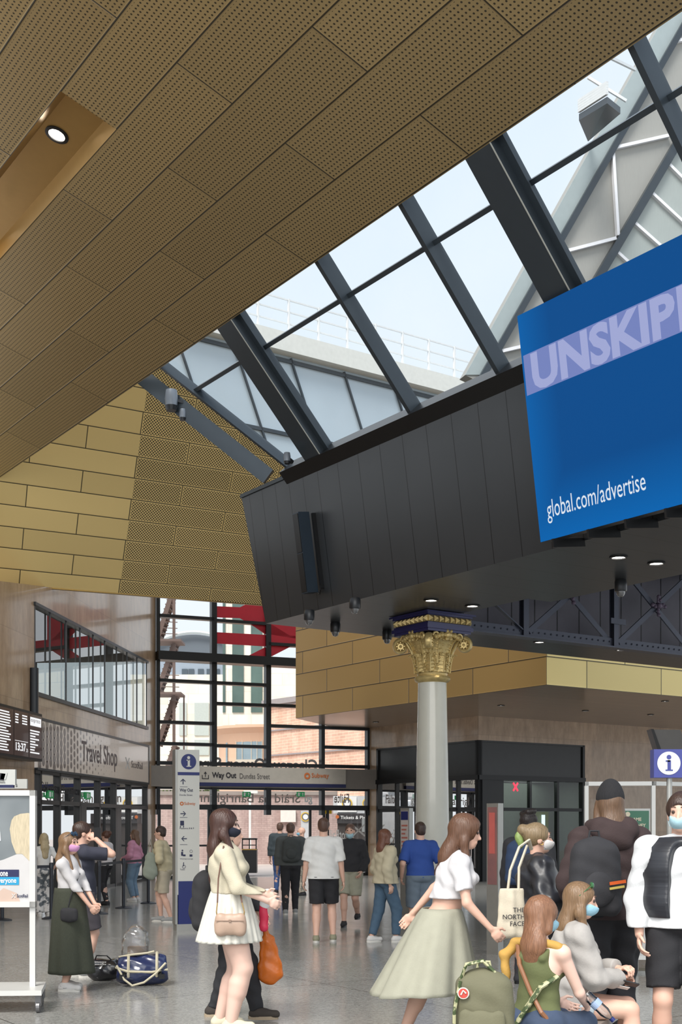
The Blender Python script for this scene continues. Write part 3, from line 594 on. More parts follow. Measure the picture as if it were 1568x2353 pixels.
# peach brick corner building
pbd = thing('corner_building', 'peach brick building with a rounded stone corner tower and glazed bay', 'building', aty(615, 1990, 72), world=True)
ax = aty(622, 1990, 74); R_ = 122/2840*72
zt = aty(600, 1650, 71)[2]; m = MB(); m.lathe([(R_, -.5), (R_, zt)], c=ax, n=40, caps=False); m.build('tower', stonep, pbd, smooth=True)
m = MB(); z2 = aty(600, 1632, 70)[2]; m.lathe([(R_, zt-.7), (R_+.12, zt-.4), (R_+.25, zt-.1), (R_+.55, z2-.15), (R_+.55, z2), (0.01, z2)], c=ax, n=40, caps=False); m.build('cornice', stonep, pbd)
def cylwin(mb, u0, u1, v0, v1, rr):
    n = 10; P = []
    for k in range(n+1):
        u = u0+(u1-u0)*k/n; r = V3((u-CX)/F_PX, 1, 0); d = r[:2]; oc = -ax[:2]; A = d@d; B_ = 2*(d@oc); C_ = oc@oc-rr*rr; t = (-B_-math.sqrt(max(0, B_*B_-4*A*C_)))/(2*A); P.append((r[0]*t, t))
    for i in range(n):
        (xa, ya), (xb, yb) = P[i], P[i+1]; mb.poly([(xa, ya, aty(0, v1, ya)[2]), (xb, yb, aty(0, v1, yb)[2]), (xb, yb, aty(0, v0, yb)[2]), (xa, ya, aty(0, v0, ya)[2])])
m = MB(); cylwin(m, 543, 603, 1668, 1745, R_+.04); cylwin(m, 519, 523, 1690, 1760, R_+.04); m.build('window', gwin2, pbd)
m = MB()
for u in (542, 556, 577, 590, 602): cylwin(m, u, u+1.6, 1668, 1745, R_+.07)
cylwin(m, 541, 604, 1664, 1668, R_+.08); cylwin(m, 541, 604, 1745, 1752, R_+.1); cylwin(m, 541, 604, 1680, 1681.5, R_+.08); m.build('window_bars', mat('pale_frame', srgb(196, 186, 170), .6), pbd)
m = MB(); a = aty(614, 1990, 70.6); b = aty(900, 1990, 62); zw = aty(640, 1618, 70)[2]
m.poly([(a[0], a[1], -.5), (b[0], b[1], -.5), (b[0], b[1], zw), (a[0], a[1], zw)]); m.build('side_wall', brickp, pbd, uvpl=PL(a, b-a, UP))
m = MB(); d_ = nrm(V3(b[0]-a[0], b[1]-a[1], 0)); f_ = FR((a[0], a[1], 0), d_, np.cross(UP, d_), UP)
for z in (4.2, 5.6, 7.0, 8.4): m.box(f_, .3+(7-z)*.1, 11, -.1, .03, z, z+.08)
m.box(f_, -.2, 11, -.25, .2, zw-.05, zw+.25); m.build('string_course', mat('bluish_course', srgb(158, 150, 150), .7), pbd)
# stone tower and wings behind
tw = thing('stone_tower', 'pale stone tower block with two tall strips of greenish windows', 'building', aty(565, 1990, 88), world=True)
m = MB(); obox(m, 512, 1340, 613, 1990, 88, 8); m.build('wall', stone, tw, uvpl=XZ)
for (u0, u1) in ((534, 560), (577, 603), (512, 518)):
    m = MB(); obox(m, u0, 1350, u1, 1637, 87.9, .1); f = m.build('window', gwin, tw); m = MB()
    for v in range(1370, 1640, 26): obox(m, u0, v, u1, v+2, 87.8, .1)
    obox(m, (u0+u1)/2-.6, 1350, (u0+u1)/2+.6, 1637, 87.8, .1); m.build('window_bars', MATS['pale_frame'], f)
sb = thing('cream_building', 'bright cream building edge beside the stone tower', 'building', aty(650, 1990, 84), world=True); m = MB(); obox(m, 620, 1532, 700, 1990, 84, 6); m.build('wall', stone, sb, uvpl=XZ)
m = MB(); obox(m, 632, 1609, 700, 1640, 80, 3); m.build('brick_band', brickp, sb, uvpl=XZ)
gb = thing('arched_building', 'grey building with a shallow arched metal roof and stone lower floors', 'building', aty(440, 1990, 100), world=True)
m = MB(); pts = [aty(300, 1990, 100), aty(513, 1990, 100), aty(513, 1506, 100)]; m.prism([aty(300, 1557, 100), aty(512, 1557, 100), aty(512, 1512, 100), aty(300, 1512, 100)], (0, 9, 0)); m.build('upper_wall', mat('blue_grey_wall', srgb(142, 154, 168), .6), gb)
m = MB(); arc = [aty(u, 1492-34*math.sin(math.pi*(u-330)/(560-330)), 101) for u in range(330, 520, 10)]; m.prism([aty(330, 1512, 101)]+arc+[aty(515, 1512, 101)], (0, 9, 0)); m.build('roof', mat('roof_grey', srgb(96, 104, 112), .5), gb)
m = MB()
arc2 = [aty(u, 1489-36*math.sin(math.pi*(u-330)/(560-330)), 100.6) for u in range(330, 520, 10)]; m.tube(arc2, .16, 6); m.build('roof_edge', mat('roof_pale', srgb(196, 204, 206), .5), gb)
m = MB()
for u in (418, 433, 455, 475, 492): obox(m, u, 1537, u+13, 1551, 99.9, .1)
m.build('window', mat('dark_window', srgb(70, 82, 92), .2), gb)
m = MB(); obox(m, 300, 1550, 514, 1990, 97, 3); m.build('stone_floors', stone, gb, uvpl=XZ)
for u0, u1 in ((412, 429), (447, 480)):
    m = MB(); obox(m, u0, 1615, u1, 1690, 96.9, .1); obox(m, u0, 1700, u1, 1735, 96.9, .1); f = m.build('window', mat('pale_window', srgb(186, 194, 190), .3), gb)
    m = MB()
    for i, v in enumerate((1633, 1656)):
        c = aty((u0+u1)/2, v, 96.85); m.disc(FR(c, (1, 0, 0), (0, 1, 0)), 0, 0, .34, r2=.28)
    m.build('window_circles', mat('blue_ring', srgb(126, 142, 196), .5), f)
# fire escape
fe = thing('fire_escape', 'rusty steel fire escape stairs with landings at the left of the street glazing', 'stairs', aty(400, 1995, 60), world=True); fem = mat('rusty_steel', srgb(104, 84, 76), .7)
m = MB(); obox(m, 396.5, 1360, 402.5, 1990, 60, .15); obox(m, 421, 1600, 424, 1990, 60.5, .12); m.build('post', fem, fe)
for v in (1468, 1590):
    m = MB(); obox(m, 355, v, 416, v+5, 59.5, 1.6); 
    for dv in (-40, -26, -13): m.beam(aty(355, v+dv, 59.6), aty(412 if v > 1500 else 408, v+dv+2, 59.6), .035, .035)
    for u in range(360, 414, 9): m.beam(aty(u, v, 59.6), aty(u, v-40, 59.6), .03, .03)
    m.build('landing', fem, fe)
for (v0, v1) in ((1340, 1468), (1473, 1590), (1595, 1712), (1712, 1830)):
    m = MB(); p = aty(402, v0, 60.5); q = aty(362, v1, 60.5); m.beam(p, q, .04, .22); m.beam(p+V3(0, 1, 0), q+V3(0, 1, 0), .04, .22)
    for k in range(12): c = p+(q-p)*(k+.5)/12; m.box(FR(c, (1, 0, 0), (0, 1, 0)), -.16, .16, 0, 1.0, -.02, .02)
    m.build('flight', fem, fe)
# street furniture
m = MB(); obox(m, 572, 1822, 577, 1992, 50, .12); obox(m, 560, 1816, 592, 1823, 50, .3); tag(m.build('bus_shelter_post', mat('white_paint', srgb(232, 232, 228), .4)), 'white post with a short cap outside the doors', 'post')
yel = mat('sign_yellow', srgb(232, 190, 40), .5); gryp = mat('sign_grey', srgb(198, 200, 202), .5); dgr = mat('sign_dark_ring', srgb(110, 110, 116), .5); whp = mat('sign_white', srgb(236, 236, 234), .5); orr = mat('sign_orange', srgb(190, 104, 52), .5)
def roundel(mb_, par, fr, x, z, r, y=0):
    m = MB(); m.disc(fr, x, z, r, y, r2=r*.82); m.build('yellow_ring', yel, par); m = MB(); m.disc(fr, x, z, r*.82, y-.002, r2=r*.55); m.build('grey_ring', dgr, par); m = MB(); m.disc(fr, x, z, r*.55, y-.002); m.build('white_dot', whp, par)
sg = thing('subway_fascia', 'grey and white shop fascia with yellow ringed roundels across the street', 'sign', aty(805, 1850, 52), world=True)
m = MB(); obox(m, 766, 1829, 880, 1869, 52, .5); m.build('panel', gryp, sg); m = MB(); obox(m, 776, 1831, 820, 1866, 51.95, .05); m.build('panel_light', whp, sg)
SF2 = FR(aty(0, 1897, 51.9), (1, 0, 0), (0, 1, 0), UP); S2 = lambda u, v, Y=51.9: (float((u)/F_PX*Y), float((HZ-v)/F_PX*Y))
for u in (798, 845): x, z = S2(u, 1846); roundel(None, sg, SF2, x, z, .22)
tp = thing('tickets_fascia', 'dark fascia reading Tickets & Platforms seen through the right-hand panes', 'sign', aty(820, 1880, 50), world=True)
m = MB(); obox(m, 775, 1869, 890, 1892, 51.9, .6); m.build('panel', mat('dark_sign', srgb(58, 56, 58), .5), tp)
F5 = FR(aty(0, 1897, 51.85), (1, 0, 0), (0, 1, 0), UP); S5 = lambda u, v: ((u)/F_PX*51.85, (HZ-v)/F_PX*51.85)
x, z = S5(783, 1882); text('Tickets & Platforms', F5, x, z, mat=whp, parent=tp, h=.14, bold=.01)
m = MB(); x, z = S5(775.5, 1877); m.disc(F5, x, z+.0, .075); m.build('orange_roundel', orr, tp)
vs_ = thing('subway_totem', 'tall grey street sign with one yellow ringed roundel beside the brick wall', 'sign', aty(703, 1900, 51), world=True); m = MB(); obox(m, 692, 1863, 712, 1992, 51, .15); m.build('panel', gryp, vs_)
x, z = (703)/F_PX*50.9, (HZ-1877)/F_PX*50.9; roundel(None, vs_, FR(aty(0, 1897, 50.95), (1, 0, 0), (0, 1, 0), UP), x, z, .19)
m = MB(); obox(m, 776, 1892, 900, 1987, 52, .6); bs = tag(m.build('dark_storefront', mat('store_dark', srgb(72, 66, 64), .4, var=.3, scale=.6)), 'dim shop window across the street under the dark fascia', 'shopfront')
m = MB(); obox(m, 800, 1973, 860, 1996, 47, .3); tag(m.build('bench_block', stone, uvpl=XZ), 'pale stone block seat outside the right panes', 'seat')
bn_ = thing('litter_bin', 'black double litter bin with gold band outside the open doors', 'bin', aty(575, 2012, 41.5), world=True)
m = MB(); obox(m, 556, 1951, 590, 2006, 41.3, .5); m.build('body', black, bn_); m = MB(); obox(m, 556, 1926, 590, 1930, 41.3, .5); 
for u in (556, 572, 587.5): obox(m, u, 1928, u+2.5, 1952, 41.3, .06); obox(m, u, 1928, u+2.5, 1952, 41.75, .06)
obox(m, 556, 1941, 590, 1943, 41.28, .04); m.build('hood', black, bn_); m = MB(); obox(m, 556, 1951, 590, 1953, 41.25, .06); m.build('gold_band', mat('brass', srgb(170, 136, 70), .35, .8), bn_)
# stickers and lettering on the glass, reversed from inside
silv = mat('etched_grey', srgb(122, 116, 114), .5); silv2 = mat('etched_pale', srgb(206, 204, 202), .5); etch = mat('etched_band', srgb(168, 156, 150), .6)
def gt(body, u0, v1, u1, v0, m_, mir=True, y=-.02, par=None, bold=.02):
    x0, z0 = gxz(u0, v1); x1, z1 = gxz(u1, v0); return text(body, GO, x0, z0, x1, z1, mat=m_, y=y, mirror=mir, bold=bold, parent=par)
gt('Glasgow Queen Street', 430, 1775, 738, 1744, silv, y=.3, par=gw_, bold=.03)
gt('Fàilte', 768, 1845, 802, 1824, etch, par=gw_, bold=.02); gt('gu', 700, 1849, 718, 1831, whp, par=gw_, bold=.03); gt('Sràid na Banrighinn', 452, 1850, 690, 1824, etch, par=gw_, bold=.01)
gt('ScotRail', 758, 1930, 806, 1906, silv2, par=gw_, bold=.01)
m = MB()
def gbeam(u0, v0, u1, v1, w): a = gxz(u0, v0); b = gxz(u1, v1); m.beam(GO(a[0], -.02, a[1]), GO(b[0], -.02, b[1]), w, .01, up=GO.y*1.0) if False else m.prism([GO(a[0]-w/2, -.02, a[1]), GO(a[0]+w/2, -.02, a[1]), GO(b[0]+w/2, -.02, b[1]), GO(b[0]-w/2, -.02, b[1])], GO.y*.004)
gbeam(808, 1895, 840, 1922, .1); gbeam(838, 1894, 810, 1922, .06); m.build('cross_emblem', silv2, gw_)
yn = gxz(747, 1858); yb = gxz(762, 1870); m = MB(); m.box(GO, yn[0], yb[0], -.03, -.02, yb[1], yn[1]); m.build('yellow_sticker', yel, gw_)
# exit signs
exg = emis('exit_green', srgb(20, 120, 64), .6)
for i, u in enumerate((562, 686)):
    x, z = gxz(u, 1825.5); t = thing('exit_sign', 'green running-man exit sign above the %s' % ('open doors, nearer the white post' if i == 0 else 'doors, above the brick wall'), 'exit sign', GO(x, -.2, z), world=True)
    m = MB(); m.box(GO, x-.135, x+.135, -.22, -.18, z-.08, z+.08); m.build('panel', exg, t); m = MB(); m.box(GO, x-.10, x-.04, -.225, -.222, z-.055, z+.055)
    m.box(GO, x+.055, x+.075, -.225, -.222, z-.05, z+.03); m.prism([GO(x+.025, -.222, z+.01), GO(x+.105, -.222, z+.01), GO(x+.065, -.222, z+.055)], -GO.y*.003); m.ball(GO(x-.02, -.223, z+.03), .014, 8); m.build('pictogram', whp, t)
# way out sign
sg2 = thing('way_out_sign', 'long warm grey sign reading Way Out, Dundas Street and Subway over the doors', 'sign', GO(X[1], -.6, 3.1), world=True)
HS = PL(GO(0, -.6, 0), FD3, UP)
def hx(u, v): P = HS.hit(u, v); d = P-GL; return float(np.dot(d, FD3)), float(P[2])
xa, za = hx(436, 1804); xb, zb = hx(795, 1767)
sgm = mat('sign_warm', srgb(172, 166, 156), .5); navy = mat('navy', srgb(26, 32, 78), .5); ink = mat('ink', srgb(34, 32, 38), .6)
m = MB(); m.box(GO, xa, xb, -.6, -.5, za, 3.50); m.build('panel', sgm, sg2); m = MB(); m.box(GO, xa, xb, -.61, -.5, za-.02, za+.09); m.build('navy_stripe', navy, sg2)
def st(body, u0, v1, u1, v0, mm, bold=0.0): x0, z0 = hx(u0, v1); x1, z1 = hx(u1, v0); text(body, GO, x0, z0, x1, z1, mat=mm, parent=sg2, y=-.612, bold=bold)
st('Way Out', 487, 1791, 543, 1775, ink, .03); st('Dundas Street', 551, 1789, 620, 1778, mat('ink_soft', srgb(84, 80, 80), .6)); st('Subway', 716, 1790, 756, 1777, orr, .015)
x, z = hx(706, 1783); m = MB(); m.disc(GO, x, z, .105, -.612, r2=.05); m.build('roundel', orr, sg2)
x, z = hx(472, 1783); m = MB(); w_ = .02
m.box(GO, x-.11, x-.09, -.615, -.61, z-.09, z+.03); m.box(GO, x+.09, x+.11, -.615, -.61, z-.09, z+.03); m.box(GO, x-.11, x+.11, -.615, -.61, z-.09, z-.07); m.box(GO, x-.01, x+.01, -.615, -.61, z-.03, z+.10)
m.prism([GO(x-.05, -.61, z+.07), GO(x+.05, -.61, z+.07), GO(x, -.61, z+.14)], -GO.y*.004); m.build('exit_icon', ink, sg2)
# ================================================================ above the skylight
wht = mat('parapet_white', srgb(222, 222, 216), .6); rail = mat('rail_white', srgb(226, 228, 228), .5)
YP = 34.0
fb = thing('glazed_block', 'pale glazed rooftop block with a white parapet and railing above the skylight', 'building', aty(800, 800, YP), world=True)
def line3(u0, v0, u1, v1, Y0, Y1=None): return aty(u0, v0, Y0), aty(u1, v1, Y1 or Y0)
p0 = aty(380, 0, 30.2); p0 = aty(633, 769, 36.0); p1_ = p0+D4*9
dd_ = nrm(V3(p1_[0]-p0[0], p1_[1]-p0[1], 0)); L_ = np.linalg.norm((p1_-p0)[:2]); PF = FR((p0[0], p0[1], 0), dd_, np.cross(UP, dd_), UP)
if PF.y[1] < 0: PF.y = -PF.y
z0_, z1_ = p0[2], p1_[2]; print('parapet z', z0_, z1_); zp = z0_
m = MB(); m.box(PF, -9, L_+3, -.35, .4, zp-.55, zp+.0); m.build('parapet', wht, fb)
m = MB(); m.box(PF, -9, L_+3, .0, 3, zp-4.3, zp-.5); m.build('glass_wall', mat('roof_glazing', srgb(186, 200, 210), .25, .1, var=.12, scale=.3), fb)
m = MB()
for k in range(13): x = k*1.9-9; m.beam(PF(x, -.05, zp-.6), PF(x+1.5, -.05, zp-4.3), .06, .05)
for z in (zp-.75, zp-2.9): m.box(PF, -9, L_+3, -.08, 0, z, z+.1)
m.build('glass_wall_bars', steel_dk, fb)
m = MB()
for z in (1.1, .75, .4): m.box(PF, -9, L_+3, .0, .04, zp+z, zp+z+.04)
for k in range(20): x = -9+k*1.05; m.box(PF, x, x+.05, -.02, .06, zp, zp+1.15)
m.build('railing', rail, fb)
# station gable clad in diamond panels
YG = 24.0; GG = PL(aty(1300, 600, YG), nrm((1, .35, 0)), UP)
tg = thing('trainshed_gable', 'grey zinc-clad gable roof with white battens beyond the skylight', 'building', GG.hit(1300, 600), world=True)
def gg(u, v, off=0.0): return GG.hit(u, v)+nrm(np.cross(GG.a, UP))*off
e1 = nrm(gg(1530, 50)-gg(1120, 815))
zinc = mat('zinc_edge', srgb(164, 174, 174), .5, .1, var=.05); pan = mat('zinc_panel', srgb(158, 156, 150), .55, var=.05, scale=60, stretch=(1, 1, .1)); pan2 = mat('zinc_panel_green', srgb(164, 170, 166), .55, var=.05, scale=60, stretch=(1, 1, .1))
nq = nrm(np.cross(GG.a, UP)); nq = nq if nq[1] > 0 else -nq
m = MB(); m.prism([gg(1069, 862), gg(1634, -155), gg(1760, -155), gg(1760, 900), gg(1150, 900)], nq*.25); m.build('cladding', pan, tg)
m = MB(); m.prism([gg(1069, 862)-nq*.02, gg(1634, -155)-nq*.02, gg(1693, -155)-nq*.02, gg(1110, 862)-nq*.02], nq*.02); m.build('edge_flashing', zinc, tg)
m = MB(); m.prism([gg(1219, 900)-nq*.02, gg(1696, 90)-nq*.02, gg(1760, 90)-nq*.02, gg(1760, 900)-nq*.02], nq*.02); m.build('lower_cladding', pan2, tg)
m = MB(); m.beam(gg(1099, 880)-nq*.06, gg(1687, -145)-nq*.06, .12, .1, up=nq); m.beam(gg(1222, 895)-nq*.06, gg(1696, 90)-nq*.06, .16, .12, up=nq); m.build('gutter', steel_dk, tg)
m = MB()
for (a, b) in (((1407, 344), (1535, 315)), ((1405, 350), (1417, 545)), ((1300, 580), (1412, 551)), ((1545, 100), (1690, 68)), ((1532, 380), (1640, 488)), ((1572, 310), (1690, 425)), ((1493, 446), (1600, 545)), ((1453, 514), (1550, 600)), ((1413, 581), (1480, 642)), ((1150, 810), (1262, 784))):
    m.beam(gg(*a)-nq*.05, gg(*b)-nq*.05, .06, .08, up=nq)
m.build('batten', mat('batten_white', srgb(236, 234, 236), .4), tg)
bc = thing('rooftop_platform', 'small louvred service platform fixed to the zinc gable edge', 'platform', aty(1370, 230, 23), world=True)
m = MB()
for k in range(5): a = aty(1331, 232+k*6, 23.2); b = aty(1396, 190+k*6, 22.2); m.beam(a, b, .05, .045)
m.build('louvres', rail, bc); m = MB(); a = aty(1331, 262, 23.2); b = aty(1396, 222, 22.2); m.prism([a, b, b+V3(.35, .5, .1), a+V3(.35, .9, .1)], (0, 0, -.12)); m.build('deck', steel_dk, bc)
m = MB(); m.beam(aty(1398, 215, 22.2), aty(1398, 120, 22.2), .05, .05); m.beam(aty(1352, 210, 23), aty(1352, 178, 23), .04, .04); m.beam(aty(1352, 178, 23), aty(1440, 232, 23), .04, .05); m.beam(aty(1398, 130, 22.2), aty(1460, 160, 23), .04, .05); m.build('rails', rail, bc)
# ================================================================ left wall: travel shop, board, loudspeaker
def wx(u, v): q = W1.ab(W1.hit(u, v)); return float(q[0]), float(q[1])
ts = thing('travel_shop_sign', 'long glossy Travel Shop sign with a pattern of grey dots on the left wall', 'sign', W1F(-6, 0, 3.5), world=True)
sgl = mat('sign_gloss', srgb(232, 216, 202), .22, .0, coat=.3, var=.02)
m = MB(); m.box(W1F, -10.85, -1.05, -.04, .1, 2.95, 4.02); m.build('panel', sgl, ts)
m = MB(); m.box(W1F, -10.9, -1.0, -.06, .1, 4.02, 4.08); m.box(W1F, -10.9, -1.0, -.06, .1, 2.9, 2.95); m.box(W1F, -1.05, -1.0, -.06, .1, 2.9, 4.08); m.build('sign_frame', dark, ts)
dots = MB()
for i in range(26):
    x = -10.72+i*.25; r = .118*max(.1, 1-max(0, i-4)/19.0)
    for j in range(6):
        z = 3.02+j*.19+(.095 if i % 2 else 0)
        if z < 3.98: dots.disc(W1F, x, z, r, -.043, n=14, sx=.85)
dots.build('dot_pattern', mat('dot_brown', srgb(134, 120, 112), .3, coat=.6), ts)
gryt = mat('letter_grey', srgb(84, 72, 74), .4)
x0, z0 = wx(184, 1759); x1, z1 = wx(266, 1722)
text('Travel Shop', W1F, wx(184, 1740)[0], 3.12, wx(266, 1740)[0], 3.78, mat=gryt, parent=ts, y=-.046, bold=.01)
text('ScotRail', W1F, -3.0, 3.32, -1.75, 3.52, mat=gryt, parent=ts, y=-.046)
m = MB(); 
for s_ in (1, -1): m.prism([W1F(-3.65, -.046, 3.42-.16*s_), W1F(-3.55, -.046, 3.42-.16*s_), W1F(-3.15, -.046, 3.42+.16*s_), W1F(-3.25, -.046, 3.42+.16*s_)], W1F.y*.003)
m.build('cross_emblem', silv2, ts)
sf = thing('travel_shopfront', 'glazed dark-framed travel shop front and doors under its sign on the left wall', 'shopfront', W1F(-6, 0, 1.5), world=True)
m = MB(); m.box(W1F, -10.95, -1.05, -.03, .12, 2.82, 2.93); m.box(W1F, -10.95, -1.05, -.03, .14, 2.14, 2.24)
pu = [92, 136, 182, 228, 265, 299, 337]
for i, u in enumerate(pu): a = wx(u, 1830)[0]; m.box(W1F, a-.05, a+.05, -.03, .08, 0, 2.9)
m.box(W1F, -10.95, -1.05, -.02, .1, 0, .08)
for i in (2, 4): a = wx(pu[i], 1830)[0]; m.box(W1F, a+.1, a+.55, -.02, .06, 0, 2.15)
m.build('frame', black, sf)
m = MB(); wall_quad(m, W1F, -10.95, -1.05, 0, 2.85, .05); m.build('pane', glass('shop_glass_left', (.6, .64, .63), 2.4), sf)
m = MB(); wall_quad(m, W1F, -11, -1.05, 0, 2.95, 4.2); m.poly([W1F(-11, .1, 2.95), W1F(-1.05, .1, 2.95), W1F(-1.05, 4.2, 2.95), W1F(-11, 4.2, 2.95)]); m.poly([W1F(-11, .1, .01), W1F(-1.05, .1, .01), W1F(-1.05, 4.2, .01), W1F(-11, 4.2, .01)]); m.poly([W1F(-11, .1, 0), W1F(-11, 4.2, 0), W1F(-11, 4.2, 2.95), W1F(-11, .1, 2.95)]); m.build('interior', mat('shop_room', srgb(116, 112, 106), .7), sf)
m = MB(); m.box(W1F, -10.2, -10.1, .5, .6, .2, 2.1); m.box(W1F, -10.6, -9.2, 1.9, 2.0, 2.7, 2.75); m.box(W1F, -6.5, -4.0, 1.9, 2.0, 2.7, 2.75); m.build('tube_light', emis('tube_white', (1, .96, .9), 2.5), sf)
m = MB(); m.box(W1F, -8.7, -8.1, 1.5, 1.6, 0, 2.0); m.box(W1F, -3.2, -2.6, 1.5, 1.6, 0, 1.8); m.build('red_panel', mat('red_panel', srgb(186, 96, 92), .6), sf)
l = bpy.data.lights.new('shop_fill', 'AREA'); l.energy = 350; l.size = 3; l.shape = 'RECTANGLE'; l.size_y = 8; l.color = (1, .93, .84); lo = bpy.data.objects.new('shop_fill', l); COL.objects.link(lo); lo.location = tuple(W1F(-6, 2.2, 2.85)); lo.rotation_euler = (0, 0, math.radians(-5.5))  # unseen area fill added to brighten the travel shop interior
text('Tickets', W1F, -10.55, 2.42, -9.35, 2.66, mat=ink, parent=sf, y=.03, bold=.01); text('Entrance', W1F, -8.9, 2.42, -7.6, 2.62, mat=ink, parent=sf, y=.03, bold=.01)
for i, (a, z) in enumerate(((wx(119, 1833)[0], 2.38), (wx(205, 1831)[0], 2.42))):
    t = thing('exit_sign', 'small green exit sign in the travel shop glazing, %s' % ('by the Tickets lettering' if i == 0 else 'right of the Entrance lettering'), 'exit sign', W1F(a, .3, z), world=True)
    m = MB(); m.box(W1F, a-.2, a+.2, .02, .04, z-.09, z+.09); m.build('panel', exg, t); m = MB(); m.box(W1F, a-.12, a-.02, .01, .02, z-.06, z+.06); m.box(W1F, a+.06, a+.10, .01, .02, z-.05, z+.05); m.build('pictogram', whp, t)
# departure board, proud of the wall
db = thing('departure_board', 'dark departure board with white timetable text and the clock 13:37', 'display', W1F(-13, -.3, 3.6), world=True)
m = MB(); m.box(W1F, -16.5, -11.45, -.35, -.05, 3.05, 4.08); m.build('case', black, db)
m = MB(); scr = mat('board_screen', srgb(52, 38, 36), .3, coat=.5, emit=srgb(60, 42, 38), estr=.4)
for a, b in ((-16.4, -14.4), (-14.35, -13.2), (-13.15, -12.32), (-12.27, -11.5)): m.box(W1F, a, b, -.36, -.34, 3.1, 4.02)
m.build('screen', scr, db); wtx = emis('board_white', (.85, .86, .88), .9)
R = random.Random(5); m = MB()
for a, b in ((-14.3, -13.25),):
    for k in range(15): z = 3.93-k*.055; m.box(W1F, a+.35, a+.75+R.uniform(-.08, .2), -.366, -.361, z, z+.026); m.box(W1F, a+.05, a+.22, -.366, -.361, z, z+.026)
for k in range(4): z = 3.93-k*.055; m.box(W1F, -13.1, -12.95+.06*R.random(), -.366, -.361, z, z+.026); m.box(W1F, -12.7, -12.42, -.366, -.361, z, z+.026)
for k in range(9): z = 3.66-k*.058; m.box(W1F, -12.22, -12.22+R.uniform(.25, .6), -.366, -.361, z, z+.028)
m.box(W1F, -12.22, -11.55, -.364, -.361, 3.78, 3.96); m.box(W1F, -13.12, -12.36, -.364, -.361, 3.40, 3.41); m.build('timetable_lines', wtx, db)
text('express', W1F, -12.2, 3.83, -11.62, 3.92, mat=scr, parent=db, y=-.367); text('13:37', W1F, -13.08, 3.2, -12.5, 3.37, mat=wtx, parent=db, y=-.367, bold=.02); text('25', W1F, -12.48, 3.2, -12.37, 3.27, mat=wtx, parent=db, y=-.367)
ls = thing('column_loudspeaker', 'tall black line loudspeaker on the left wall beside the departure board', 'loudspeaker', W1F(-11.2, -.3, 4.1), world=True)
m = MB(); a = W1F(-11.15, -.2, 0); FL = FR(a, (1, 0, 0), (0, 1, 0)); Ya = a[1]; zt_ = aty(0, 1535, Ya)[2]; zb_ = aty(0, 1727, Ya)[2]; xo = aty(79, 0, Ya)[0]-a[0]
m.rbox(FR(FL(xo, 0, 0), (1, 0, 0), (0, 0, 1), (0, 1, 0)), -.085, .085, zb_, zt_, -.09, .09, r=.05); m.build('housing', mat('speaker_black', srgb(36, 42, 48), .4, .2), ls, smooth=True)
m = MB()
for z in (zt_-.35, zb_+.3): m.beam(FL(xo, 0, z), W1F(-11.0, 0, z), .04, .04)
m.build('bracket', black, ls)
# hanging ticket signs by the left edge
tk = thing('ticket_sign', 'white hanging sign with a tickets pictogram and navy edge at the left border', 'sign', aty(5, 1790, 14), world=True)
F6 = FR(aty(0, HZ, 14.0), (1, .0, 0), (0, 1, 0), UP); s6 = lambda u, v: (u/F_PX*14.0, (HZ-v)/F_PX*14.0)
m = MB(); x, z = s6(35, 1804); xl = s6(-120, 1804)[0]; zt2 = s6(0, 1768)[1]; m.box(F6, xl, x, 0, .06, z, zt2); m.build('panel', mat('sign_pale', srgb(196, 198, 194), .5), tk)
m = MB(); m.box(F6, xl, x-.02, -.003, .05, z-.03, z+.003); m.build('navy_stripe', navy, tk)
for u, v in ((4, 1785), (8, 1783)):
    m = MB(); x, z = s6(u, v); s_ = .035; m.prism([F6(x-s_, -.004, z-s_), F6(x+s_*.7, -.004, z-s_*1.2), F6(x+s_*1.3, -.004, z+s_), F6(x-s_*.5, -.004, z+s_*1.2)], (0, -.004, 0)); m.build('ticket_icon', ink if u == 4 else MATS['sign_pale'], tk)
x, z = s6(-8, 1800); text('Tickets', F6, x, z, s6(12, 0)[0], z+.03, mat=ink, parent=tk, y=-.005)
m = MB(); x, z = s6(-110, 1768); m.box(F6, x-.02, x+.02, 0, .04, z, 8.0); m.build('hanger_rod', black, tk)
t2 = thing('hanging_sign', 'second smaller pale hanging sign peeking out behind the ticket sign', 'sign', aty(48, 1800, 17), world=True)
m = MB(); F7 = FR(aty(0, HZ, 17.0), (1, 0, 0), (0, 1, 0), UP); m.box(F7, -30/F_PX*17, 62/F_PX*17, 0, .05, (HZ-1812)/F_PX*17, (HZ-1790)/F_PX*17); m.build('panel', MATS['sign_pale'], t2)
m = MB(); m.box(F7, -.15, -.12, 0, .03, (HZ-1790)/F_PX*17, 8); m.build('hanger_rod', black, t2); text('s', F7, 36/F_PX*17, (HZ-1808)/F_PX*17, mat=ink, parent=t2, y=-.004, h=.06)
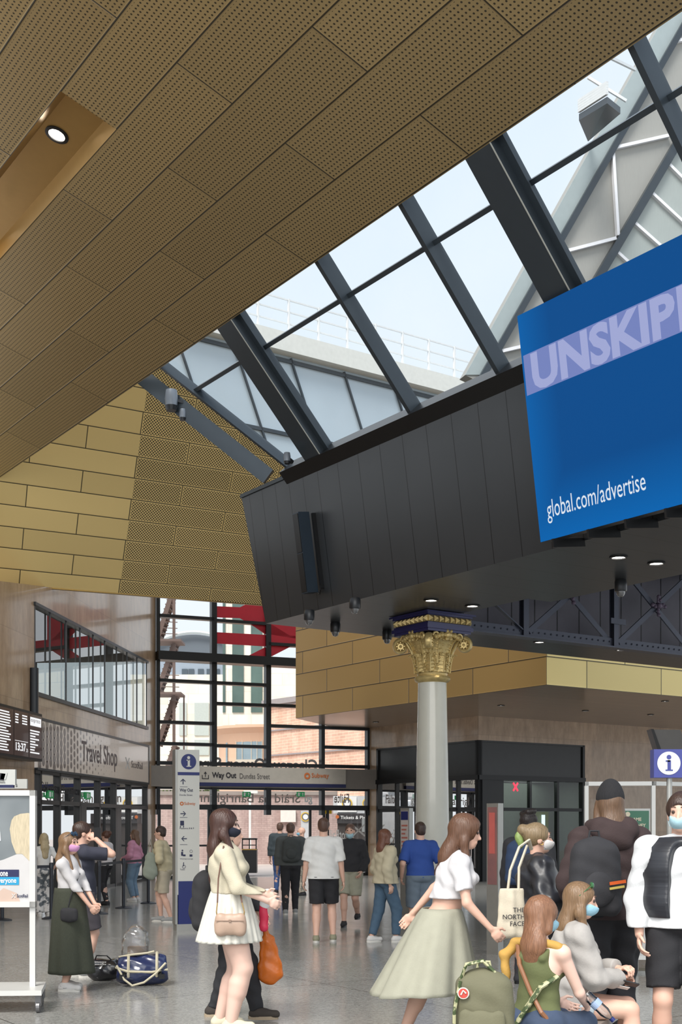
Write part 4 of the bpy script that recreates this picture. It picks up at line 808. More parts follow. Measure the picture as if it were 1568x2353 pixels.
# ================================================================ bulkhead fittings
scf = thing('advertising_screen', 'large tilted blue advertising screen reading global.com/advertise on the bulkhead', 'screen', FACE.hit(1243, 1246), world=True)
SCR = PL(FACE.p-D4*.5, FACE.a, FACE.b); so = SCR.hit(1243, 1246); sn = SCR.n if SCR.n[1] < 0 else -SCR.n
SFR = FR(so, -FACE.a, -sn, FACE.b)                                  # x to the right along the screen, y into it, z up
def sc(u, v): d = SCR.hit(u, v)-so; return float(np.dot(d, SFR.x)), float(np.dot(d, SFR.z))
w0, h0 = sc(1188, 727); w1 = 7.5; print('screen h', h0, w0, sc(1568, 537), sc(1568, 1157))
blue = bpy.data.materials.new('screen_blue'); blue.use_nodes = True; nb = NB(blue.node_tree); B = blue.node_tree.nodes['Principled BSDF']
tcn = nb.node('ShaderNodeUVMap'); sp = nb.node('ShaderNodeSeparateXYZ'); nb.link(tcn.outputs[0], sp.inputs[0]); mr = nb.node('ShaderNodeMapRange'); mr.inputs['From Max'].default_value = .28*h0; mr.inputs['To Min'].default_value = 1; mr.inputs['To Max'].default_value = 0; nb.link(sp.outputs[1], mr.inputs['Value'])
mr2 = nb.node('ShaderNodeMapRange'); mr2.inputs['From Max'].default_value = .5; mr2.inputs['To Min'].default_value = 1; mr2.inputs['To Max'].default_value = 0; nb.link(sp.outputs[0], mr2.inputs['Value'])
c = nb.mix(nb.m('MULTIPLY', nb.m('MAXIMUM', mr.outputs[0], nb.m('MULTIPLY', mr2.outputs[0], .8)), .9), srgb(0, 72, 136), srgb(0, 100, 176)); B.inputs['Base Color'].default_value = (0, .01, .03, 1); nb.link(c, B.inputs['Emission Color']); B.inputs['Emission Strength'].default_value = .78; B.inputs['Roughness'].default_value = .6; B.inputs['Specular IOR Level'].default_value = .15
m = MB(); m.poly([SFR(0, 0, 0), SFR(w1, 0, 0), SFR(w1, 0, h0), SFR(0, 0, h0)]); m.build('display', blue, scf, uvpl=PL(so, SFR.x, SFR.z))
m = MB(); m.box(SFR, 0, w1, .01, .2, .0, h0); m.build('cabinet', black, scf)
lw = emis('screen_white', srgb(225, 235, 245), .75); x0, z0 = sc(1262, 1203); x1, z1 = sc(1485, 1122)
a0 = sc(1261, 1204); a1 = sc(1486, 1124)
text('global.com/advertise', SFR, a0[0], min(a0[1], a1[1])-.0, a1[0], min(a0[1], a1[1])+.27, mat=lw, parent=scf, y=-.004)
b0_ = sc(1212, 910); b1_ = sc(1203, 818); lav = emis('screen_lavender', srgb(112, 128, 190), .75); lav2 = emis('screen_pale', srgb(160, 168, 215), .75)
m = MB(); m.poly([SFR(b0_[0], -.002, b0_[1]), SFR(w1, -.002, b0_[1]), SFR(w1, -.002, b1_[1]), SFR(b1_[0], -.002, b1_[1])]); m.build('lavender_band', lav, scf)
e_ = sc(1552, 700); text('UNSKIP', SFR, b0_[0]+.12, b0_[1]+.01, sc(1556, 740)[0], b1_[1]-.01, mat=lav2, parent=scf, y=-.005, bold=.04); text('P', SFR, sc(1562, 740)[0], b0_[1]+.01, sc(1562, 740)[0]+.35, b1_[1]-.01, mat=lav2, parent=scf, y=-.005, bold=.04)
print('band', b0_, b1_, e_)
for k in range(8): m = MB(); x = .2+k*.56; m.box(SFR, x, x+.03, -.02, .5, -.10, 0); m.build('support_bracket', black, scf)
sp2 = thing('column_loudspeaker', 'long black line loudspeaker mounted upright on the dark bulkhead', 'loudspeaker', FACE.hit(735, 1265), world=True)
FF = FR(FACE.p, -FACE.a, -(FACE.n if FACE.n[1] < 0 else -FACE.n), FACE.b)
def fc(u, v): d = FACE.hit(u, v)-FACE.p; return float(np.dot(d, FF.x)), float(np.dot(d, FF.z))
xa_, za_ = fc(742, 1360); xb_, zb2 = fc(722, 1175)
m = MB(); m.rbox(FF, xa_-.20, xa_-.02, -.26, -.06, za_, zb2, r=.04) if False else m.box(FF, xa_-.17, xa_, -.28, -.08, za_, zb2); m.build('housing', mat('speaker_blue', srgb(46, 58, 70), .35, .3), sp2)
m = MB(); m.box(FF, xa_-.155, xa_-.015, -.29, -.275, za_+.02, (za_+zb2)/2-.01); m.box(FF, xa_-.155, xa_-.015, -.29, -.275, (za_+zb2)/2+.01, zb2-.02); m.build('grille', black, sp2)
m = MB(); m.box(FF, xa_+.02, xa_+.06, -.06, 0, za_+.05, zb2-.03); m.tube([FF(xa_+.04, -.05, za_+.1), FF(xa_+.06, -.08, za_+.02), FF(xa_, -.06, za_-.03), FF(xa_-.04, -.1, za_+.03)], .012, 6); m.build('bracket', black, sp2)
cct = mat('camera_black', srgb(40, 42, 46), .3, .2); cgl = mat('camera_dome', srgb(96, 96, 98), .08, .2, coat=1)
def dome(u, v, lab, r=.085, zs=ZS):
    c = atz(u, v-14, zs); t = thing('dome_camera', lab, 'security camera', c, world=True)
    m = MB(); m.lathe([(r*.9, 0), (r, -.03), (r, -.15), (r*.9, -.165)], c=c, n=20, caps=False); m.lathe([(.01, -.16), (r*.9, -.165)], c=c, n=20, caps=False); m.build('housing', cct, t, smooth=True)
    m = MB(); m.lathe([(r*.72, -.165), (r*.66, -.2), (r*.45, -.23), (.003, -.24)], c=c, n=18, caps=False); m.build('dome', cgl, t, smooth=True)
dome(711, 1416, 'dome camera under the lower left corner of the bulkhead'); dome(816, 1388, 'dome camera under the bulkhead, right of the long loudspeaker'); dome(771, 1444, 'lowest dome camera, between the bulkhead corner and the capital'); dome(890, 1462, 'dome camera tucked behind the left volute of the capital'); dome(1427, 1346, 'dome camera at the girder opening below the blue screen')
def spotcam(P, lab, d, s_=1.0):
    t = thing('bullet_camera', lab, 'security camera', P, world=True); d = nrm(d); e = V3(P)
    m = MB(); m.tube([e+V3(0, 0, .14*s_), e+V3(0, 0, .02), e-V3(0, 0, .1)*s_], [.085*s_, .10*s_, .09*s_], 16); m.build('shroud', mat('camera_grey', srgb(120, 128, 138), .35, .3), t, smooth=True)
    m = MB(); m.tube([e-V3(0, 0, .1)*s_, e-V3(0, 0, .17)*s_], [.10*s_, .075*s_], 16); m.build('lens_housing', cct, t, smooth=True); m = MB(); m.beam(e, e+d*.22*s_, .05, .05); m.build('bracket', cct, t)
q1c = aty(394, 918, (pa+(pb-pa)*.2)[1]-.15); q2c = aty(420, 952, (pa+(pb-pa)*.3)[1]-.05)
spotcam(q1c, 'grey shrouded camera high on the hip beam near the gold gable', (.8, .3, -.1), 1.1); spotcam(q2c, 'smaller dark camera just below it on the hip beam', (.8, .4, 0), .6); spotcam(aty(660, 1052, 18.9), 'camera at the foot of the hip beam by the bulkhead corner', (.5, .5, -.3), .55)
# column with its capital ------------------------------------------------------------------
cl_ = thing('column', 'white round column with a gilded Corinthian capital under a navy block', 'column', colP); colm = mat('column_paint', srgb(196, 196, 186), .22, coat=.5, var=.03, bump=.03)
zc1 = HC+(HZ-1566)/F_PX*20; 
m = MB(); prof = [(.36, 0), (.36, .12), (.33, .14), (.34, .2), (.31, .24), (.285, .28)]
for k in range(21):
    f = k/20; prof.append((.284-.054*f**1.5, .3+(zc1-.3)*f))
m.lathe(prof, n=48); m.build('shaft', colm, cl_, smooth=True)
gild = mat('gilding', srgb(214, 190, 130), .32, .5, var=.22, scale=14, bump=.25, bscale=40)
GFr = FR((0, 0, 0), D2, -D4, UP)
m = MB(); rt = .23; m.lathe([(rt, -.03), (rt+.05, .0), (rt+.065, .035), (rt+.05, .07), (rt+.01, .085), (rt+.02, .12), (rt, .14)], c=(0, 0, zc1), n=40, caps=False)
m.lathe([(rt, .13), (rt+.02, .25), (rt+.05, .4), (rt+.10, .55), (rt+.17, .68), (rt+.2, .72)], c=(0, 0, zc1), n=40, caps=False); m.build('bell', gild, cl_, smooth=True)
def leaf(mb, ang, z0, hgt, wd, r0, flare, lobes=5):
    """an acanthus leaf that follows the bell and curls outward at the tip"""
    ca_, sa_ = math.cos(ang), math.sin(ang); n = 12; L, Rr, C_ = [], [], []
    for i in range(n+1):
        f = i/n; z = z0+hgt*min(1, f*1.12)-(.09*hgt*max(0, f-.85)/.15 if f > .85 else 0); r = r0+flare*f**2.2+(.035*max(0, f-.7)/.3); wv = wd*(.55+.55*math.sin(math.pi*min(1, f*.95+.08)))*(1+.22*math.cos(f*lobes*2*math.pi))*(1 if f < .85 else (1-f)/.15*.7+.3)
        for Lq, s_, dr in ((L, -1, -.018), (Rr, 1, -.018), (C_, 0, .034)): Lq.append(V3(ca_*(r+dr)-sa_*wv*s_, sa_*(r+dr)+ca_*wv*s_, z))
    vs = L+C_+Rr; k = n+1; fs = [(i, i+1, k+i+1, k+i) for i in range(n)]+[(k+i, k+i+1, 2*k+i+1, 2*k+i) for i in range(n)]
    o = len(mb.v); mb.add(vs, fs); rib = [p+V3(ca_, sa_, 0)*.012 for p in C_]; mb.tube(rib, [.012]*len(rib), 6)
    for s_, Lq in ((-1, L), (1, Rr)):
        for i in range(1, n, 2): mb.tube([C_[i-1]+V3(ca_, sa_, 0)*.008, Lq[i]*.98+V3(0, 0, zc1*.02)+V3(ca_, sa_, 0)*.006], [.01, .007], 5)
        for i in range(2, n, 2): mb.ball(Lq[i]+V3(ca_, sa_, 0)*.012, .024, 8)
a45 = math.atan2(D2[1], D2[0])
for k in range(8):
    m = MB(); leaf(m, a45+k*math.pi/4, zc1+.13, .30, .085, .245, .07); m.build('lower_leaf', gild, cl_, smooth=True)
for k in range(8):
    m = MB(); leaf(m, a45+(k+.5)*math.pi/4, zc1+.26, .40, .095, .25, .16); m.build('upper_leaf', gild, cl_, smooth=True)
hb2 = .40                                                            # volutes at the four corners
for i in range(4):
    d = (nrm(D2*(1 if i in (0, 1) else -1)+D4*(1 if i in (0, 2) else -1))); s_ = np.cross(UP, d); m = MB(); cc = d*(hb2*1.28)+V3(0, 0, zc1+.57); pts = []
    for k in range(34):
        a = -math.pi*.5+.25+k*.27*1.0; rr = .115*(1-k/40); pts.append(cc+d*rr*math.cos(math.pi-a)*-1*-1+UP*rr*math.sin(a)*-1*-1)
    m.tube([d*.26+V3(0, 0, zc1+.28), d*.33+V3(0, 0, zc1+.48), d*.42+V3(0, 0, zc1+.64), cc+UP*.118], [.025, .03, .035, .04], 8)
    vol = [cc+(d*math.cos(t_)+UP*math.sin(t_))*(.115*(1-t2/13)) for t_, t2 in ((math.pi/2-k*.35, k*.35) for k in range(32))]
    m.tube(vol, [.042-.0008*k for k in range(32)], 8, flat=1.5); m.lathe([(.001, -.05), (.05, -.05), (.05, .05), (.001, .05)], ax=FR(cc, d, UP, s_), n=14, caps=False)
    for q in range(8): a = q*math.pi/4; [m.ball(cc+(d*math.cos(a)+UP*math.sin(a))*.062+s_*h_, .018, 6) for h_ in (-.055, .055)]
    for h_ in (-.06, .06): m.ball(cc+s_*h_, .024, 8)
    m.build('volute', gild, cl_, smooth=True)
m = MB()
for i, (da, sg_) in enumerate(((D2, 1), (D2, -1), (D4, 1), (D4, -1))):
    c = da*sg_*.40+V3(0, 0, zc1+.70); t_ = np.cross(UP, da)
    m.ball(c, .075, 10, (1, 1, .9))
    for q in range(6): a = q*math.pi/3; m.ball(c+t_*.075*math.cos(a)+UP*.07*math.sin(a)+da*sg_*.02, .036, 8)
    for s2 in (-1, 1):
        for j, rr in enumerate((.05, .045, .035)): m.ball(c+t_*s2*(.13+.06*j)-UP*.02*j, rr, 8)
        cc = c+t_*s2*.24-UP*.03; m.tube([cc+(t_*math.cos(q)+UP*math.sin(q))*(.07*(1-q/9)) for q in np.linspace(0, 7, 18)], .02, 6)
m.build('rosettes', gild, cl_, smooth=True)
nav = mat('navy_gloss', srgb(36, 38, 92), .3, coat=.4, var=.1); m = MB(); CF3 = FR((0, 0, zc1), -D2, D4, UP)
zA = ZS-zc1
for (h, z0, z1) in ((.44, .74, .78), (.47, .78, .84), (.445, .84, .875), (.46, .99, 1.02), (.50, 1.02, 1.06), (.54, 1.06, 1.10), (.57, 1.10, zA-.01)):
    z1 = min(z1, zA-.01)
    if z1 > z0: m.box(CF3, -h, h, -h, h, z0, z1)
m.box(CF3, -.42, .42, -.42, .42, .86, 1.0)
m.build('block', nav, cl_); print('capital room', zA)
st_ = 0
m = MB()
for k in range(8):
    q = -.44+.88*(k+.5)/8; e = .047
    for fx in range(4):
        f = [(lambda a, b, z: CF3(a, -.42-b, z)), (lambda a, b, z: CF3(a, .42+b, z)), (lambda a, b, z: CF3(-.42-b, a, z)), (lambda a, b, z: CF3(.42+b, a, z))][fx]
        m.add([f(q-e, 0, .885), f(q+e, 0, .885), f(q+e, 0, .98), f(q-e, 0, .98), f(q-e, .03, .885), f(q+e, .03, .885), f(q+e, .03, .98), f(q-e, .03, .98), f(q, .085, .933)], [(0, 1, 5, 4), (1, 2, 6, 5), (2, 3, 7, 6), (3, 0, 4, 7), (4, 5, 8), (5, 6, 8), (6, 7, 8), (7, 4, 8)])
m.build('stud_row', gild, cl_)
# ================================================================ signs and stands on the floor
def icon_i(par, fr, x, z, r, y, disc_m, i_m):
    m = MB(); m.disc(fr, x, z, r, y, n=40); m.build('info_disc', disc_m, par)
    m = MB(); y2 = y-.003; m.disc(fr, x, z+r*.52, r*.2, y2, n=20)
    for (a, b, c, d) in ((-.13, .17, -.55, .25), (-.28, .1, .12, .25), (-.3, .34, -.66, -.55)): m.poly([fr(x+a*r, y2, z+c*r), fr(x+b*r, y2, z+c*r), fr(x+b*r, y2, z+d*r), fr(x+a*r, y2, z+d*r)])
    m.build('info_letter', i_m, par)
pyb = atz(430, 2137, 0); py = thing('information_pylon', 'white and navy information pylon with an i roundel, arrows and Way Out text', 'sign', pyb, math.radians(20))
pw_m = mat('pylon_white', srgb(200, 200, 194), .4, var=.01); navb = mat('pylon_navy', srgb(28, 40, 104), .4); als = mat('brushed_steel', srgb(168, 168, 164), .35, .6)
F8 = FR((0, 0, 0), (1, 0, 0), (0, 1, 0), UP); wz = lambda v: HC+(HZ-v)/F_PX*pyb[1]; hw = .175
m = MB(); m.box(F8, -hw, hw, -.11, .11, wz(2055), 2.86); m.build('body', pw_m, py); m = MB(); m.box(F8, -hw+.01, hw-.01, -.115, .11, wz(2122), wz(2024)); m.build('navy_base', navb, py)
m = MB(); m.box(F8, -hw-.02, hw+.02, -.125, .125, 0, wz(2122)); m.box(F8, -hw-.035, -hw, -.1, .12, .1, 2.86); m.build('plinth', als, py)
m = MB(); m.box(F8, -hw, hw, -.114, -.11, wz(1782), wz(1775)); m.build('navy_stripe', navb, py); icon_i(py, F8, 0, wz(1751), .122, -.113, navb, pw_m)
inkb = mat('ink_blue', srgb(34, 40, 74), .5)
def arrow(mb, x, z, s_, a, y=-.113, w_=.18):
    c, n_ = math.cos(a), math.sin(a); T = lambda p, q: F8(x+s_*(p*c-q*n_), y, z+s_*(p*n_+q*c))
    mb.poly([T(-1, -w_), T(.6, -w_), T(.6, w_), T(-1, w_)]); mb.poly([T(1.15, 0), T(.25, .95), T(-.12, .95), T(.7, 0)]); mb.poly([T(1.15, 0), T(.7, 0), T(-.12, -.95), T(.25, -.95)])
m = MB(); arrow(m, -.09, wz(1797), .042, math.pi/2); arrow(m, -.09, wz(1870), .042, 0); arrow(m, -.07, wz(1927), .042, math.pi)
for v in (1809, 1879, 1941): m.poly([F8(-.14, -.113, wz(v)), F8(-.02, -.113, wz(v)), F8(-.02, -.113, wz(v)+.006), F8(-.14, -.113, wz(v)+.006)])
m.box(F8, -.135, -.075, -.114, -.111, wz(1897), wz(1886)); m.box(F8, -.14, -.125, -.114, -.111, wz(1901), wz(1898)); m.box(F8, -.09, -.075, -.114, -.111, wz(1901), wz(1898))
m.disc(F8, .04, wz(1956), .024, -.113, r2=.019); m.disc(F8, -.10, wz(1954), .014, -.113); m.box(F8, -.12, -.09, -.114, -.111, wz(1966), wz(1957)); m.box(F8, -.09, -.05, -.114, -.111, wz(1967), wz(1963)); m.box(F8, .015, .06, -.114, -.111, wz(1968), wz(1963))
m.disc(F8, -.08, wz(1982), .008, -.113); m.disc(F8, -.075, wz(1991), .028, -.113, r2=.021); m.box(F8, -.088, -.076, -.114, -.111, wz(1990), wz(1983)); m.build('pictograms', inkb, py)
T8 = lambda s, x0, v1, x1, v0, mm, b=0: text(s, F8, x0, wz(v1), x1, wz(v0), mat=mm, parent=py, y=-.114, bold=b)
T8('Way Out', -.145, 1822, .07, 1812, inkb, .02); T8('Dundas Street', -.145, 1829, .06, 1825, inkb); T8('Subway', -.07, 1852, .11, 1843, orr, .01); T8('Platforms 8 & 9', -.145, 1905, .085, 1901.5, inkb, .01); T8('Waiting Lounge', -.14, 1975, .07, 1971.5, inkb); T8('Toilet', -.14, 1999, -.06, 1995.5, inkb)
m = MB(); m.disc(F8, -.11, wz(1847), .032, -.113, r2=.014); m.build('roundel', orr, py)
# wheeled poster stand at the left border
pst = thing('poster_stand', 'white wheeled poster stand with a poster of a blonde person, at the left border', 'poster stand', atz(20, 2318, 0), math.radians(4))
Yp = atz(20, 2318, 0)[1]; wp = lambda v: HC+(HZ-v)/F_PX*Yp; xp = lambda u: (u-20)/F_PX*Yp; print('stand Y', Yp, wp(1818), wp(2088))
m = MB(); x1_ = xp(82); zt_, zb_ = wp(1816), wp(2084)
for (a, b, c, d) in ((-1.0, x1_, zt_-.05, zt_), (-1.0, x1_, zb_, zb_+.05), (x1_-.05, x1_, zb_, zt_), (-1.0, -.95, zb_, zt_)): m.box(F8, a, b, -.05, .05, c, d)
m.build('frame', white_m, pst); m = MB(); m.box(F8, x1_-.055, x1_-.005, -.02, .02, .16, zb_); m.box(F8, -.99, -.94, -.02, .02, .16, zb_); m.build('post', white_m, pst)
m = MB(); m.prism([F8(-1.05, -.32, .16), F8(xp(108), -.32, .16), F8(xp(92), .3, .16), F8(-1.05, .3, .16)], (0, 0, .045)); m.build('base', white_m, pst)
for xx, yy in ((xp(98), -.25), (xp(84), .24), (-.9, -.25), (-.9, .24)):
    m = MB(); m.lathe([(.001, -.015), (.05, -.015), (.05, .015), (.001, .015)], ax=FR((xx, yy, .05), (0, 1, 0), (0, 0, 1), (1, 0, 0)), n=16, caps=False); m.box(FR((xx, yy, .06), (1, 0, 0), (0, 1, 0)), -.025, .025, -.02, .05, 0, .1); m.build('caster', mat('caster_grey', srgb(110, 110, 112), .4, .5), pst)
pm = bpy.data.materials.new('poster_backdrop'); pm.use_nodes = True; nb = NB(pm.node_tree); B = pm.node_tree.nodes['Principled BSDF']; tcn = nb.node('ShaderNodeTexCoord'); nz = nb.node('ShaderNodeTexNoise'); nz.inputs['Scale'].default_value = 2.2; nb.link(tcn.outputs['Object'], nz.inputs['Vector']); nb.link(nb.mix(nz.outputs[0], srgb(52, 62, 70), srgb(150, 156, 158)), B.inputs['Base Color']); B.inputs['Roughness'].default_value = .15
m = MB(); m.box(F8, -.95, x1_-.05, -.03, -.01, zb_+.05, zt_-.05); m.build('poster', pm, pst)
def ppoly(pts, mm, y, nm): m = MB(); m.poly([F8(xp(u), y, wp(v)) for u, v in pts]); return m.build(nm, mm, pst)
ppoly([(-120, 2010), (10, 1975), (46, 1960), (78, 1975), (78, 2083), (-120, 2083)], mat('poster_shirt', srgb(196, 194, 194), .3), -.032, 'poster_figure')
ppoly([(28, 1885), (34, 1876), (48, 1870), (66, 1868), (77, 1872), (77, 1982), (68, 1978), (52, 1962), (38, 1962), (28, 1935), (24, 1905)], mat('poster_hair', srgb(200, 186, 158), .3, var=.2, scale=40, stretch=(3, 1, .4)), -.034, 'poster_hair')
ppoly([(-30, 1900), (2, 1905), (4, 1932), (-30, 1938)], mat('poster_mask', srgb(214, 220, 224), .4), -.034, 'poster_mask')
ppoly([(-100, 1998), (45, 1998), (45, 2015), (-100, 2015)], navy, -.036, 'navy_caption'); ppoly([(-100, 2015), (45, 2015), (45, 2033), (-100, 2033)], mat('caption_blue', srgb(30, 150, 196), .4), -.036, 'blue_caption')
ppoly([(-40, 2083), (10, 2040), (40, 2052), (52, 2083)], mat('poster_skin', srgb(196, 172, 158), .4), -.0335, 'poster_hands')
text('or one', F8, xp(-12), wp(2013), xp(20), wp(2003), mat=whp, parent=pst, y=-.039, bold=.02); text('everyone', F8, xp(-8), wp(2032), xp(39), wp(2020), mat=whp, parent=pst, y=-.039, bold=.02)
text('ScotRail', F8, xp(40), wp(2062), xp(65), wp(2054), mat=inkb, parent=pst, y=-.039, bold=.02)
m = MB(); 
for s_ in (1, -1): m.prism([F8(xp(28), -.039, wp(2058)-.02*s_), F8(xp(30), -.039, wp(2058)-.02*s_), F8(xp(38), -.039, wp(2058)+.02*s_), F8(xp(36), -.039, wp(2058)+.02*s_)], (0, .002, 0))
m.build('cross_emblem', silv2, pst)
# queue barrier posts with belts
bp = mat('barrier_black', srgb(46, 50, 58), .35, .3)
def barrier(u, v, lab, h=.98):
    P = atz(u, v, 0); t = thing('queue_barrier', lab, 'queue barrier', P, group='queue barriers by the travel shop')
    m = MB(); m.lathe([(.17, 0), (.17, .012), (.12, .03), (.035, .045)], n=28); m.build('base', bp, t, smooth=True)
    m = MB(); m.lathe([(.034, .04), (.034, h-.08)], n=16); m.build('post', bp, t, smooth=True); m = MB(); m.lathe([(.04, h-.09), (.04, h), (.03, h+.02)], n=16); m.build('head', bp, t, smooth=True); return P
bl = [('queue barrier post beside the floral trousers', 118, 2111), ('queue barrier post behind the phone caller', 228, 2100), ('queue barrier post in front of the blue jeans', 284, 2087), ('queue barrier post by the shorts wearer', 341, 2076), ('queue barrier post nearest the poster stand', 5, 2115)]
BP = [barrier(u, v, l) for l, u, v in bl]
def belt(a, b, lab):
    m = MB(); p = BP[a]+UP*.93; q = BP[b]+UP*.93; m.beam(p, q, .006, .05); tag(m.build('belt', bp), lab, 'barrier belt')
belt(1, 2, 'black retractable belt between the phone caller and blue jeans'); belt(2, 3, 'black retractable belt reaching the post by the shorts wearer'); belt(4, 0, 'black retractable belt behind the poster stand')
# slim advertising totems
def totem(u0, u1, vt, Y, lab, kind):
    x0 = (u0-CX)/F_PX*Y; x1 = (u1-CX)/F_PX*Y; t = thing('poster_totem', lab, 'poster totem', ((x0+x1)/2, Y, 0), math.radians(-50)); h = HC+(HZ-vt)/F_PX*Y; w_ = .12 if kind else .10; 
    m = MB(); m.box(F8, -w_, w_, -.05, .05, .0, h); m.build('body', als, t); m = MB(); m.box(F8, -w_+.02, w_-.02, -.055, -.05, h-1.05, h-.05)
    m.build('poster', mat('totem_pale', srgb(206, 196, 192), .3) if kind else mat('totem_photo', srgb(176, 112, 104), .3, col2=srgb(92, 84, 90), scale=5), t)
    m = MB()
    if kind:
        m.box(F8, -w_+.025, w_-.025, -.058, -.055, h-.22, h-.06); m.build('header', navb, t); m = MB()
        for k in range(9): m.box(F8, -w_+.04, w_-.04-.03*(k % 3), -.058, -.055, h-.34-k*.075, h-.31-k*.075)
        m.build('text_lines', mat('rusty_text', srgb(186, 110, 96), .5), t)
    else: m.box(F8, -.05, .05, -.058, -.055, h-.65, h-.12); m.build('figure', mat('coral', srgb(206, 104, 96), .5), t)
totem(920, 950, 1857, 23, 'slim white floor totem with a printed notice, left of the column', 1); totem(1124, 1152, 1846, 16, 'slim white floor totem with a coral picture, right of the column', 0)
m = MB(); P = atz(852, 1925, 0) if False else None
nx, nz_ = RL.ab(RL.hit(853, 1893)); m.box(RLF, nx-.1, nx+.1, -.015, 0, nz_-.22, nz_+.05) if False else m.box(RLF, .02-.0, .3, -.02, 0, 1.45, 1.9); tag(m.build('wall_notice', pw_m), 'small white notice on the stone pier beside the glazing', 'notice')
# framed clear screen on wheels with the green poster behind, right
Ys = 13.5; xs = lambda u: (u-CX)/F_PX*Ys; zs = lambda v: HC+(HZ-v)/F_PX*Ys
cs = thing('protective_screen', 'clear protective screen in a white frame on blue wheels, behind the beanie wearer', 'screen', (xs(1420), Ys, 0)); X8 = lambda u: xs(u)-xs(1420)
FS = FR((0, 0, 0), nrm((1, -.12, 0)), (0, 1, 0), UP); m = MB()
a, b = X8(1345), X8(1504); zt_ = zs(1796)
for (p, q, r, s_) in ((a, b, zt_-.045, zt_), (a, a+.04, .2, zt_), (b-.04, b, .2, zt_), (a, b, .72, .76), (a, b, .2, .24)): m.box(FS, p, q, -.025, .025, r, s_)
m.box(FR(FS(b, 0, 0), nrm((.8, .5, 0)), nrm((-.5, .8, 0)), UP), 0, .55, -.02, .02, zt_-.045, zt_); m.box(FR(FS(b, 0, 0), nrm((.8, .5, 0)), nrm((-.5, .8, 0)), UP), .51, .55, -.02, .02, .2, zt_); m.build('frame', white_m, cs)
m = MB(); m.poly([FS(a, 0, .76), FS(b, 0, .76), FS(b, 0, zt_), FS(a, 0, zt_)]); m.build('pane', glass('acrylic', (.94, .95, .95), .9), cs); m = MB(); m.box(FS, a+.04, b-.04, -.01, .01, .24, .72); m.build('lower_panel', mat('panel_grey', srgb(188, 188, 186), .4), cs)
for xx in (a+.05, b-.03):
    m = MB(); c = FS(xx, -.02, .075); m.lathe([(.001, -.02), (.075, -.02), (.075, .02), (.001, .02)], ax=FR(c, (0, 1, 0), (0, 0, 1), (1, 0, 0)), n=20, caps=False); m.build('wheel', mat('wheel_blue', srgb(40, 70, 130), .4), cs, smooth=True)
    m = MB(); m.box(FS, xx-.03, xx+.03, -.03, .03, .12, .2); m.build('fork', als, cs)
gp_ = thing('green_poster', 'green poster reading Same Journey Better Price behind the clear screen', 'poster', (xs(1487), Ys+.5, 0)); Yg = Ys+.5; gx_ = lambda u: (u-1487)/F_PX*Yg; gz_ = lambda v: HC+(HZ-v)/F_PX*Yg
m = MB(); m.box(F8, gx_(1455), gx_(1520), 0, .05, gz_(1990), gz_(1858)); m.build('frame', white_m, gp_); m = MB(); m.box(F8, gx_(1462), gx_(1517), -.006, 0, gz_(1985), gz_(1863)); m.build('sheet', mat('poster_green', srgb(40, 112, 82), .4), gp_)
m = MB(); m.box(F8, -.03, .03, .0, .05, 0, gz_(1990)); m.box(F8, -.2, .2, -.15, .15, 0, .03); m.build('stand', als, gp_); pc = mat('poster_cream', srgb(226, 214, 186), .5)
for s_, v in (('SAME', 1886), ('JOURNEY', 1900), ('BETTER PRICE', 1914), ('GET INTO IT', 1928)): text(s_, F8, 0, gz_(v), mat=pc, parent=gp_, y=-.01, bold=.03, h=.036, align='C')
m = MB(); m.disc(F8, gx_(1468), gz_(1871), .028, -.01); m.build('cream_badge', pc, gp_)
# information cube at right
Yi = 9.6; ic = thing('information_sign', 'square blue information sign with a white i roundel on a steel pole', 'sign', ((1536-CX)/F_PX*Yi, Yi, 0)); iz = lambda v: HC+(HZ-v)/F_PX*Yi; s_ = .115
m = MB(); m.box(F8, -s_, s_+.06, -.02, .1, iz(1787), iz(1722)); m.build('panel', mat('info_blue', srgb(58, 66, 138), .4), ic); icon_i(ic, F8, 0, iz(1754), .09, -.024, mat('roundel_white', srgb(214, 218, 220), .4), MATS['info_blue'])
m = MB(); m.tube([(0.02, .04, 0), (0.02, .04, iz(1787))], .022, 12); m.build('pole', als, ic); m = MB(); m.lathe([(.2, 0), (.2, .015), (.03, .03)], n=24); m.build('base', als, ic)
Yd = 20.0; dm = thing('overhead_screen', 'dark tilted flat screen hung above the blue information sign', 'display', aty(1545, 1700, Yd)); 
FD = FR((0, 0, 0), (1, 0, 0), nrm((0, 1, .35)), nrm((0, -.35, 1))); e_ = Yd/F_PX
m = MB(); m.build('bracket', black, dm)
m = MB(); m.prism([V3((1497-1545)*e_, 0, 25*e_), V3((1503-1545)*e_, 0, 25*e_), V3((1523-1545)*e_, 0, -30*e_), V3((1514-1545)*e_, 0, -30*e_)], (0, .3, 0)); m.build('bracket', black, dm)
m = MB(); m.prism([V3((1503-1545)*e_, .05, 24*e_), V3((1566-1545)*e_, .05, 24*e_), V3((1588-1545)*e_, .05, -28*e_), V3((1522-1545)*e_, .05, -28*e_)], (0, .2, 0)); m.build('panel', mat('screen_off', srgb(92, 88, 84), .25), dm)
m = MB(); m.beam((0, .15, .1), (0, .15, 1.6), .05, .05); m.build('hanger', black, dm)
m = MB(); yb_ = 22.0; p = aty(1358, 1790, yb_); q = aty(1515, 1781, yb_); m.box(FR(p, nrm((q-p)*V3(1, 1, 0)), (0, 1, 0), UP), 0, 2.6, 0, .5, -.5, .06)
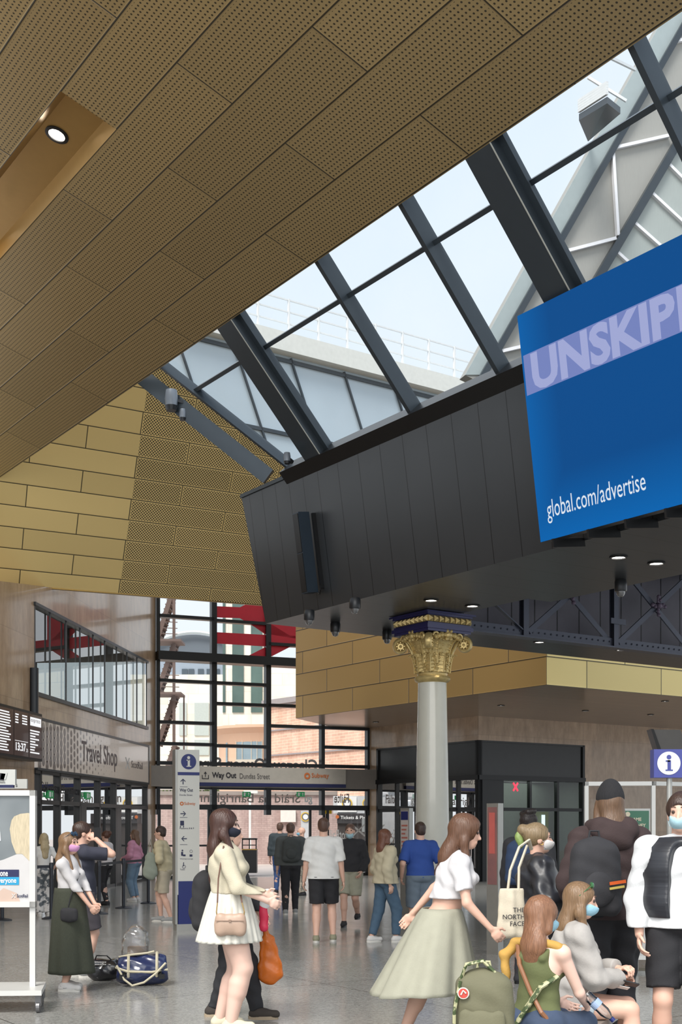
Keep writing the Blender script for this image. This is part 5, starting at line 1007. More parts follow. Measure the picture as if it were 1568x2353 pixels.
# ================================================================ people: smooth bodies from blended volumes
def surfnet(F, org, h):
    nx, ny, nz = F.shape; c = (nx-1, ny-1, nz-1); acc = np.zeros(c+(3,), np.float32); cnt = np.zeros(c, np.float32); ins = F < 0
    for ax in range(3):
        o1, o2 = [q for q in range(3) if q != ax]
        for i in (0, 1):
            for j in (0, 1):
                s0 = [slice(0, -1)]*3; s1 = [slice(0, -1)]*3
                s0[o1] = s1[o1] = slice(i, None if i else -1); s0[o2] = s1[o2] = slice(j, None if j else -1); s1[ax] = slice(1, None)
                a = F[tuple(s0)]; b = F[tuple(s1)]; mk = (a < 0) != (b < 0); t = np.where(mk, a/(np.where(mk, a-b, 1)), 0)
                cnt += mk; acc[..., ax] += np.where(mk, t, 0); acc[..., o1] += mk*i; acc[..., o2] += mk*j
    on = cnt > 0; idx = -np.ones(c, np.int64); idx[on] = np.arange(on.sum()); g = np.argwhere(on)
    V = (g+acc[on]/cnt[on][:, None])*h+org; Q = []
    for ax in range(3):
        o1, o2 = [(1, 2), (2, 0), (0, 1)][ax]
        s0 = [slice(None)]*3; s0[ax] = slice(0, -1); s1 = [slice(None)]*3; s1[ax] = slice(1, None); a = ins[tuple(s0)]; b = ins[tuple(s1)]
        e = np.argwhere(a != b); e = e[(e[:, o1] > 0) & (e[:, o2] > 0) & (e[:, o1] < F.shape[o1]-1) & (e[:, o2] < F.shape[o2]-1)]
        if not len(e): continue
        fl = a[tuple(e.T)]
        def at(d1, d2): q = e.copy(); q[:, o1] -= d1; q[:, o2] -= d2; return idx[tuple(q.T)]
        q = np.stack([at(1, 1), at(0, 1), at(0, 0), at(1, 0)], 1); q[~fl] = q[~fl][:, ::-1]; Q.append(q)
    return V, np.concatenate(Q)
class VOL:
    """a list of blended volumes; c: tapered limb, e: ellipsoid, x: ellipsoid cut away, cuts: half spaces kept (point, outward normal)"""
    def __init__(s): s.p = []; s.cuts = []; s.wr = 0.0
    def c(s, a, b, ra, rb, k=.02, sq=None, flat=False): s.p.append(('c', V3(a), V3(b), ra, rb, k, sq, flat)); return s
    def e(s, c, r, k=.02, R=None): s.p.append(('e', V3(c), V3(r), k, R)); return s
    def x(s, c, r, k=.01, R=None): s.p.append(('x', V3(c), V3(r), k, R)); return s
    def cut(s, p, n): s.cuts.append((V3(p), nrm(n))); return s
    def mesh(s, h):
        lo = np.full(3, 9e9); hi = -lo; bb = []
        for q in s.p:
            if q[0] == 'c': mr = max(q[3], q[4])*(1.0/min(1, q[6][1]) if q[6] else 1)+q[5]; l = np.minimum(q[1], q[2])-mr; g = np.maximum(q[1], q[2])+mr
            else: mr = (max(q[2]) if q[4] is not None else q[2])+q[3]; l = q[1]-mr; g = q[1]+mr
            bb.append((l-2*h, g+2*h))
            if q[0] != 'x': lo = np.minimum(lo, l); hi = np.maximum(hi, g)
        lo -= 3*h; hi += 3*h; n = np.ceil((hi-lo)/h).astype(int)+1; F = np.full(n, 1.0, np.float32); axs = [(lo[i]+h*np.arange(n[i])).astype(np.float32) for i in range(3)]
        for q, (l, g) in zip(s.p, bb):
            i0 = np.clip(np.floor((l-lo)/h).astype(int), 0, n-1); i1 = np.clip(np.ceil((g-lo)/h).astype(int)+1, 1, n); sl = tuple(slice(a, b) for a, b in zip(i0, i1))
            if any(a >= b for a, b in zip(i0, i1)): continue
            X, Y, Z = np.meshgrid(*[axs[i][sl[i]] for i in range(3)], indexing='ij', sparse=True)
            if q[0] == 'c':
                _, a, b, ra, rb, k, sq, flat = q; ab = b-a; L2 = ab@ab+1e-9; t = ((X-a[0])*ab[0]+(Y-a[1])*ab[1]+(Z-a[2])*ab[2])/L2; tc = np.clip(t, 0, 1)
                dx = X-a[0]-tc*ab[0]; dy = Y-a[1]-tc*ab[1]; dz = Z-a[2]-tc*ab[2]
                if sq is not None:
                    v = sq[0]; f = sq[1]; dd = dx*v[0]+dy*v[1]+dz*v[2]; m_ = dd*(1/f-1); dx = dx+m_*v[0]; dy = dy+m_*v[1]; dz = dz+m_*v[2]
                d = np.sqrt(dx*dx+dy*dy+dz*dz)-(ra+(rb-ra)*tc)
                if flat: d = np.maximum(d, (t-1)*math.sqrt(L2))
            else:
                _, c, r, k, R = q; dx = X-c[0]; dy = Y-c[1]; dz = Z-c[2]
                if R is not None: dx, dy, dz = [R[0][i]*dx+R[1][i]*dy+R[2][i]*dz for i in range(3)]
                k0 = np.sqrt((dx/r[0])**2+(dy/r[1])**2+(dz/r[2])**2); k1 = np.sqrt((dx/r[0]**2)**2+(dy/r[1]**2)**2+(dz/r[2]**2)**2)+1e-6; d = k0*(k0-1)/k1
            f = F[sl]
            if q[0] == 'x': d = -d; hh = np.clip(.5-.5*(f-d)/k, 0, 1); F[sl] = f+(d-f)*hh+k*hh*(1-hh)
            else: hh = np.clip(.5+.5*(f-d)/k, 0, 1); F[sl] = f+(d-f)*hh-k*hh*(1-hh)
        X, Y, Z = np.meshgrid(*axs, indexing='ij', sparse=True)
        if s.wr: F += (s.wr*(np.sin(31*X+9*Z+4*np.sin(13*Y))*np.sin(17*Z+11*Y)+.6*np.sin(57*Z+23*X*1.0+19*Y))).astype(np.float32)
        for p, nn in s.cuts: F = np.maximum(F, ((X-p[0])*nn[0]+(Y-p[1])*nn[1]+(Z-p[2])*nn[2]).astype(np.float32))
        F[0] = F[-1] = 1; F[:, 0] = F[:, -1] = 1; F[:, :, 0] = F[:, :, -1] = 1
        return surfnet(F, lo, h)
def vobj(name, vols, mats_, par, h, sc=1.0, post=None):
    V = []; Q = []; mi = []; o = 0; vols = vols if isinstance(vols, list) else [vols]
    for i, vv in enumerate(vols):
        v, q = vv.mesh(h if not hasattr(vv, 'h') else vv.h); V.append(v); Q.append(q+o); o += len(v); mi += [i]*len(q)
    V = np.concatenate(V)*sc; Q = np.concatenate(Q); V = post(V) if post else V
    me = bpy.data.meshes.new(name); me.vertices.add(len(V)); me.vertices.foreach_set('co', V.astype(np.float32).ravel()); me.loops.add(len(Q)*4); me.loops.foreach_set('vertex_index', Q.astype(np.int32).ravel())
    me.polygons.add(len(Q)); me.polygons.foreach_set('loop_start', np.arange(0, len(Q)*4, 4, dtype=np.int32)); me.update(calc_edges=True); me.validate(); me.polygons.foreach_set('use_smooth', [True]*len(me.polygons))
    for m_ in (mats_ if isinstance(mats_, list) else [mats_]): me.materials.append(m_)
    ob = bpy.data.objects.new(name, me); COL.objects.link(ob); ob.parent = par; return ob
def rot(yaw=0, pitch=0, roll=0): return np.array(Matrix.Rotation(yaw, 3, 'Z') @ Matrix.Rotation(pitch, 3, 'X') @ Matrix.Rotation(roll, 3, 'Y'))
def ik(a, t, l1, l2, pole):
    a = V3(a); t = V3(t); d = t-a; L = min(np.linalg.norm(d), (l1+l2)*.998); u = d/np.linalg.norm(d); t = a+u*L; x = (l1*l1-l2*l2+L*L)/(2*L); hgt = math.sqrt(max(0, l1*l1-x*x)); p = V3(pole); p = nrm(p-u*(p@u)); return a+u*x+p*hgt, t
skin_a = mat('skin_fair', srgb(214, 172, 152), .5, var=.04, scale=6, bump=.02); skin_b = mat('skin_pale_pink', srgb(222, 186, 170), .5, var=.04, scale=6, bump=.02)
def fab(name, col, rough=.85, var=.07, scale=12, bump=.15, bscale=90, **k): return mat(name, col, rough, var=var, scale=scale, bump=bump, bscale=bscale, **k)
def hairm(name, col, c2=None): return mat(name, col, .45, col2=c2 or tuple(x*.35 for x in col), scale=22, stretch=(5, 5, .55), bump=.6, bscale=16)
class PERSON:
    def __init__(s, lab, u, Y, H, rz, skin=None, h=.012, fem=True, wt=1.0, hip=(0, 0, 0), lean=(0, 0), turn=0.0, legw=1.0, head=(0, 0, 0), feet=None, hands=None, poles=None, seated=None, toes=(0, 0), curl=(.35, .35), world=None):
        s.sc = H/1.70; s.h = h/s.sc; s.fem = fem; s.skin = skin or skin_a; s.wt = wt; s.lw = legw; X = (u-CX)/F_PX*Y
        s.t = thing('person', lab, 'person', world if world is not None else (X, Y, 0), rz); s.pos = V3(X, Y, 0)
        zp = seated if seated else .92; s.pel = V3(hip[0], hip[1], zp+hip[2]); s.seated = seated
        tl = V3(lean[0], lean[1], 0); Rt = rot(turn)
        sh = .155 if fem else .18; s.ch = s.pel+V3(0, 0, .33)+tl*.7; s.nk = s.pel+V3(0, -.01, .50)+tl
        s.sh = [s.pel+tl+Rt@V3(sg*sh, 0, .432) for sg in (1, -1)]; s.hipj = [s.pel+V3(sg*.088, 0, -.03) for sg in (1, -1)]; s.Rt = Rt; s.turn = turn
        s.hc = s.nk+V3(0, .015, .166)+V3(tl[0], tl[1], 0)*.25; s.Rh = rot(*head)
        feet = feet or [(.09, 0, 0), (-.09, 0, 0)]; s.ank = [V3(*f)+V3(0, -.03, .085) for f in feet]; s.kn = []
        for i in (0, 1): k, a = ik(s.hipj[i], s.ank[i], .42, .41, (0, 1, .15)); s.kn.append(k); s.ank[i] = a
        s.toe = [rot(t)@V3(0, 1, 0) for t in toes]
        hands = hands or [(.25, .02, .80), (-.25, .02, .80)]; poles = poles or [(.5, -1, -.1), (-.5, -1, -.1)]; s.el = []; s.wr = []
        for i in (0, 1): e, w_ = ik(s.sh[i], hands[i], .285, .245, poles[i]); s.el.append(e); s.wr.append(w_)
        s.curl = curl
    def hp(s, x, y, z): return s.hc+s.Rh@V3(x, y, z)
    def body(s, palm=None, slim=False):
        s.hemz = 9; v = VOL(); w = s.wt; f = s.fem; p = s.pel; tl = (s.ch-p)*V3(1, 1, 0)
        v.e(p+V3(0, 0, .02), (.165*w, .118*w, .12), .03).e(p+V3(0, .005, .15)+tl*.4, ((.125 if f else .145)*w, .098*w, .13), .04).e(s.ch, ((.138 if f else .165)*w, .105*w, .17), .04, s.Rt)
        bt_ = .8 if slim else 1.0
        for i, sg in enumerate((1, -1)): v.e(p+V3(sg*.068, -.056*bt_, -.01), (.085*w*bt_, .078*w*bt_, .09), .03)
        [v.c(s.nk-V3(0, 0, .045), q, .058, .052, .03) for q in s.sh]
        if f:
            for sg in (1, -1): v.e(s.ch+s.Rt@V3(sg*.068, .088, -.01), (.06*w, .058*w, .06), .03)
        v.c(s.nk-V3(0, 0, .04), s.hp(0, -.02, -.07), .05 if f else .06, .045 if f else .055, .03)
        a = .86 if f else 1.05
        for i in (0, 1):
            v.c(s.sh[i], s.el[i], .05*a*w, .037*a*w, .02).c(s.el[i], s.wr[i], .038*a*w, .025*a, .015)
            lw = w*s.lw; v.c(s.hipj[i], s.kn[i], .088*lw, .056*lw, .03).c(s.kn[i], s.kn[i]+(s.ank[i]-s.kn[i])*.45, .054*lw, .052*lw, .02).c(s.kn[i]+(s.ank[i]-s.kn[i])*.3-s.toe[i]*.012, s.ank[i], .054*lw, .034*lw, .02)
            v.c(s.ank[i]-V3(0, 0, .035)-s.toe[i]*.02, s.ank[i]-V3(0, 0, .05)+s.toe[i]*.13, .035, .028, .02)
            s.hand(v, i, palm[i] if palm else None)
        P = s.hp; R = s.Rh
        v.e(P(0, -.012, .012), (.073, .092, .088), .02, R).e(P(0, .022, -.04), (.057, .068, .078), .03, R).e(P(0, .05, -.10), (.03, .03, .026), .03, R)
        v.c(P(0, .084, -.008), P(0, .102, -.045), .008, .013, .01).c(P(-.035, .074, .014), P(.035, .074, .014), .011, .011, .015)
        for sg in (1, -1): v.e(P(sg*.073, -.005, -.03), (.01, .022, .031), .008, R); v.x(P(sg*.03, .094, -.006), (.017, .013, .010), .008, R)
        v.c(P(-.02, .082, -.077), P(.02, .082, -.077), .008, .008, .008)
        s.bodyo = vobj('body', v, s.skin, s.t, s.h, s.sc)
        m = MB()
        for sg in (1, -1): m.ball(P(sg*.03, .080, -.006)*s.sc, .0115*s.sc, 8)
        m.build('eyes', mat('eye_dark', srgb(70, 56, 50), .2), s.t, smooth=True)
        m = MB(); m.c = 0
        for sg in (1, -1): m.tube([P(sg*.014, .091, .022)*s.sc, P(sg*.032, .089, .027)*s.sc, P(sg*.048, .078, .02)*s.sc], [.003, .004, .002], 5)
        m.build('eyebrows', mat('brow_dark', srgb(84, 62, 50), .7), s.t); return s
    def hand(s, v, i, palm=None):
        d = nrm(s.wr[i]-s.el[i]); sg = 1 if i == 0 else -1
        n = V3(palm) if palm is not None else V3(-sg, 0, 0); 
        if palm is not None and len(palm) == 6: d = nrm(V3(palm[3:])); n = V3(palm[:3])
        n = nrm(n-d*(n@d)); t = np.cross(d, n)*sg; w = s.wr[i]; c = s.curl[i]
        v.c(w, w+d*.07, .022, .026, .012, sq=(n, .55)); v.c(w+d*.05-t*.02, w+d*.05+t*.02, .015, .015, .012)
        for j, (o, L, r) in enumerate(((-.03, .062, .0075), (-.01, .08, .0085), (.011, .085, .009), (.031, .076, .0085))):
            b = w+d*.075+t*o; q = b+(d*math.cos(c)+n*math.sin(c))*L*.45; q2 = q+(d*math.cos(c*2.4)+n*math.sin(c*2.4))*L*.35; q3 = q2+(d*math.cos(c*3.4)+n*math.sin(c*3.4))*L*.25
            v.c(w+d*.04+t*o*.8, b, r+.002, r+.001, .008).c(b, q, r+.001, r, .004).c(q, q2, r, r*.92, .003).c(q2, q3, r*.92, r*.8, .003)
        b = w+d*.018+t*.024; q = b+nrm(d*.7+t*.75+n*.3)*.045; v.c(b, q, .013, .010, .008).c(q, q+nrm(d*.95+t*.2+n*.45)*.035, .010, .008, .004)
    def shirt(s, name, m, sleeve=1.0, hem=None, off=.012, flare=0.0, nz=None, arms=None, low=0.0, wr=.0025, bulk=1.0, k=.03):
        v = VOL(); w = s.wt*bulk; f = s.fem; p = s.pel; tl = (s.ch-p)*V3(1, 1, 0); hem = hem if hem is not None else p[2]-.02; s.hemz = hem
        v.e(s.ch, ((.142 if f else .17)*w+off, .108*w+off, .185), .04, s.Rt).e(p+V3(0, .005, .15)+tl*.4, ((.132 if f else .152)*w+off, .103*w+off, .17), .05)
        if hem < p[2]+.1: v.c(p+V3(0, .0, .10), (p[0], p[1], hem-.05), .118*w+off, .135*w+off+flare, .05, sq=(V3(1, 0, 0), 1.3))
        [v.c(s.nk-V3(0, 0, .045), q, .062+off*.5, .056+off*.7, .03) for q in s.sh]; v.c(s.nk-V3(0, 0, .08), s.nk-V3(0, 0, .005), .085, .062, .03)
        if f:
            for sg in (1, -1): v.e(s.ch+s.Rt@V3(sg*.068, .088, -.01), (.062*w+off*.6, .06*w+off*.6, .062), .03)
        a = (.86 if f else 1.05)*(arms or 1.0)
        for i in (0, 1):
            if sleeve <= .0: continue
            if sleeve < .5: q = s.sh[i]+(s.el[i]-s.sh[i])*min(1, sleeve*2); v.c(s.sh[i], q, .050*a*w+off*.8, .046*a*w+off*1.1, .025, flat=True)
            else:
                g = s.el[i]+(s.wr[i]-s.el[i])*((sleeve-.5)*2); v.c(s.sh[i], s.el[i], .052*a*w+off, .042*a*w+off, .025).c(s.el[i], g, .042*a*w+off, .030*a+off*.8, .02, flat=True)
        v.cut((0, 0, hem), (0, 0, -1)); v.cut(s.nk+V3(0, 0, .03 if nz is None else nz), (0, -.25, 1)); v.wr = wr
        return vobj(name, v, m, s.t, s.h, s.sc)
    def tank(s, name, m, off=.008):
        v = VOL(); w = s.wt; p = s.pel; tl = (s.ch-p)*V3(1, 1, 0)
        v.e(s.ch-V3(0, 0, .01), (.134*w+off, .108*w+off, .165), .03, s.Rt).e(p+V3(0, .005, .15)+tl*.4, (.13*w+off, .103*w+off, .15), .04).e(p+V3(0, 0, .05), (.155*w+off, .118*w+off, .11), .03)
        for sg in (1, -1): v.e(s.ch+s.Rt@V3(sg*.068, .088, -.01), (.062*w+off*.6, .06*w+off*.6, .062), .03); v.c(s.ch+s.Rt@V3(sg*.075, -.085, .07), s.sh[0 if sg > 0 else 1]*.62+s.nk*.38+V3(0, -.0, .02), .026, .022, .02); v.x(s.sh[0 if sg > 0 else 1]+V3(0, 0, -.04), (.062, .12, .10), .01)
        v.wr = .0015; v.cut(p-V3(0, 0, .03), (0, 0, -1)); return vobj(name, v, m, s.t, s.h, s.sc)
    def pants(s, name, m, length=1.0, off=.014, top=None, loose=1.0, cuff=None, wr=.003):
        v = VOL(); w = s.wt; p = s.pel; v.e(p+V3(0, 0, .02), (.168*w+off, .122*w+off, .125), .03)
        for i, sg in enumerate((1, -1)):
            v.e(p+V3(sg*.068, -.058, -.01), (.088*w+off*.6, .082*w+off*.6, .094), .03)
            if length <= .5: q = s.hipj[i]+(s.kn[i]-s.hipj[i])*length*2; v.c(s.hipj[i], q, .092*w+off, (.092-.03*length)*w*loose+off*.6, .008, flat=True)
            else:
                q = s.kn[i]+(s.ank[i]-V3(0, 0, .03)-s.kn[i])*((length-.5)*2); v.c(s.hipj[i], s.kn[i], .092*w+off, .06*w*loose+off, .03).c(s.kn[i], q, .06*w*loose+off, (cuff or .046*loose)+off*.5, .02, flat=True)
        v.cut((p[0], p[1], top if top is not None else min(p[2]+.1, s.hemz+.03)), (0, 0, 1)); v.wr = wr
        return vobj(name, v, m, s.t, s.h, s.sc)
    def skirt(s, name, m, zt, zb, r0, r1, pleats=0, amp=.012, dx=0, dy=0, sqy=.8, wave=0):
        mb = MB(); N = 144; K = 22; vs = []
        for k in range(K+1):
            f = k/K; z = zt+(zb-zt)*f; r = r0+(r1-r0)*f**.8
            for q in range(N):
                a = 2*math.pi*q/N; rr = r+(amp*f*(math.sin(pleats*a)+.4*math.sin(pleats*2*a+1)) if pleats else 0)+amp*.8*f*math.sin(3*a+2)
                vs.append(((s.pel[0]+dx*f+rr*math.cos(a))*s.sc, (s.pel[1]+dy*f+rr*math.sin(a)*(sqy+(1-sqy)*f*.6))*s.sc, (z+wave*f*math.sin(2*a+1))*s.sc))
        fs = [(k*N+q, k*N+(q+1) % N, (k+1)*N+(q+1) % N, (k+1)*N+q) for k in range(K) for q in range(N)]; mb.add(vs, fs); o = mb.build(name, m, s.t, smooth=True, sharp=80)
        so = o.modifiers.new('cloth', 'SOLIDIFY'); so.thickness = .006; return o
    def shoes(s, m, sole=None, boot=0.0, big=1.0, mark=None):
        for i in (0, 1):
            a = s.ank[i]; t = s.toe[i]; g = a-V3(0, 0, .085); v = VOL()
            v.c(g+V3(0, 0, .045)-t*.035, g+V3(0, 0, .042)+t*.15, .042*big, .038*big, .02, sq=(UP, .95)).c(g+V3(0, 0, .05), g+V3(0, 0, .105+boot)-t*.008, .044*big, .040*big, .03).e(g+V3(0, 0, .05)+t*.05, (.04*big, .05, .042), .03)
            v.cut(g+V3(0, 0, .018), (0, 0, -1)); v.cut(g+V3(0, 0, .098+boot), (0, 0, 1)); v.wr = .0008; o = vobj('shoe', v, m, s.t, min(s.h, .008), s.sc)
            mb = MB(); n_ = 20; side = np.cross(t, UP); P = []
            for q in range(n_): an = 2*math.pi*q/n_; l = .06+.13*(math.cos(an) > 0); P.append((g+t*(.02+math.cos(an)*(.155 if math.cos(an) > 0 else .10))+side*math.sin(an)*.046*big)*s.sc)
            mb.prism(P, (0, 0, .028*s.sc)); mb.build('sole', sole or mat('sole_white', srgb(214, 212, 206), .6), o)
            if mark:
                mb = MB(); [mb.tube([(g+t*a_+side*sd*b_+UP*c_)*s.sc for a_, b_, c_ in ((-.03, .0445, .062), (.01, .0445, .040), (.04, .043, .042), (.075, .040, .058))], [.002, .007, .006, .001], 5) for sd in (1, -1)]; mb.build('side_mark', mark, o)
        return s
    def mask(s, m, low=0.0):
        P = s.hp; R = s.Rh; v = VOL(); v.e(P(0, .034, -.052-low), (.062, .082, .066), .01, R); v.c(P(0, .07, -.03-low), P(0, .09, -.055-low), .03, .024, .03)
        v.cut(P(0, .028, 0), R@V3(0, -1, 0)); v.cut(P(0, 0, -.005-low), R@V3(0, .35, 1)); v.cut(P(0, 0, -.122-low), R@V3(0, 0, -1)); o = vobj('face_mask', v, m, s.t, min(s.h, .006), s.sc)
        mb = MB()
        for sg in (1, -1):
            for z in (-.03, -.09): mb.tube([P(sg*.058, .045, z-low)*s.sc, P(sg*.07, .015, (z-.03)/2-.01)*s.sc, P(sg*.08, -.012, -.02 if z > -.05 else -.045)*s.sc], .0018, 5)
        mb.build('ear_loops', m, o); return o
    def hair(s, m, style='short', end=None, front=False, bulk=1.0, dx=0, dy=0, face=1.0):
        P = s.hp; R = s.Rh; v = VOL(); b = bulk
        if style in ('short', 'curly'):
            v.e(P(0, -.016, .02), (.081*b, .099*b, .093*b), .02, R).e(P(0, -.05, -.03), (.068*b, .058*b, .07*b), .02, R); v.x(P(0, .10, -.045), (.064, .07, .085), .01, R); v.cut(P(0, -.04, -.075), R@V3(0, .3, -1))
            for q in range(14 if style == 'curly' else 0): a = q*2.4; v.e(P(.055*math.cos(a)*b, -.02+.07*math.sin(a)*b, .06+.045*math.cos(q*1.3)), (.03, .03, .028), .02)
            v.wr = .0025
        else:
            v.e(P(0, -.018, .014), (.086*b, .104*b, .098*b), .02, R)
            if end is not None:
                top = P(0, -.05, -.03); bot = V3(s.nk[0]+dx, s.nk[1]-.09+dy, end); mid = V3(s.nk[0]+dx*.4, s.nk[1]-.075+dy*.4, s.nk[2]-.02)
                v.c(top, mid, .078*b, .085*b, .03, sq=(R@V3(0, 1, 0), .7)).c(mid, bot, .085*b, .062*b, .03, sq=(V3(0, 1, 0), .5))
                for sg in (1, -1):
                    v.c(P(sg*.066, .01, .0), P(sg*.08, -.01, -.10), .026, .03, .02)
                    if front: v.c(P(sg*.08, -.0, -.08), s.ch+s.Rt@V3(sg*.09, .09, .02), .03, .022, .03)
            v.x(P(0, .108, -.045), (.060*face, .070, .098*face), .01, R)
            if style == 'bun': v.e(P(0, -.115, .05), (.048, .045, .05), .02, R); v.cut(P(0, -.03, -.075), R@V3(0, .3, -1))
            v.wr = .002
        return vobj('hair', v, m, s.t, min(s.h, .010), s.sc)
    def W(s, p):                                                     # local joint -> world
        q = V3(p)*s.sc; c, n_ = math.cos(s.t.rotation_euler[2]), math.sin(s.t.rotation_euler[2]); l = V3(s.t.location); return l+V3(q[0]*c-q[1]*n_, q[0]*n_+q[1]*c, q[2])
def backpack(lab, P, rz, m, w_=.30, d_=.16, hgt=.45, h=.01, strap=None, pocket=True, par=None):
    t = thing('backpack', lab, 'backpack', P, rz); v = VOL(); x = w_/2-.05; z = hgt/2-.06
    for a in (-1, 1): v.c((a*x, 0, -z), (a*x*.85, 0, z*.8), .075, .065, .05, sq=(V3(0, 1, 0), d_/.16))
    v.e((0, 0, 0), (w_/2, d_/2, hgt/2), .05).e((0, 0, z*.7), (w_*.42, d_*.42, .10), .05).e((0, 0, -z*.7), (w_*.45, d_*.5, .12), .04); v.wr = .003; vobj('bag_body', v, m, t, h)
    if pocket: v = VOL(); v.e((0, -d_*.42, -hgt*.17), (w_*.36, .05, hgt*.24), .03); v.wr = .003; vobj('front_pocket', v, m, t, h)
    mb = MB(); mb.tube([(-.04, .02, hgt/2-.02), (-.03, .02, hgt/2+.04), (.03, .02, hgt/2+.04), (.04, .02, hgt/2-.02)], .009, 6); mb.build('top_handle', strap or m, t, smooth=True); 
    for a in (-1, 1): mb = MB(); mb.tube([(a*.07, d_*.35, hgt*.42), (a*.08, d_*.5+.06, hgt*.40), (a*.09, d_*.5+.11, hgt*.1), (a*.11, d_*.45, -hgt*.35)], .014, 6, flat=1.6); mb.build('strap', strap or m, t, smooth=True)
    return t
R90 = math.pi/2
wh = fab('cloth_white', srgb(216, 216, 214)); bk_c = fab('cloth_black', srgb(44, 44, 48)); 
# 1 woman in white skirt -------------------------------------------------------
A_ = PERSON('person in cream jumper and short white pleated skirt, dark mask and long dark hair', 528, 10.05, 1.80, -R90, skin_b, .0075, True, 1.12, hands=[(.17, .30, 1.0), (-.16, .26, 1.03)], head=(0, -.05, 0), feet=[(.10, .05, 0), (-.10, -.05, 0)], curl=(.6, .6), lean=(0, -.03), legw=1.22)
A_.body(slim=True); A_.shirt('jumper', fab('cream_knit', srgb(196, 188, 166), bump=.3, bscale=140), 1.0, hem=1.05, off=.014, bulk=1.08); A_.skirt('skirt', fab('skirt_white', srgb(214, 212, 202)), 1.085, .68, .150, .262, pleats=22, amp=.010, dy=-.01, sqy=.9)
A_.mask(fab('mask_navy', srgb(30, 34, 50))); A_.hair(hairm('hair_dark_brown', srgb(78, 50, 42)), 'long', end=1.17, front=True, bulk=1.05, face=.95); A_.shoes(fab('shoe_cream', srgb(206, 200, 176)))
def loc(p, X, Y, Z=0): return p.W(V3(X, Y, Z)/p.sc)
tb = thing('handbag', 'small taupe shoulder bag with chain strap against the white skirt', 'handbag', A_.W((.27, .03, .83)), A_.t.rotation_euler[2]+R90*1.0)
tau = mat('taupe_leather', srgb(176, 150, 132), .45, bump=.1); v = VOL(); v.c((-.08, 0, -.05), (-.08, 0, .05), .045, .04, .03, sq=(V3(0, 1, 0), .8)).c((.08, 0, -.05), (.08, 0, .05), .045, .04, .03, sq=(V3(0, 1, 0), .8)).e((0, 0, 0), (.12, .04, .085), .03); vobj('bag_body', v, tau, tb, .006)
mb = MB(); mb.tube([(-.105, 0, .06), (-.11, .0, .10), (-.105, .02, .17)], .006, 6); mb.tube([(.105, 0, .06), (.11, .0, .10), (.09, .02, .17)], .006, 6); mb.build('chain', mat('gold_chain', srgb(190, 160, 110), .3, .8), tb)
mb = MB(); mb.box(ID, -.115, .115, -.043, -.038, .028, .034); mb.box(ID, -.01, .01, -.048, -.04, .022, .04); mb.build('flap_edge', mat('taupe_dark', srgb(140, 116, 100), .4), tb)
mb = MB(); q0 = V3(-.105, .02, .17); mb.tube([(-.105, .02, .17), (-.10, .05, .36), (-.06, .07, .62)], .007, 6); mb.tube([(.09, .02, .17), (.05, .12, .36), (-.03, .12, .62)], .007, 6); mb.build('strap', mat('strap_brown', srgb(110, 84, 72), .5), tb)
# 2 person behind
B_ = PERSON('person in black joggers and black top standing right behind the white skirt', 528, 10.62, 1.72, -R90, None, .011, False, 1.0, hands=[(.22, .10, .86), (-.24, .28, .80)], feet=[(.12, .28, 0), (-.12, -.12, 0)])
B_.body(); B_.shirt('black_top', bk_c, 1.0, off=.03); B_.pants('joggers', fab('joggers_black', srgb(40, 41, 45)), .97, off=.02, loose=1.15, cuff=.045, wr=.006); B_.hair(hairm('hair_black', srgb(34, 30, 30)), 'short'); B_.shoes(fab('shoe_black_canvas', srgb(58, 52, 48)), mat('sole_tan', srgb(160, 144, 122), .6))
P = B_.W((.0, -.25, 1.15)); backpack('large black backpack on the back of the person behind the white skirt', V3((470-CX)/F_PX*10.55, 10.55, HC+(HZ-2068)/F_PX*10.55), -R90+math.pi*0, fab('bag_black', srgb(40, 40, 43)), .32, .2, .50)
ob_ = thing('carrier_bag', 'crumpled orange plastic carrier bag beside the white skirt', 'bag', V3((621-CX)/F_PX*10.5, 10.5, HC+(HZ-2195)/F_PX*10.5)); v = VOL(); v.c((-.02, 0, -.16), (-.03, 0, .12), .085, .05, .03, sq=(V3(0, 1, 0), .6)).c((.03, 0, -.15), (.0, 0, .12), .08, .05, .03, sq=(V3(0, 1, 0), .6)).c((-.03, 0, .12), (-.045, 0, .24), .035, .015, .02); v.wr = .007; vobj('bag_body', v, mat('orange_plastic', srgb(202, 104, 26), .35, var=.2, scale=9, bump=.5, bscale=18), ob_, .007)
pk = thing('carrier_bag', 'red and white carrier bag held above the orange bag', 'bag', V3((606-CX)/F_PX*10.3, 10.3, HC+(HZ-2095)/F_PX*10.3)); v = VOL(); v.c((0, 0, -.13), (.0, 0, .06), .04, .035, .03, sq=(V3(0, 1, 0), .5)); v.wr = .004; vobj('bag_body', v, mat('red_plastic', srgb(196, 40, 74), .4, var=.2, bump=.3, bscale=18), pk, .007); v = VOL(); v.c((.01, 0, .06), (.035, 0, .14), .045, .05, .03, sq=(V3(0, 1, 0), .5)); v.wr = .004; vobj('white_panel', v, mat('white_plastic', srgb(218, 220, 222), .4, bump=.3, bscale=18), pk, .007)
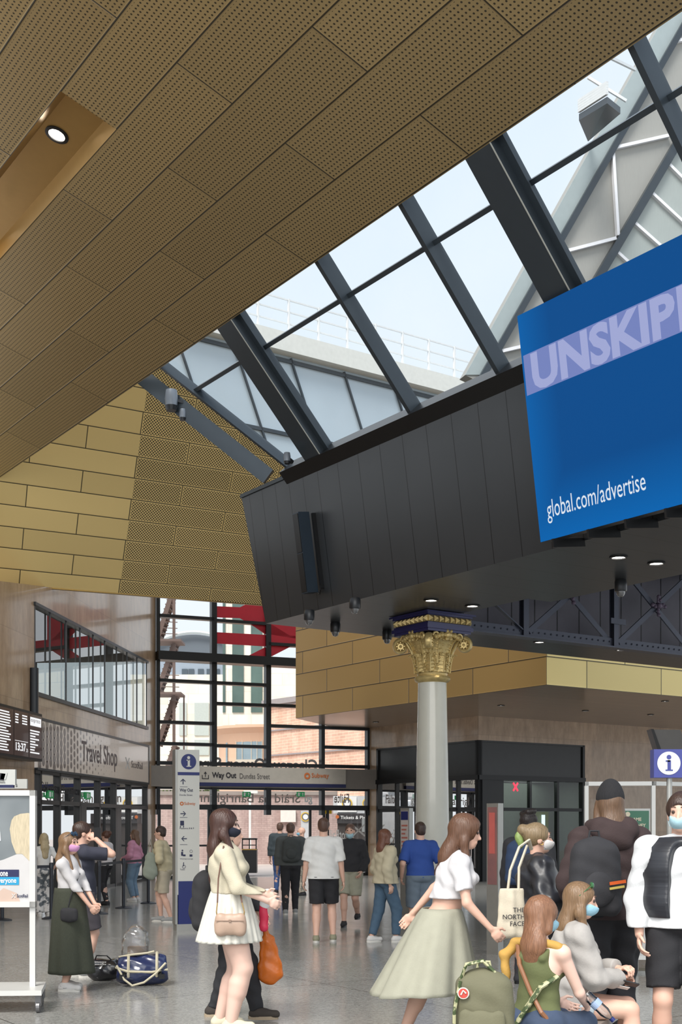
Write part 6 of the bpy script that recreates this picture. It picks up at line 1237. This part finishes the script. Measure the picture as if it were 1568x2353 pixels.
# 3 woman left
C_ = PERSON('person in white long-sleeved top, long dark green skirt and pink face mask', 158, 12.45, 1.60, -R90-.25, None, .0075, True, .98, hands=[(.05, .31, .86), (-.01, .33, .87)], poles=[(.8, -1, -.6), (-.8, -1, -.6)], head=(-.1, .05, 0), feet=[(.09, .03, 0), (-.08, -.04, 0)], curl=(.7, .7))
C_.body(slim=True, palm=[(-1, 0, 0), (1, 0, 0)]); C_.shirt('top', fab('rib_white', srgb(206, 204, 206), bump=.25, bscale=150), .98, hem=1.06, off=.009); C_.skirt('long_skirt', fab('green_wool', srgb(62, 66, 54), var=.25, scale=60, stretch=(4, 4, .5), bump=.4), 1.10, .19, .150, .245, pleats=5, amp=.014, sqy=.98, dy=.03)
C_.mask(fab('mask_pink', srgb(206, 152, 196))); C_.hair(hairm('hair_light_brown', srgb(150, 118, 88)), 'long', end=1.20, front=True); C_.shoes(fab('shoe_white', srgb(212, 210, 208)), mark=bk_c)
mb = MB()
for sg in (1, -1): mb.disc(FR(C_.hp(sg*.03, .075, .085)*C_.sc, C_.Rh[:, 0], C_.Rh@V3(0, 1, .3)), 0, 0, .024); 
for sg in (1, -1): mb.ball(C_.hp(sg*.032, .062, .092)*C_.sc, .026, 10, (1, .5, .8)); mb.tube([C_.hp(sg*.055, .055, .09)*C_.sc, C_.hp(sg*.082, -.02, .04)*C_.sc], .003, 5)
tag(mb.build('sunglasses', mat('lens_blue', srgb(60, 84, 110), .1, .3), C_.t), None)
mb = MB(); mb.tube([C_.sh[1]*C_.sc+V3(0, .0, .06), C_.ch*C_.sc+V3(.0, .12, .0), (C_.pel+V3(.15, .10, .10))*C_.sc, (C_.pel+V3(.17, .06, -.1))*C_.sc], .006, 6); bgc = thing('handbag', 'small black handbag worn in front of the green skirt', 'handbag', C_.W(C_.pel+V3(.19, .10, -.10)), C_.t.rotation_euler[2]+R90)
v = VOL(); v.e((0, 0, 0), (.09, .035, .075), .02).c((-.06, 0, -.03), (-.06, 0, .04), .03, .03, .02).c((.06, 0, -.03), (.06, 0, .04), .03, .03, .02); vobj('bag_body', v, bk_c, bgc, .008); mb.build('bag_strap', bk_c, C_.t)
# 4 caller
D_ = PERSON('person in dark navy T-shirt holding a phone to the ear', 190, 13.6, 1.71, -R90+.35, None, .010, False, 1.0, hands=[(-.03+.15, .13, 1.50), (-.24, .10, .86)], poles=[(.6, .3, -1), (-.5, -1, 0)], feet=[(.11, .05, 0), (-.10, -.05, 0)], curl=(.8, .4))
D_.body(); D_.shirt('tshirt', fab('navy_tee', srgb(52, 54, 68)), .42, off=.022); D_.pants('shorts', fab('shorts_dark', srgb(70, 66, 72)), .46, off=.03); D_.hair(hairm('hair_brown_dark', srgb(72, 52, 44)), 'short', bulk=1.03); D_.shoes(fab('shoe_grey', srgb(150, 152, 152)))
q = thing('phone', 'black phone held to the ear by the person in the navy T-shirt', 'phone', D_.W(D_.wr[0]+V3(.0, .01, .06)), D_.t.rotation_euler[2]); mb = MB(); mb.rbox(FR((0, 0, 0), (0, 1, 0), (1, 0, 0), UP), -.036, .036, -.004, .004, -.07, .07, .008); mb.build('case', black, q); mb = MB(); mb.box(ID, -.0055, -.004, -.032, .032, -.062, .062); mb.build('display', mat('phone_glass', srgb(30, 32, 38), .1), q)
# 5-8 queue
E_ = PERSON('blonde person in white top and pale floral trousers by the left queue barrier', 101, 22.7, 1.53, .5, None, .012, True, .95, hands=[(.22, .08, .95), (-.20, .20, 1.0)]); E_.body(); E_.shirt('top', wh, .35, hem=1.02, off=.012)
E_.pants('floral_trousers', mat('floral', srgb(206, 204, 202), .8, col2=srgb(92, 98, 104), scale=9, thr=.52), .98, off=.025, loose=1.5); E_.hair(hairm('hair_blonde', srgb(206, 186, 148)), 'long', end=1.22); E_.shoes(MATS['shoe_white'])
F_ = PERSON('person in white jumper and black side-striped trousers further back in the queue', 243, 25.8, 1.56, R90*.75, None, .012, True, .95, feet=[(.09, .06, 0), (-.09, -.06, 0)], hands=[(.18, .2, 1.0), (-.18, .2, 1.0)]); F_.body(); F_.shirt('jumper', fab('white_knit', srgb(214, 208, 208)), 1.0, off=.03, wr=.005); F_.pants('trousers', bk_c, .93, off=.008); F_.hair(hairm('hair_auburn', srgb(104, 66, 50)), 'bun'); F_.shoes(bk_c, black)
mb = MB(); mb.tube([(F_.hipj[i]*F_.sc+V3(.105*(1 if i == 0 else -1), 0, -.05)) for i in (0,)]+[F_.kn[0]*F_.sc+V3(.075, 0, 0), F_.ank[0]*F_.sc+V3(.06, 0, .1)], .008, 6); mb.build('side_stripe', wh, F_.t)
G_ = PERSON('person in pink jumper and blue jeans at the back of the queue', 309, 27.0, 1.58, R90*.8, None, .012, True, 1.0, hands=[(.18, .2, 1.02), (-.18, .2, 1.0)]); G_.body(); G_.shirt('jumper', fab('pink_knit', srgb(196, 138, 160)), 1.0, off=.035, wr=.006); G_.pants('jeans', fab('denim_light', srgb(112, 136, 158), var=.12), .92, off=.018, loose=1.15); G_.hair(hairm('hair_mid_brown', srgb(126, 94, 72)), 'long', end=1.3); G_.shoes(MATS['shoe_white'])
H_ = PERSON('person in pale yellow top and beige shorts carrying a grey-green tote, left of the pylon', 378, 21.3, 1.66, R90*.9, None, .012, True, 1.0, lean=(0, .06), hands=[(.2, .16, .95), (-.2, .22, 1.0)], feet=[(.09, .12, 0), (-.09, -.12, 0)]); H_.body(); H_.shirt('top', fab('yellow_cloth', srgb(198, 186, 154)), .6, off=.035, wr=.006); H_.pants('shorts', fab('beige_cloth', srgb(184, 174, 154)), .45, off=.03); H_.hair(hairm('hair_dark_b', srgb(66, 48, 42)), 'short'); H_.shoes(MATS['shoe_grey'])
tt = thing('tote_bag', 'slouchy grey-green tote bag on the shoulder of the person in yellow', 'bag', H_.W((.0, .16, .98)) + V3(-.05, -.28, .05), 0); v = VOL(); v.c((0, 0, -.14), (.0, 0, .12), .13, .08, .04, sq=(V3(0, 1, 0), .45)); v.wr = .006; vobj('bag_body', v, fab('tote_grey_green', srgb(138, 146, 134)), tt, .01); mb = MB(); mb.tube([(-.05, 0, .17), (-.01, .1, .42), (.05, 0, .17)], .01, 6); mb.build('handle', MATS['tote_grey_green'], tt)
# 9-11 near the doors
I_ = PERSON('person in dark grey jacket and black trousers walking out with a backpack', 668, 23.2, 1.72, .08, None, .012, False, 1.05, feet=[(.09, .12, 0), (-.10, -.12, 0)]); I_.body(); I_.shirt('jacket', fab('jacket_grey', srgb(84, 88, 88)), 1.0, off=.035); I_.pants('trousers', bk_c, .98); I_.hair(hairm('hair_short_brown', srgb(112, 84, 72)), 'short'); I_.shoes(MATS['shoe_grey'])
backpack('dark grey backpack with a pale stripe on the person near the doors', I_.W((0, -.22, 1.2)), .08, fab('bag_grey', srgb(66, 70, 70)), .30, .16, .44, .012)
J2 = PERSON('bald person in grey and black jacket with blue mask and beige trousers by the doors', 693, 29.3, 1.63, R90*.9, None, .012, False, 1.08, hands=[(.2, .22, .95), (-.2, .2, .95)]); J2.body(); J2.shirt('jacket', fab('jacket_stone', srgb(112, 112, 110)), 1.0, off=.03); J2.pants('trousers', mat('camo_beige', srgb(168, 160, 146), .8, col2=srgb(110, 106, 98), scale=14, thr=.55), .97, off=.028, loose=1.25); J2.mask(fab('mask_blue', srgb(130, 186, 214))); J2.shoes(bk_c, black)
K2 = PERSON('person in teal-black coat and blue trousers beyond the grey jacket, at the doors', 644, 30.0, 1.74, -.1, None, .012, False, 1.0); K2.body(); K2.shirt('coat', fab('coat_teal', srgb(58, 68, 74)), 1.0, off=.035); K2.pants('trousers', fab('blue_cloth', srgb(58, 84, 132)), .97); K2.hair(MATS['hair_short_brown'], 'short'); K2.shoes(bk_c, black)
# 12 white tee
J_ = PERSON('person in white T-shirt and black shorts seen from behind in mid hall', 744, 17.7, 1.78, 0.0, None, .009, False, 1.06, feet=[(.13, .05, 0), (-.10, -.10, 0)], hands=[(.27, .03, .82), (-.27, .03, .82)]); J_.body(); J_.shirt('tshirt', wh, .45, hem=.86, off=.028, flare=.01, wr=.005); J_.pants('shorts', fab('shorts_black', srgb(40, 40, 44)), .44, off=.028); J_.hair(hairm('hair_chestnut', srgb(98, 70, 58)), 'short'); J_.shoes(fab('shoe_olive', srgb(140, 138, 116)))
# 13 black jacket, khaki shorts
K_ = PERSON('person in black jacket and pale khaki shorts walking towards the camera', 805, 20.4, 1.70, math.pi-.15, None, .010, False, 1.05, feet=[(.08, .18, 0), (-.09, -.22, .10)], hands=[(.26, -.10, .84), (-.20, .12, .90)]); K_.body(); K_.shirt('jacket', fab('jacket_black', srgb(42, 42, 46)), 1.0, off=.03); K_.pants('shorts', fab('khaki', srgb(166, 164, 146)), .46, off=.035); K_.hair(MATS['hair_short_brown'], 'short'); K_.mask(fab('mask_pale_blue', srgb(168, 204, 216)), low=.03); K_.shoes(bk_c, black)
# 14 cream cardigan
L_ = PERSON('person in cream cardigan and blue jeans with white mask, left of the column', 886, 17.6, 1.62, -R90+.5, None, .010, True, 1.0, feet=[(.09, .16, 0), (-.09, -.16, 0)], hands=[(.22, -.05, .86), (-.2, .12, .9)]); L_.body(); L_.shirt('cardigan', fab('cream_cardigan', srgb(190, 180, 154)), 1.0, hem=.88, off=.045, flare=.02, wr=.006); L_.pants('jeans', fab('denim_mid', srgb(72, 96, 118), var=.12), .93, off=.016, loose=1.15); L_.hair(hairm('hair_copper', srgb(122, 76, 56)), 'long', end=1.28); L_.mask(fab('mask_white', srgb(214, 214, 210))); L_.shoes(MATS['shoe_white'])
# 15 blue T-shirt
M_ = PERSON('person in royal blue T-shirt standing before the white column', 966, 17.9, 1.72, .2, None, .010, False, 1.05, hands=[(.24, .1, .95), (-.26, .05, .9)]); M_.body(); M_.shirt('tshirt', fab('royal_blue', srgb(44, 76, 150)), .45, off=.025); M_.pants('shorts', fab('slate_shorts', srgb(110, 124, 138)), .5, off=.03); M_.hair(MATS['hair_brown_dark'], 'short'); M_.shoes(MATS['shoe_white'])
# 16 crop top
N_ = PERSON('person in white crop top and long sage green skirt with long brown hair, striding right', 1015, 9.1, 1.74, -R90-.15, None, .009, True, 1.08, lean=(0, .14), head=(0, -.15, 0), feet=[(.09, .26, 0), (-.09, -.26, 0)], hands=[(.20, .36, .90), (-.22, -.25, .95)], curl=(.5, .4)); N_.body(slim=True); N_.shirt('crop_top', fab('crop_white', srgb(208, 206, 208)), .35, hem=1.10, off=.022, flare=.02, wr=.005)
N_.skirt('sage_skirt', fab('sage_cloth', srgb(158, 157, 141)), 1.03, .42, .165, .42, pleats=7, amp=.025, dy=-.12, sqy=.85, wave=.02); N_.hair(hairm('hair_long_brown', srgb(112, 78, 58)), 'long', end=1.18, front=True, bulk=1.15, dy=-.04); N_.shoes(bk_c)
# 17 black hair, blue rucksack
O_ = PERSON('dark-haired person with a blue backpack near the red cross window', 1216, 13.0, 1.82, -.5, None, .010, False, 1.0); O_.body(); O_.shirt('jacket', bk_c, 1.0, off=.03); O_.pants('trousers', bk_c, .98); O_.hair(hairm('hair_black_curly', srgb(44, 34, 32)), 'curly'); O_.shoes(bk_c, black)
backpack('navy blue backpack on the dark-haired person behind the puffer jacket', O_.W((0, -.22, 1.2)), -.5, fab('bag_navy', srgb(44, 62, 92)), .30, .17, .46, .012)
# 18 puffer
P_ = PERSON('person in black puffer jacket with white mask and tied blonde hair', 1236, 9.35, 1.69, -R90+.05, None, .0085, True, 1.05, hands=[(.16, .22, 1.12), (-.16, .2, 1.1)], head=(0, .05, 0)); P_.body()
pf = P_.shirt('puffer_jacket', mat('puffer_black', srgb(44, 45, 50), .38, bump=.3, bscale=12), 1.0, hem=.9, off=.05, nz=.09, wr=.009); P_.pants('trousers', bk_c, .98); P_.mask(fab('mask_white_round', srgb(216, 212, 210))); P_.hair(hairm('hair_dirty_blonde', srgb(150, 128, 96)), 'bun'); P_.shoes(MATS['shoe_white'])
v = VOL(); v.e(P_.hp(0, -.15, -.0), (.03, .03, .05), .02).e(P_.hp(.01, -.14, -.05), (.025, .025, .04), .02); v.wr = .004; vobj('dyed_ends', v, mat('hair_green', srgb(128, 150, 84), .5, bump=.5, bscale=30), P_.t, .009, P_.sc)
mb = MB(); mb.tube([P_.hp(.079, .005, -.05+.012*math.sin(a))*P_.sc+V3(0, .012*math.cos(a), 0) for a in np.linspace(0, 6.0, 14)], .0028, 5); mb.build('earring', mat('gold_ring', srgb(200, 160, 80), .25, .9), P_.t)
Yt = 9.0; tn = thing('tote_bag', 'cream canvas tote bag lettered THE NORTH FACE hanging from the puffer jacket shoulder', 'bag', ((1176-CX)/F_PX*Yt, Yt, HC+(HZ-2095)/F_PX*Yt), math.radians(6)); v = VOL(); e_ = Yt/F_PX
can = fab('canvas_cream', srgb(206, 196, 176), bump=.3, bscale=200); v.c((-.06, 0, -.15), (-.05, 0, .15), .05, .04, .03, sq=(V3(0, 1, 0), .6)).c((.06, 0, -.15), (.05, 0, .15), .05, .04, .03, sq=(V3(0, 1, 0), .6)).c((0, 0, -.15), (0, 0, .15), .045, .035, .03); v.cut((0, 0, .17), (0, 0, 1)); v.wr = .0025; vobj('bag_body', v, can, tn, .006)
mb = MB(); mb.tube([(-.03, -.01, .16), (-.01, .0, .30), (.07, .05, .47), (.16, .12, .52), (.2, .2, .45)], .010, 6, flat=1.5); mb.tube([(.05, -.01, .16), (.06, .02, .32), (.14, .1, .48)], .010, 6, flat=1.5); mb.build('handle', can, tn)
for s_, z in (('THE', .0), ('NORTH', -.05), ('FACE', -.10)): text(s_, FR((0, -.049, 0), (1, 0, 0), (0, 1, 0), UP), .085, z, mat=ink, parent=tn, bold=.01, h=.034, align='R')
# 19 beanie
Q_ = PERSON('tall person in black beanie, dark brown hoodie and black trousers seen from behind', 1402, 8.95, 1.95, .12, None, .0085, False, 1.0, hands=[(.22, .14, .98), (-.22, .14, .98)], feet=[(.12, .10, 0), (-.14, -.06, 0)]); Q_.body()
hd = fab('hoodie_brown', srgb(58, 44, 44), bump=.2); Q_.shirt('hoodie', hd, 1.0, hem=.86, off=.035, wr=.005); v = VOL(); v.c(Q_.nk+V3(-.08, -.06, .02), Q_.nk+V3(.08, -.06, .02), .062, .062, .04).c(Q_.nk+V3(-.11, .02, .02), Q_.nk+V3(-.10, -.06, .0), .05, .06, .03).c(Q_.nk+V3(.11, .02, .02), Q_.nk+V3(.10, -.06, .0), .05, .06, .03).e(Q_.nk+V3(0, -.11, -.05), (.11, .05, .09), .03); v.wr = .004; vobj('hood', v, hd, Q_.t, .009, Q_.sc)
Q_.pants('trousers', fab('work_trousers', srgb(34, 34, 38)), .98, off=.03, loose=1.3, wr=.006); Q_.hair(hairm('hair_wavy_brown', srgb(120, 92, 70)), 'long', end=1.38, bulk=.98); Q_.shoes(bk_c, black)
v = VOL(); v.e(Q_.hp(0, -.012, .035), (.087, .106, .10), .02).e(Q_.hp(0, -.02, .10), (.05, .06, .055), .04).cut(Q_.hp(0, 0, .0), (0, .2, -1)); vobj('beanie', v, mat('beanie_knit', srgb(32, 32, 35), .9, bump=.6, bscale=30, stretch=(3, 3, .3)), Q_.t, .007, Q_.sc)
mb = MB(); c = Q_.pel*Q_.sc+V3(.155, -.175, .02); mb.box(FR(c, (1, .3, 0), (-.3, 1, 0)), -.022, .022, -.006, .004, -.02, .025); mb.build('label_patch', mat('patch_tan', srgb(170, 140, 100), .6), Q_.t)
bq = backpack('black backpack with an orange striped tab slung behind the person in the beanie', V3((1368-CX)/F_PX*8.6, 8.6, HC+(HZ-2012)/F_PX*8.6), .1, fab('bag_charcoal', srgb(44, 44, 48)), .33, .20, .54, .010)
mb = MB(); mb.beam((.06, -.14, -.05), (.18, -.12, -.035), .006, .022); mb.build('orange_tab', mat('tab_orange', srgb(206, 92, 40), .5), bq); mb = MB(); mb.beam((.06, -.14, -.085), (.17, -.12, -.07), .006, .016); mb.build('yellow_tab', mat('tab_yellow', srgb(190, 170, 90), .5), bq)
# 20 right border
R_p = PERSON('person in white shirt, black quilted gilet and black shorts at the right border', 1566, 8.1, 1.88, math.pi-.25, skin_a, .0085, False, 1.0, hands=[(.24, .10, .86), (-.22, .14, .95)], head=(-.2, 0, 0), feet=[(.12, .0, 0), (-.12, .08, 0)]); R_p.body(); R_p.shirt('shirt', fab('shirt_white', srgb(210, 212, 214)), .97, hem=.90, off=.035, flare=.01, wr=.006); R_p.pants('shorts', fab('shorts_jet', srgb(34, 34, 38)), .42, off=.03); R_p.hair(MATS['hair_brown_dark'], 'short', bulk=1.08); R_p.mask(MATS['mask_pale_blue']); R_p.shoes(MATS['shoe_white'])
v = VOL(); w = 1.0; v.e(R_p.ch, (.17*w+.075, .108*w+.085, .20), .03).e(R_p.pel+V3(0, .005, .13), (.15*w+.085, .103*w+.09, .20), .05).c(R_p.sh[0], R_p.sh[1], .085, .085, .03); v.x(R_p.ch+V3(0, .26, -.12), (.085, .18, .50), .01); v.cut(R_p.nk+V3(0, 0, .0), (0, -.25, 1)); v.cut(R_p.pel-V3(0, 0, -.04), (0, 0, -1))
for i in (0, 1): v.x(R_p.sh[i]+V3(.03*(1-2*i), 0, -.04), (.07, .12, .11), .01)
vobj('gilet', v, mat('gilet_black', srgb(40, 42, 48), .4, bump=.8, bscale=5, stretch=(.2, .2, 4)), R_p.t, .009, R_p.sc)
# seated pair ------------------------------------------------------------------------------------
bd = nrm((.40, .90, 0)); bc = V3(1.12, 7.28, 0); bnch = thing('bench', 'low grey bench under the two seated people', 'bench', bc, math.atan2(bd[1], bd[0])); mb = MB(); mb.rbox(FR((0, 0, .42), (1, 0, 0), (0, 1, 0), UP), -1.25, 1.25, -.28, .28, -.05, .0, .02); mb.build('seat', als, bnch)
for x in (-1.0, 1.0): mb = MB(); mb.box(ID, x-.03, x+.03, -.22, .22, 0, .37); mb.build('leg', black, bnch)
S_ = PERSON('seated person with straight auburn hair in an olive green vest top, back to the camera', 1238, 7.25, 1.60, -.75, skin_b, .0065, True, 1.02, seated=.545, hip=(0, -.02, 0), lean=(0, .05), head=(-.35, -.12, 0), feet=[(.10, .44, 0), (-.10, .42, 0)], hands=[(.12, .36, .62), (-.10, .38, .62)], poles=[(.7, -.8, -.4), (-.7, -.8, -.4)]); S_.body(); olive = fab('olive_vest', srgb(92, 98, 62)); S_.tank('vest_top', olive); S_.pants('jeans', fab('denim_dark', srgb(62, 76, 100), var=.12), .95, off=.014)
S_.hair(hairm('hair_straight_auburn', srgb(150, 106, 78)), 'long', end=S_.nk[2]-.09, bulk=1.08); S_.mask(fab('mask_surgical', srgb(150, 194, 214))); S_.shoes(MATS['shoe_white'])
mustard = fab('mustard_cloth', srgb(184, 144, 72)); mb = MB(); sc_ = S_.sc
v = VOL(); v.c(S_.sh[0]+V3(-.02, -.02, .035), S_.nk+V3(.0, -.07, .01), .03, .034, .03).c(S_.nk+V3(.0, -.07, .01), S_.sh[1]+V3(.0, -.03, .05), .034, .036, .03).c(S_.sh[1]+V3(.0, -.03, .04), S_.sh[1]+V3(-.06, -.10, -.03), .035, .03, .02).c(S_.sh[1]+V3(-.05, -.10, -.03), S_.sh[1]+V3(-.03, -.10, -.30), .028, .02, .02).c(S_.sh[0]+V3(.0, .02, .03), S_.sh[0]+V3(-.04, .09, -.10), .03, .022, .02); v.wr = .006; sf_ = vobj('jumper_body', v, mustard, None, .007, sc_)
sf_.name = 'mustard_jumper'; sf_.location = S_.t.location; sf_.rotation_euler = S_.t.rotation_euler; tag(sf_, 'mustard yellow jumper draped over the shoulders of the seated person in olive', 'jumper')
mb = MB(); mb.tube([q*sc_ for q in (S_.sh[1]+V3(.02, -.06, .05), S_.ch+V3(-.06, -.135, .03), S_.ch+V3(.02, -.135, -.13), S_.pel+V3(.12, -.125, .08), S_.pel+V3(.16, -.06, .0))], .009, 6, flat=1.5); mb.build('leather_strap', mat('tan_leather', srgb(136, 92, 62), .5), S_.t)
mb = MB(); mb.tube([q*sc_ for q in (S_.sh[0]+V3(.0, -.05, -.14), S_.ch+V3(.09, -.13, -.10), S_.pel+V3(.02, -.14, .10), S_.pel+V3(-.06, -.15, -.02))], .014, 6, flat=1.6); mb.build('patterned_strap', mat('strap_pattern', srgb(180, 178, 140), .7, col2=srgb(70, 84, 52), scale=24, thr=.5), S_.t)
T_ = PERSON('seated person in grey sweatshirt with long fair hair and green sunglasses on the head', 1294, 8.0, 1.69, -R90-.12, None, .0065, True, 1.0, seated=.53, hip=(0, 0, 0), lean=(0, .09), head=(0, -.12, 0), feet=[(.11, .50, 0), (-.08, .46, 0)], hands=[(.02, .37, .69), (-.05, .36, .74)], poles=[(.8, -.6, -.5), (-.8, -.6, -.5)], curl=(.9, .7)); T_.body(palm=[(-.4, .3, -1), (0, .2, -1)]); T_.shirt('sweatshirt', fab('marl_grey', srgb(166, 162, 158), var=.05, scale=40), .97, hem=T_.pel[2]-.03, off=.04, wr=.006); T_.pants('shorts', fab('denim_pale', srgb(168, 180, 188)), .22, off=.016)
T_.hair(hairm('hair_fair_long', srgb(142, 112, 82)), 'long', end=.92, front=True, dy=.02); T_.mask(MATS['mask_surgical']); T_.shoes(MATS['shoe_white']); mb = MB()
for sg in (1, -1): mb.ball(T_.hp(sg*.03, .058, .094)*T_.sc, .026, 10, (1, .5, .8)); mb.tube([T_.hp(sg*.055, .05, .09)*T_.sc, T_.hp(sg*.088, -.02, .02)*T_.sc], .003, 5)
mb.build('sunglasses', mat('lens_green', srgb(56, 104, 66), .15), T_.t)
# belongings of the pair
ub = V3((1112-CX)/F_PX*6.75, 6.75, .42+.235); fj = fab('fjord_olive', srgb(104, 102, 80), rough=.8); ob = backpack('olive green square backpack with patterned straps and a round red emblem', ub, math.radians(-12), fj, .30, .17, .44, .007, strap=MATS['strap_pattern'], pocket=False)
v = VOL(); v.c((-.09, -.10, -.16), (-.09, -.10, -.02), .035, .035, .03, sq=(V3(0, 1, 0), .5)).c((.09, -.10, -.16), (.09, -.10, -.02), .035, .035, .03, sq=(V3(0, 1, 0), .5)).e((0, -.10, -.09), (.12, .03, .10), .02); v.wr = .0015; vobj('front_pocket', v, fj, ob, .007)
mb = MB(); f_ = FR((0, -.098, 0), (1, 0, 0), (0, 1, 0), UP); mb.disc(f_, -.10, .10, .032, -.005); mb.build('round_emblem', mat('emblem_cream', srgb(214, 206, 196), .6), ob); mb = MB(); mb.disc(f_, -.10, .10, .026, -.008); mb.build('emblem_red', mat('emblem_red', srgb(190, 70, 60), .6), ob); mb = MB(); mb.tube([f_(-.112, -.010, .092), f_(-.10, -.011, .115), f_(-.085, -.010, .10)], .005, 6); mb.build('emblem_animal', MATS['emblem_cream'], ob)
mb = MB(); mb.tube([(-.12, -.03, .17), (-.09, -.05, .25), (.0, -.04, .27), (.06, -.02, .21), (.03, .0, .17)], .011, 6, flat=1.6); mb.tube([(-.12, -.06, .16), (-.15, -.09, .0), (-.15, -.09, -.15)], .010, 6, flat=1.6); mb.build('loop_strap', MATS['strap_pattern'], ob)
wb = thing('water_bottle', 'clear plastic water bottle with a blue cap held over the seated pair\'s laps', 'bottle', V3((1376-CX)/F_PX*7.3, 7.3, HC+(HZ-2312)/F_PX*7.3)); ax_ = nrm((.62, -.1, -.6)); x_ = nrm(np.cross(ax_, (0, 1, 0))); bf = FR((0, 0, 0), x_, np.cross(ax_, x_), ax_); pet = glass('bottle_plastic', (.86, .9, .92), 2.0, rough=.08)
mb = MB(); mb.lathe([(.001, -.10), (.026, -.10), (.032, -.09), (.031, -.05), (.034, -.045), (.034, .0), (.031, .01), (.033, .05), (.024, .08), (.013, .095), (.013, .105)], ax=bf, n=20, caps=False); mb.build('shell', pet, wb, smooth=True); mb = MB(); mb.lathe([(.015, .10), (.015, .122), (.001, .124)], ax=bf, n=16, caps=False); mb.build('cap', navb, wb); mb = MB(); mb.lathe([(.0345, -.04), (.0345, -.0)], ax=bf, n=20, caps=False); mb.build('label_band', mat('label_blue', srgb(150, 170, 200), .4), wb)
ph = thing('phone', 'black phone in the hand of the seated person in grey', 'phone', T_.W((.06, .40, .66))); mb = MB(); mb.rbox(FR((0, 0, 0), nrm((1, 0, -.25)), nrm((.1, .4, 1))), -.075, .075, -.004, .004, -.037, .037, .008); mb.build('case', black, ph)
cd = thing('card', 'white striped card under the black phone', 'card', T_.W((.06, .37, .63))); mb = MB(); mb.box(FR((0, 0, 0), nrm((1, 0, -.2)), nrm((.1, .4, 1))), -.045, .045, -.001, .001, -.03, .03); mb.build('sheet', whp, cd)
bkk = thing('notebook', 'small patterned notebook with red edge on the grey sweatshirt lap', 'book', T_.W((-.02, .30, .70))); mb = MB(); mb.box(FR((0, 0, 0), nrm((.9, .2, -.3)), nrm((.2, .3, 1))), -.07, .07, -.008, .008, -.045, .045); mb.build('cover', mat('cover_red', srgb(160, 50, 70), .5), bkk); mb = MB(); mb.box(FR((0, 0, 0), nrm((.9, .2, -.3)), nrm((.2, .3, 1))), -.066, .066, .008, .010, -.041, .041); mb.build('pattern_panel', mat('cover_pattern', srgb(216, 210, 204), .5, col2=srgb(160, 130, 140), scale=90, thr=.5), bkk)
# luggage on the floor at left -----------------------------------------------------------------------
Yb = 12.2; db_ = thing('duffel_bag', 'glossy navy duffel bag with cream straps on the floor', 'duffel bag', atz(321, 2268, 0)+V3(0, .18, 0), math.radians(8)); ny = mat('duffel_navy', srgb(36, 46, 84), .22, var=.1, bump=.35, bscale=9, coat=.4); crm = fab('strap_cream', srgb(196, 188, 164))
v = VOL(); v.c((-.17, 0, .165), (.17, 0, .165), .155, .155, .05).e((0, 0, .13), (.27, .17, .13), .04); v.wr = .005; v.cut((0, 0, .004), (0, 0, -1)); v.cut((-.275, 0, 0), (-1, 0, .1)); v.cut((.275, 0, 0), (1, 0, .1)); vobj('bag_body', v, ny, db_, .008)
def sring(x, r=.163, w_=.011, a0=-.4, a1=math.pi+.4, y=0): return [(x, y-math.cos(a)*r*1.0, .165+math.sin(a)*r) for a in np.linspace(a0, a1, 18)]
for x in (-.14, .15): mb = MB(); mb.tube(sring(x), .016, 6, flat=1.3); mb.build('strap', crm, db_, smooth=True)
mb = MB(); mb.tube([(-.27, -.12, .2), (-.15, -.168, .16), (.1, -.17, .15), (.26, -.13, .17)], .014, 6); mb.tube([(-.26, -.14, .22), (-.18, -.19, .08), (-.1, -.21, .02), (.02, -.21, .05), (.14, -.2, .14), (.24, -.15, .24)], .012, 6); mb.tube([(-.24, -.05, .30), (-.1, -.09, .325), (.05, -.05, .335), (.12, -.03, .35)], .012, 6); mb.build('carry_strap', crm, db_, smooth=True)
for x in (-.20, .20): mb = MB(); mb.tube([(x, -.13, .09), (x*.9, -.175, .14)], .022, 8); mb.box(ID, x-.03, x+.03, -.19, -.16, .08, .13); mb.build('buckle', black, db_)
b2 = thing('holdall', 'glossy black holdall with printed lettering behind the navy duffel', 'bag', atz(232, 2255, 0)+V3(0, .1, 0), math.radians(-4)); v = VOL(); v.c((-.07, 0, .12), (.10, 0, .12), .11, .11, .04).e((.0, 0, .09), (.14, .13, .1), .04); v.wr = .006; v.cut((0, 0, .004), (0, 0, -1)); vobj('bag_body', v, mat('holdall_black', srgb(34, 34, 38), .2, bump=.5, bscale=10, coat=.5), b2, .008)
mb = MB(); mb.tube([(-.08, -.02, .22), (-.05, -.06, .27), (.06, -.06, .27), (.1, -.02, .22)], .008, 6); mb.build('handle', black, b2); mb = MB(); R = random.Random(2)
for k in range(16): x = -.08+.018*(k % 8)+.01; z = .20-.025*(k//8); mb.box(ID, x, x+.010, -.122, -.105, z, z+.012)
mb.build('print', silv2, b2)
cb = thing('cardboard_box', 'small brown cardboard box on top of the navy duffel', 'box', V3(*(atz(308, 2268, 0)+V3(0, .18, .31)))); mb = MB(); mb.box(ID, -.09, .09, -.05, .05, .01, .09); mb.build('carton', mat('cardboard', srgb(150, 118, 92), .8), cb)
plb = thing('plastic_bag', 'clear plastic bag standing around the cardboard box', 'bag', V3(*(atz(303, 2268, 0)+V3(0, .18, .31)))); v = VOL(); v.c((0, 0, .05), (.01, 0, .16), .14, .14, .03, sq=(V3(0, 1, 0), .65)).c((.03, 0, .16), (.03, 0, .27), .09, .05, .03); v.wr = .008; v.cut((0, 0, .0), (0, 0, -1)); 
vobj('film', v, glass('clear_film', (.93, .94, .94), 1.8, rough=.12, dirt=.16), plb, .008)
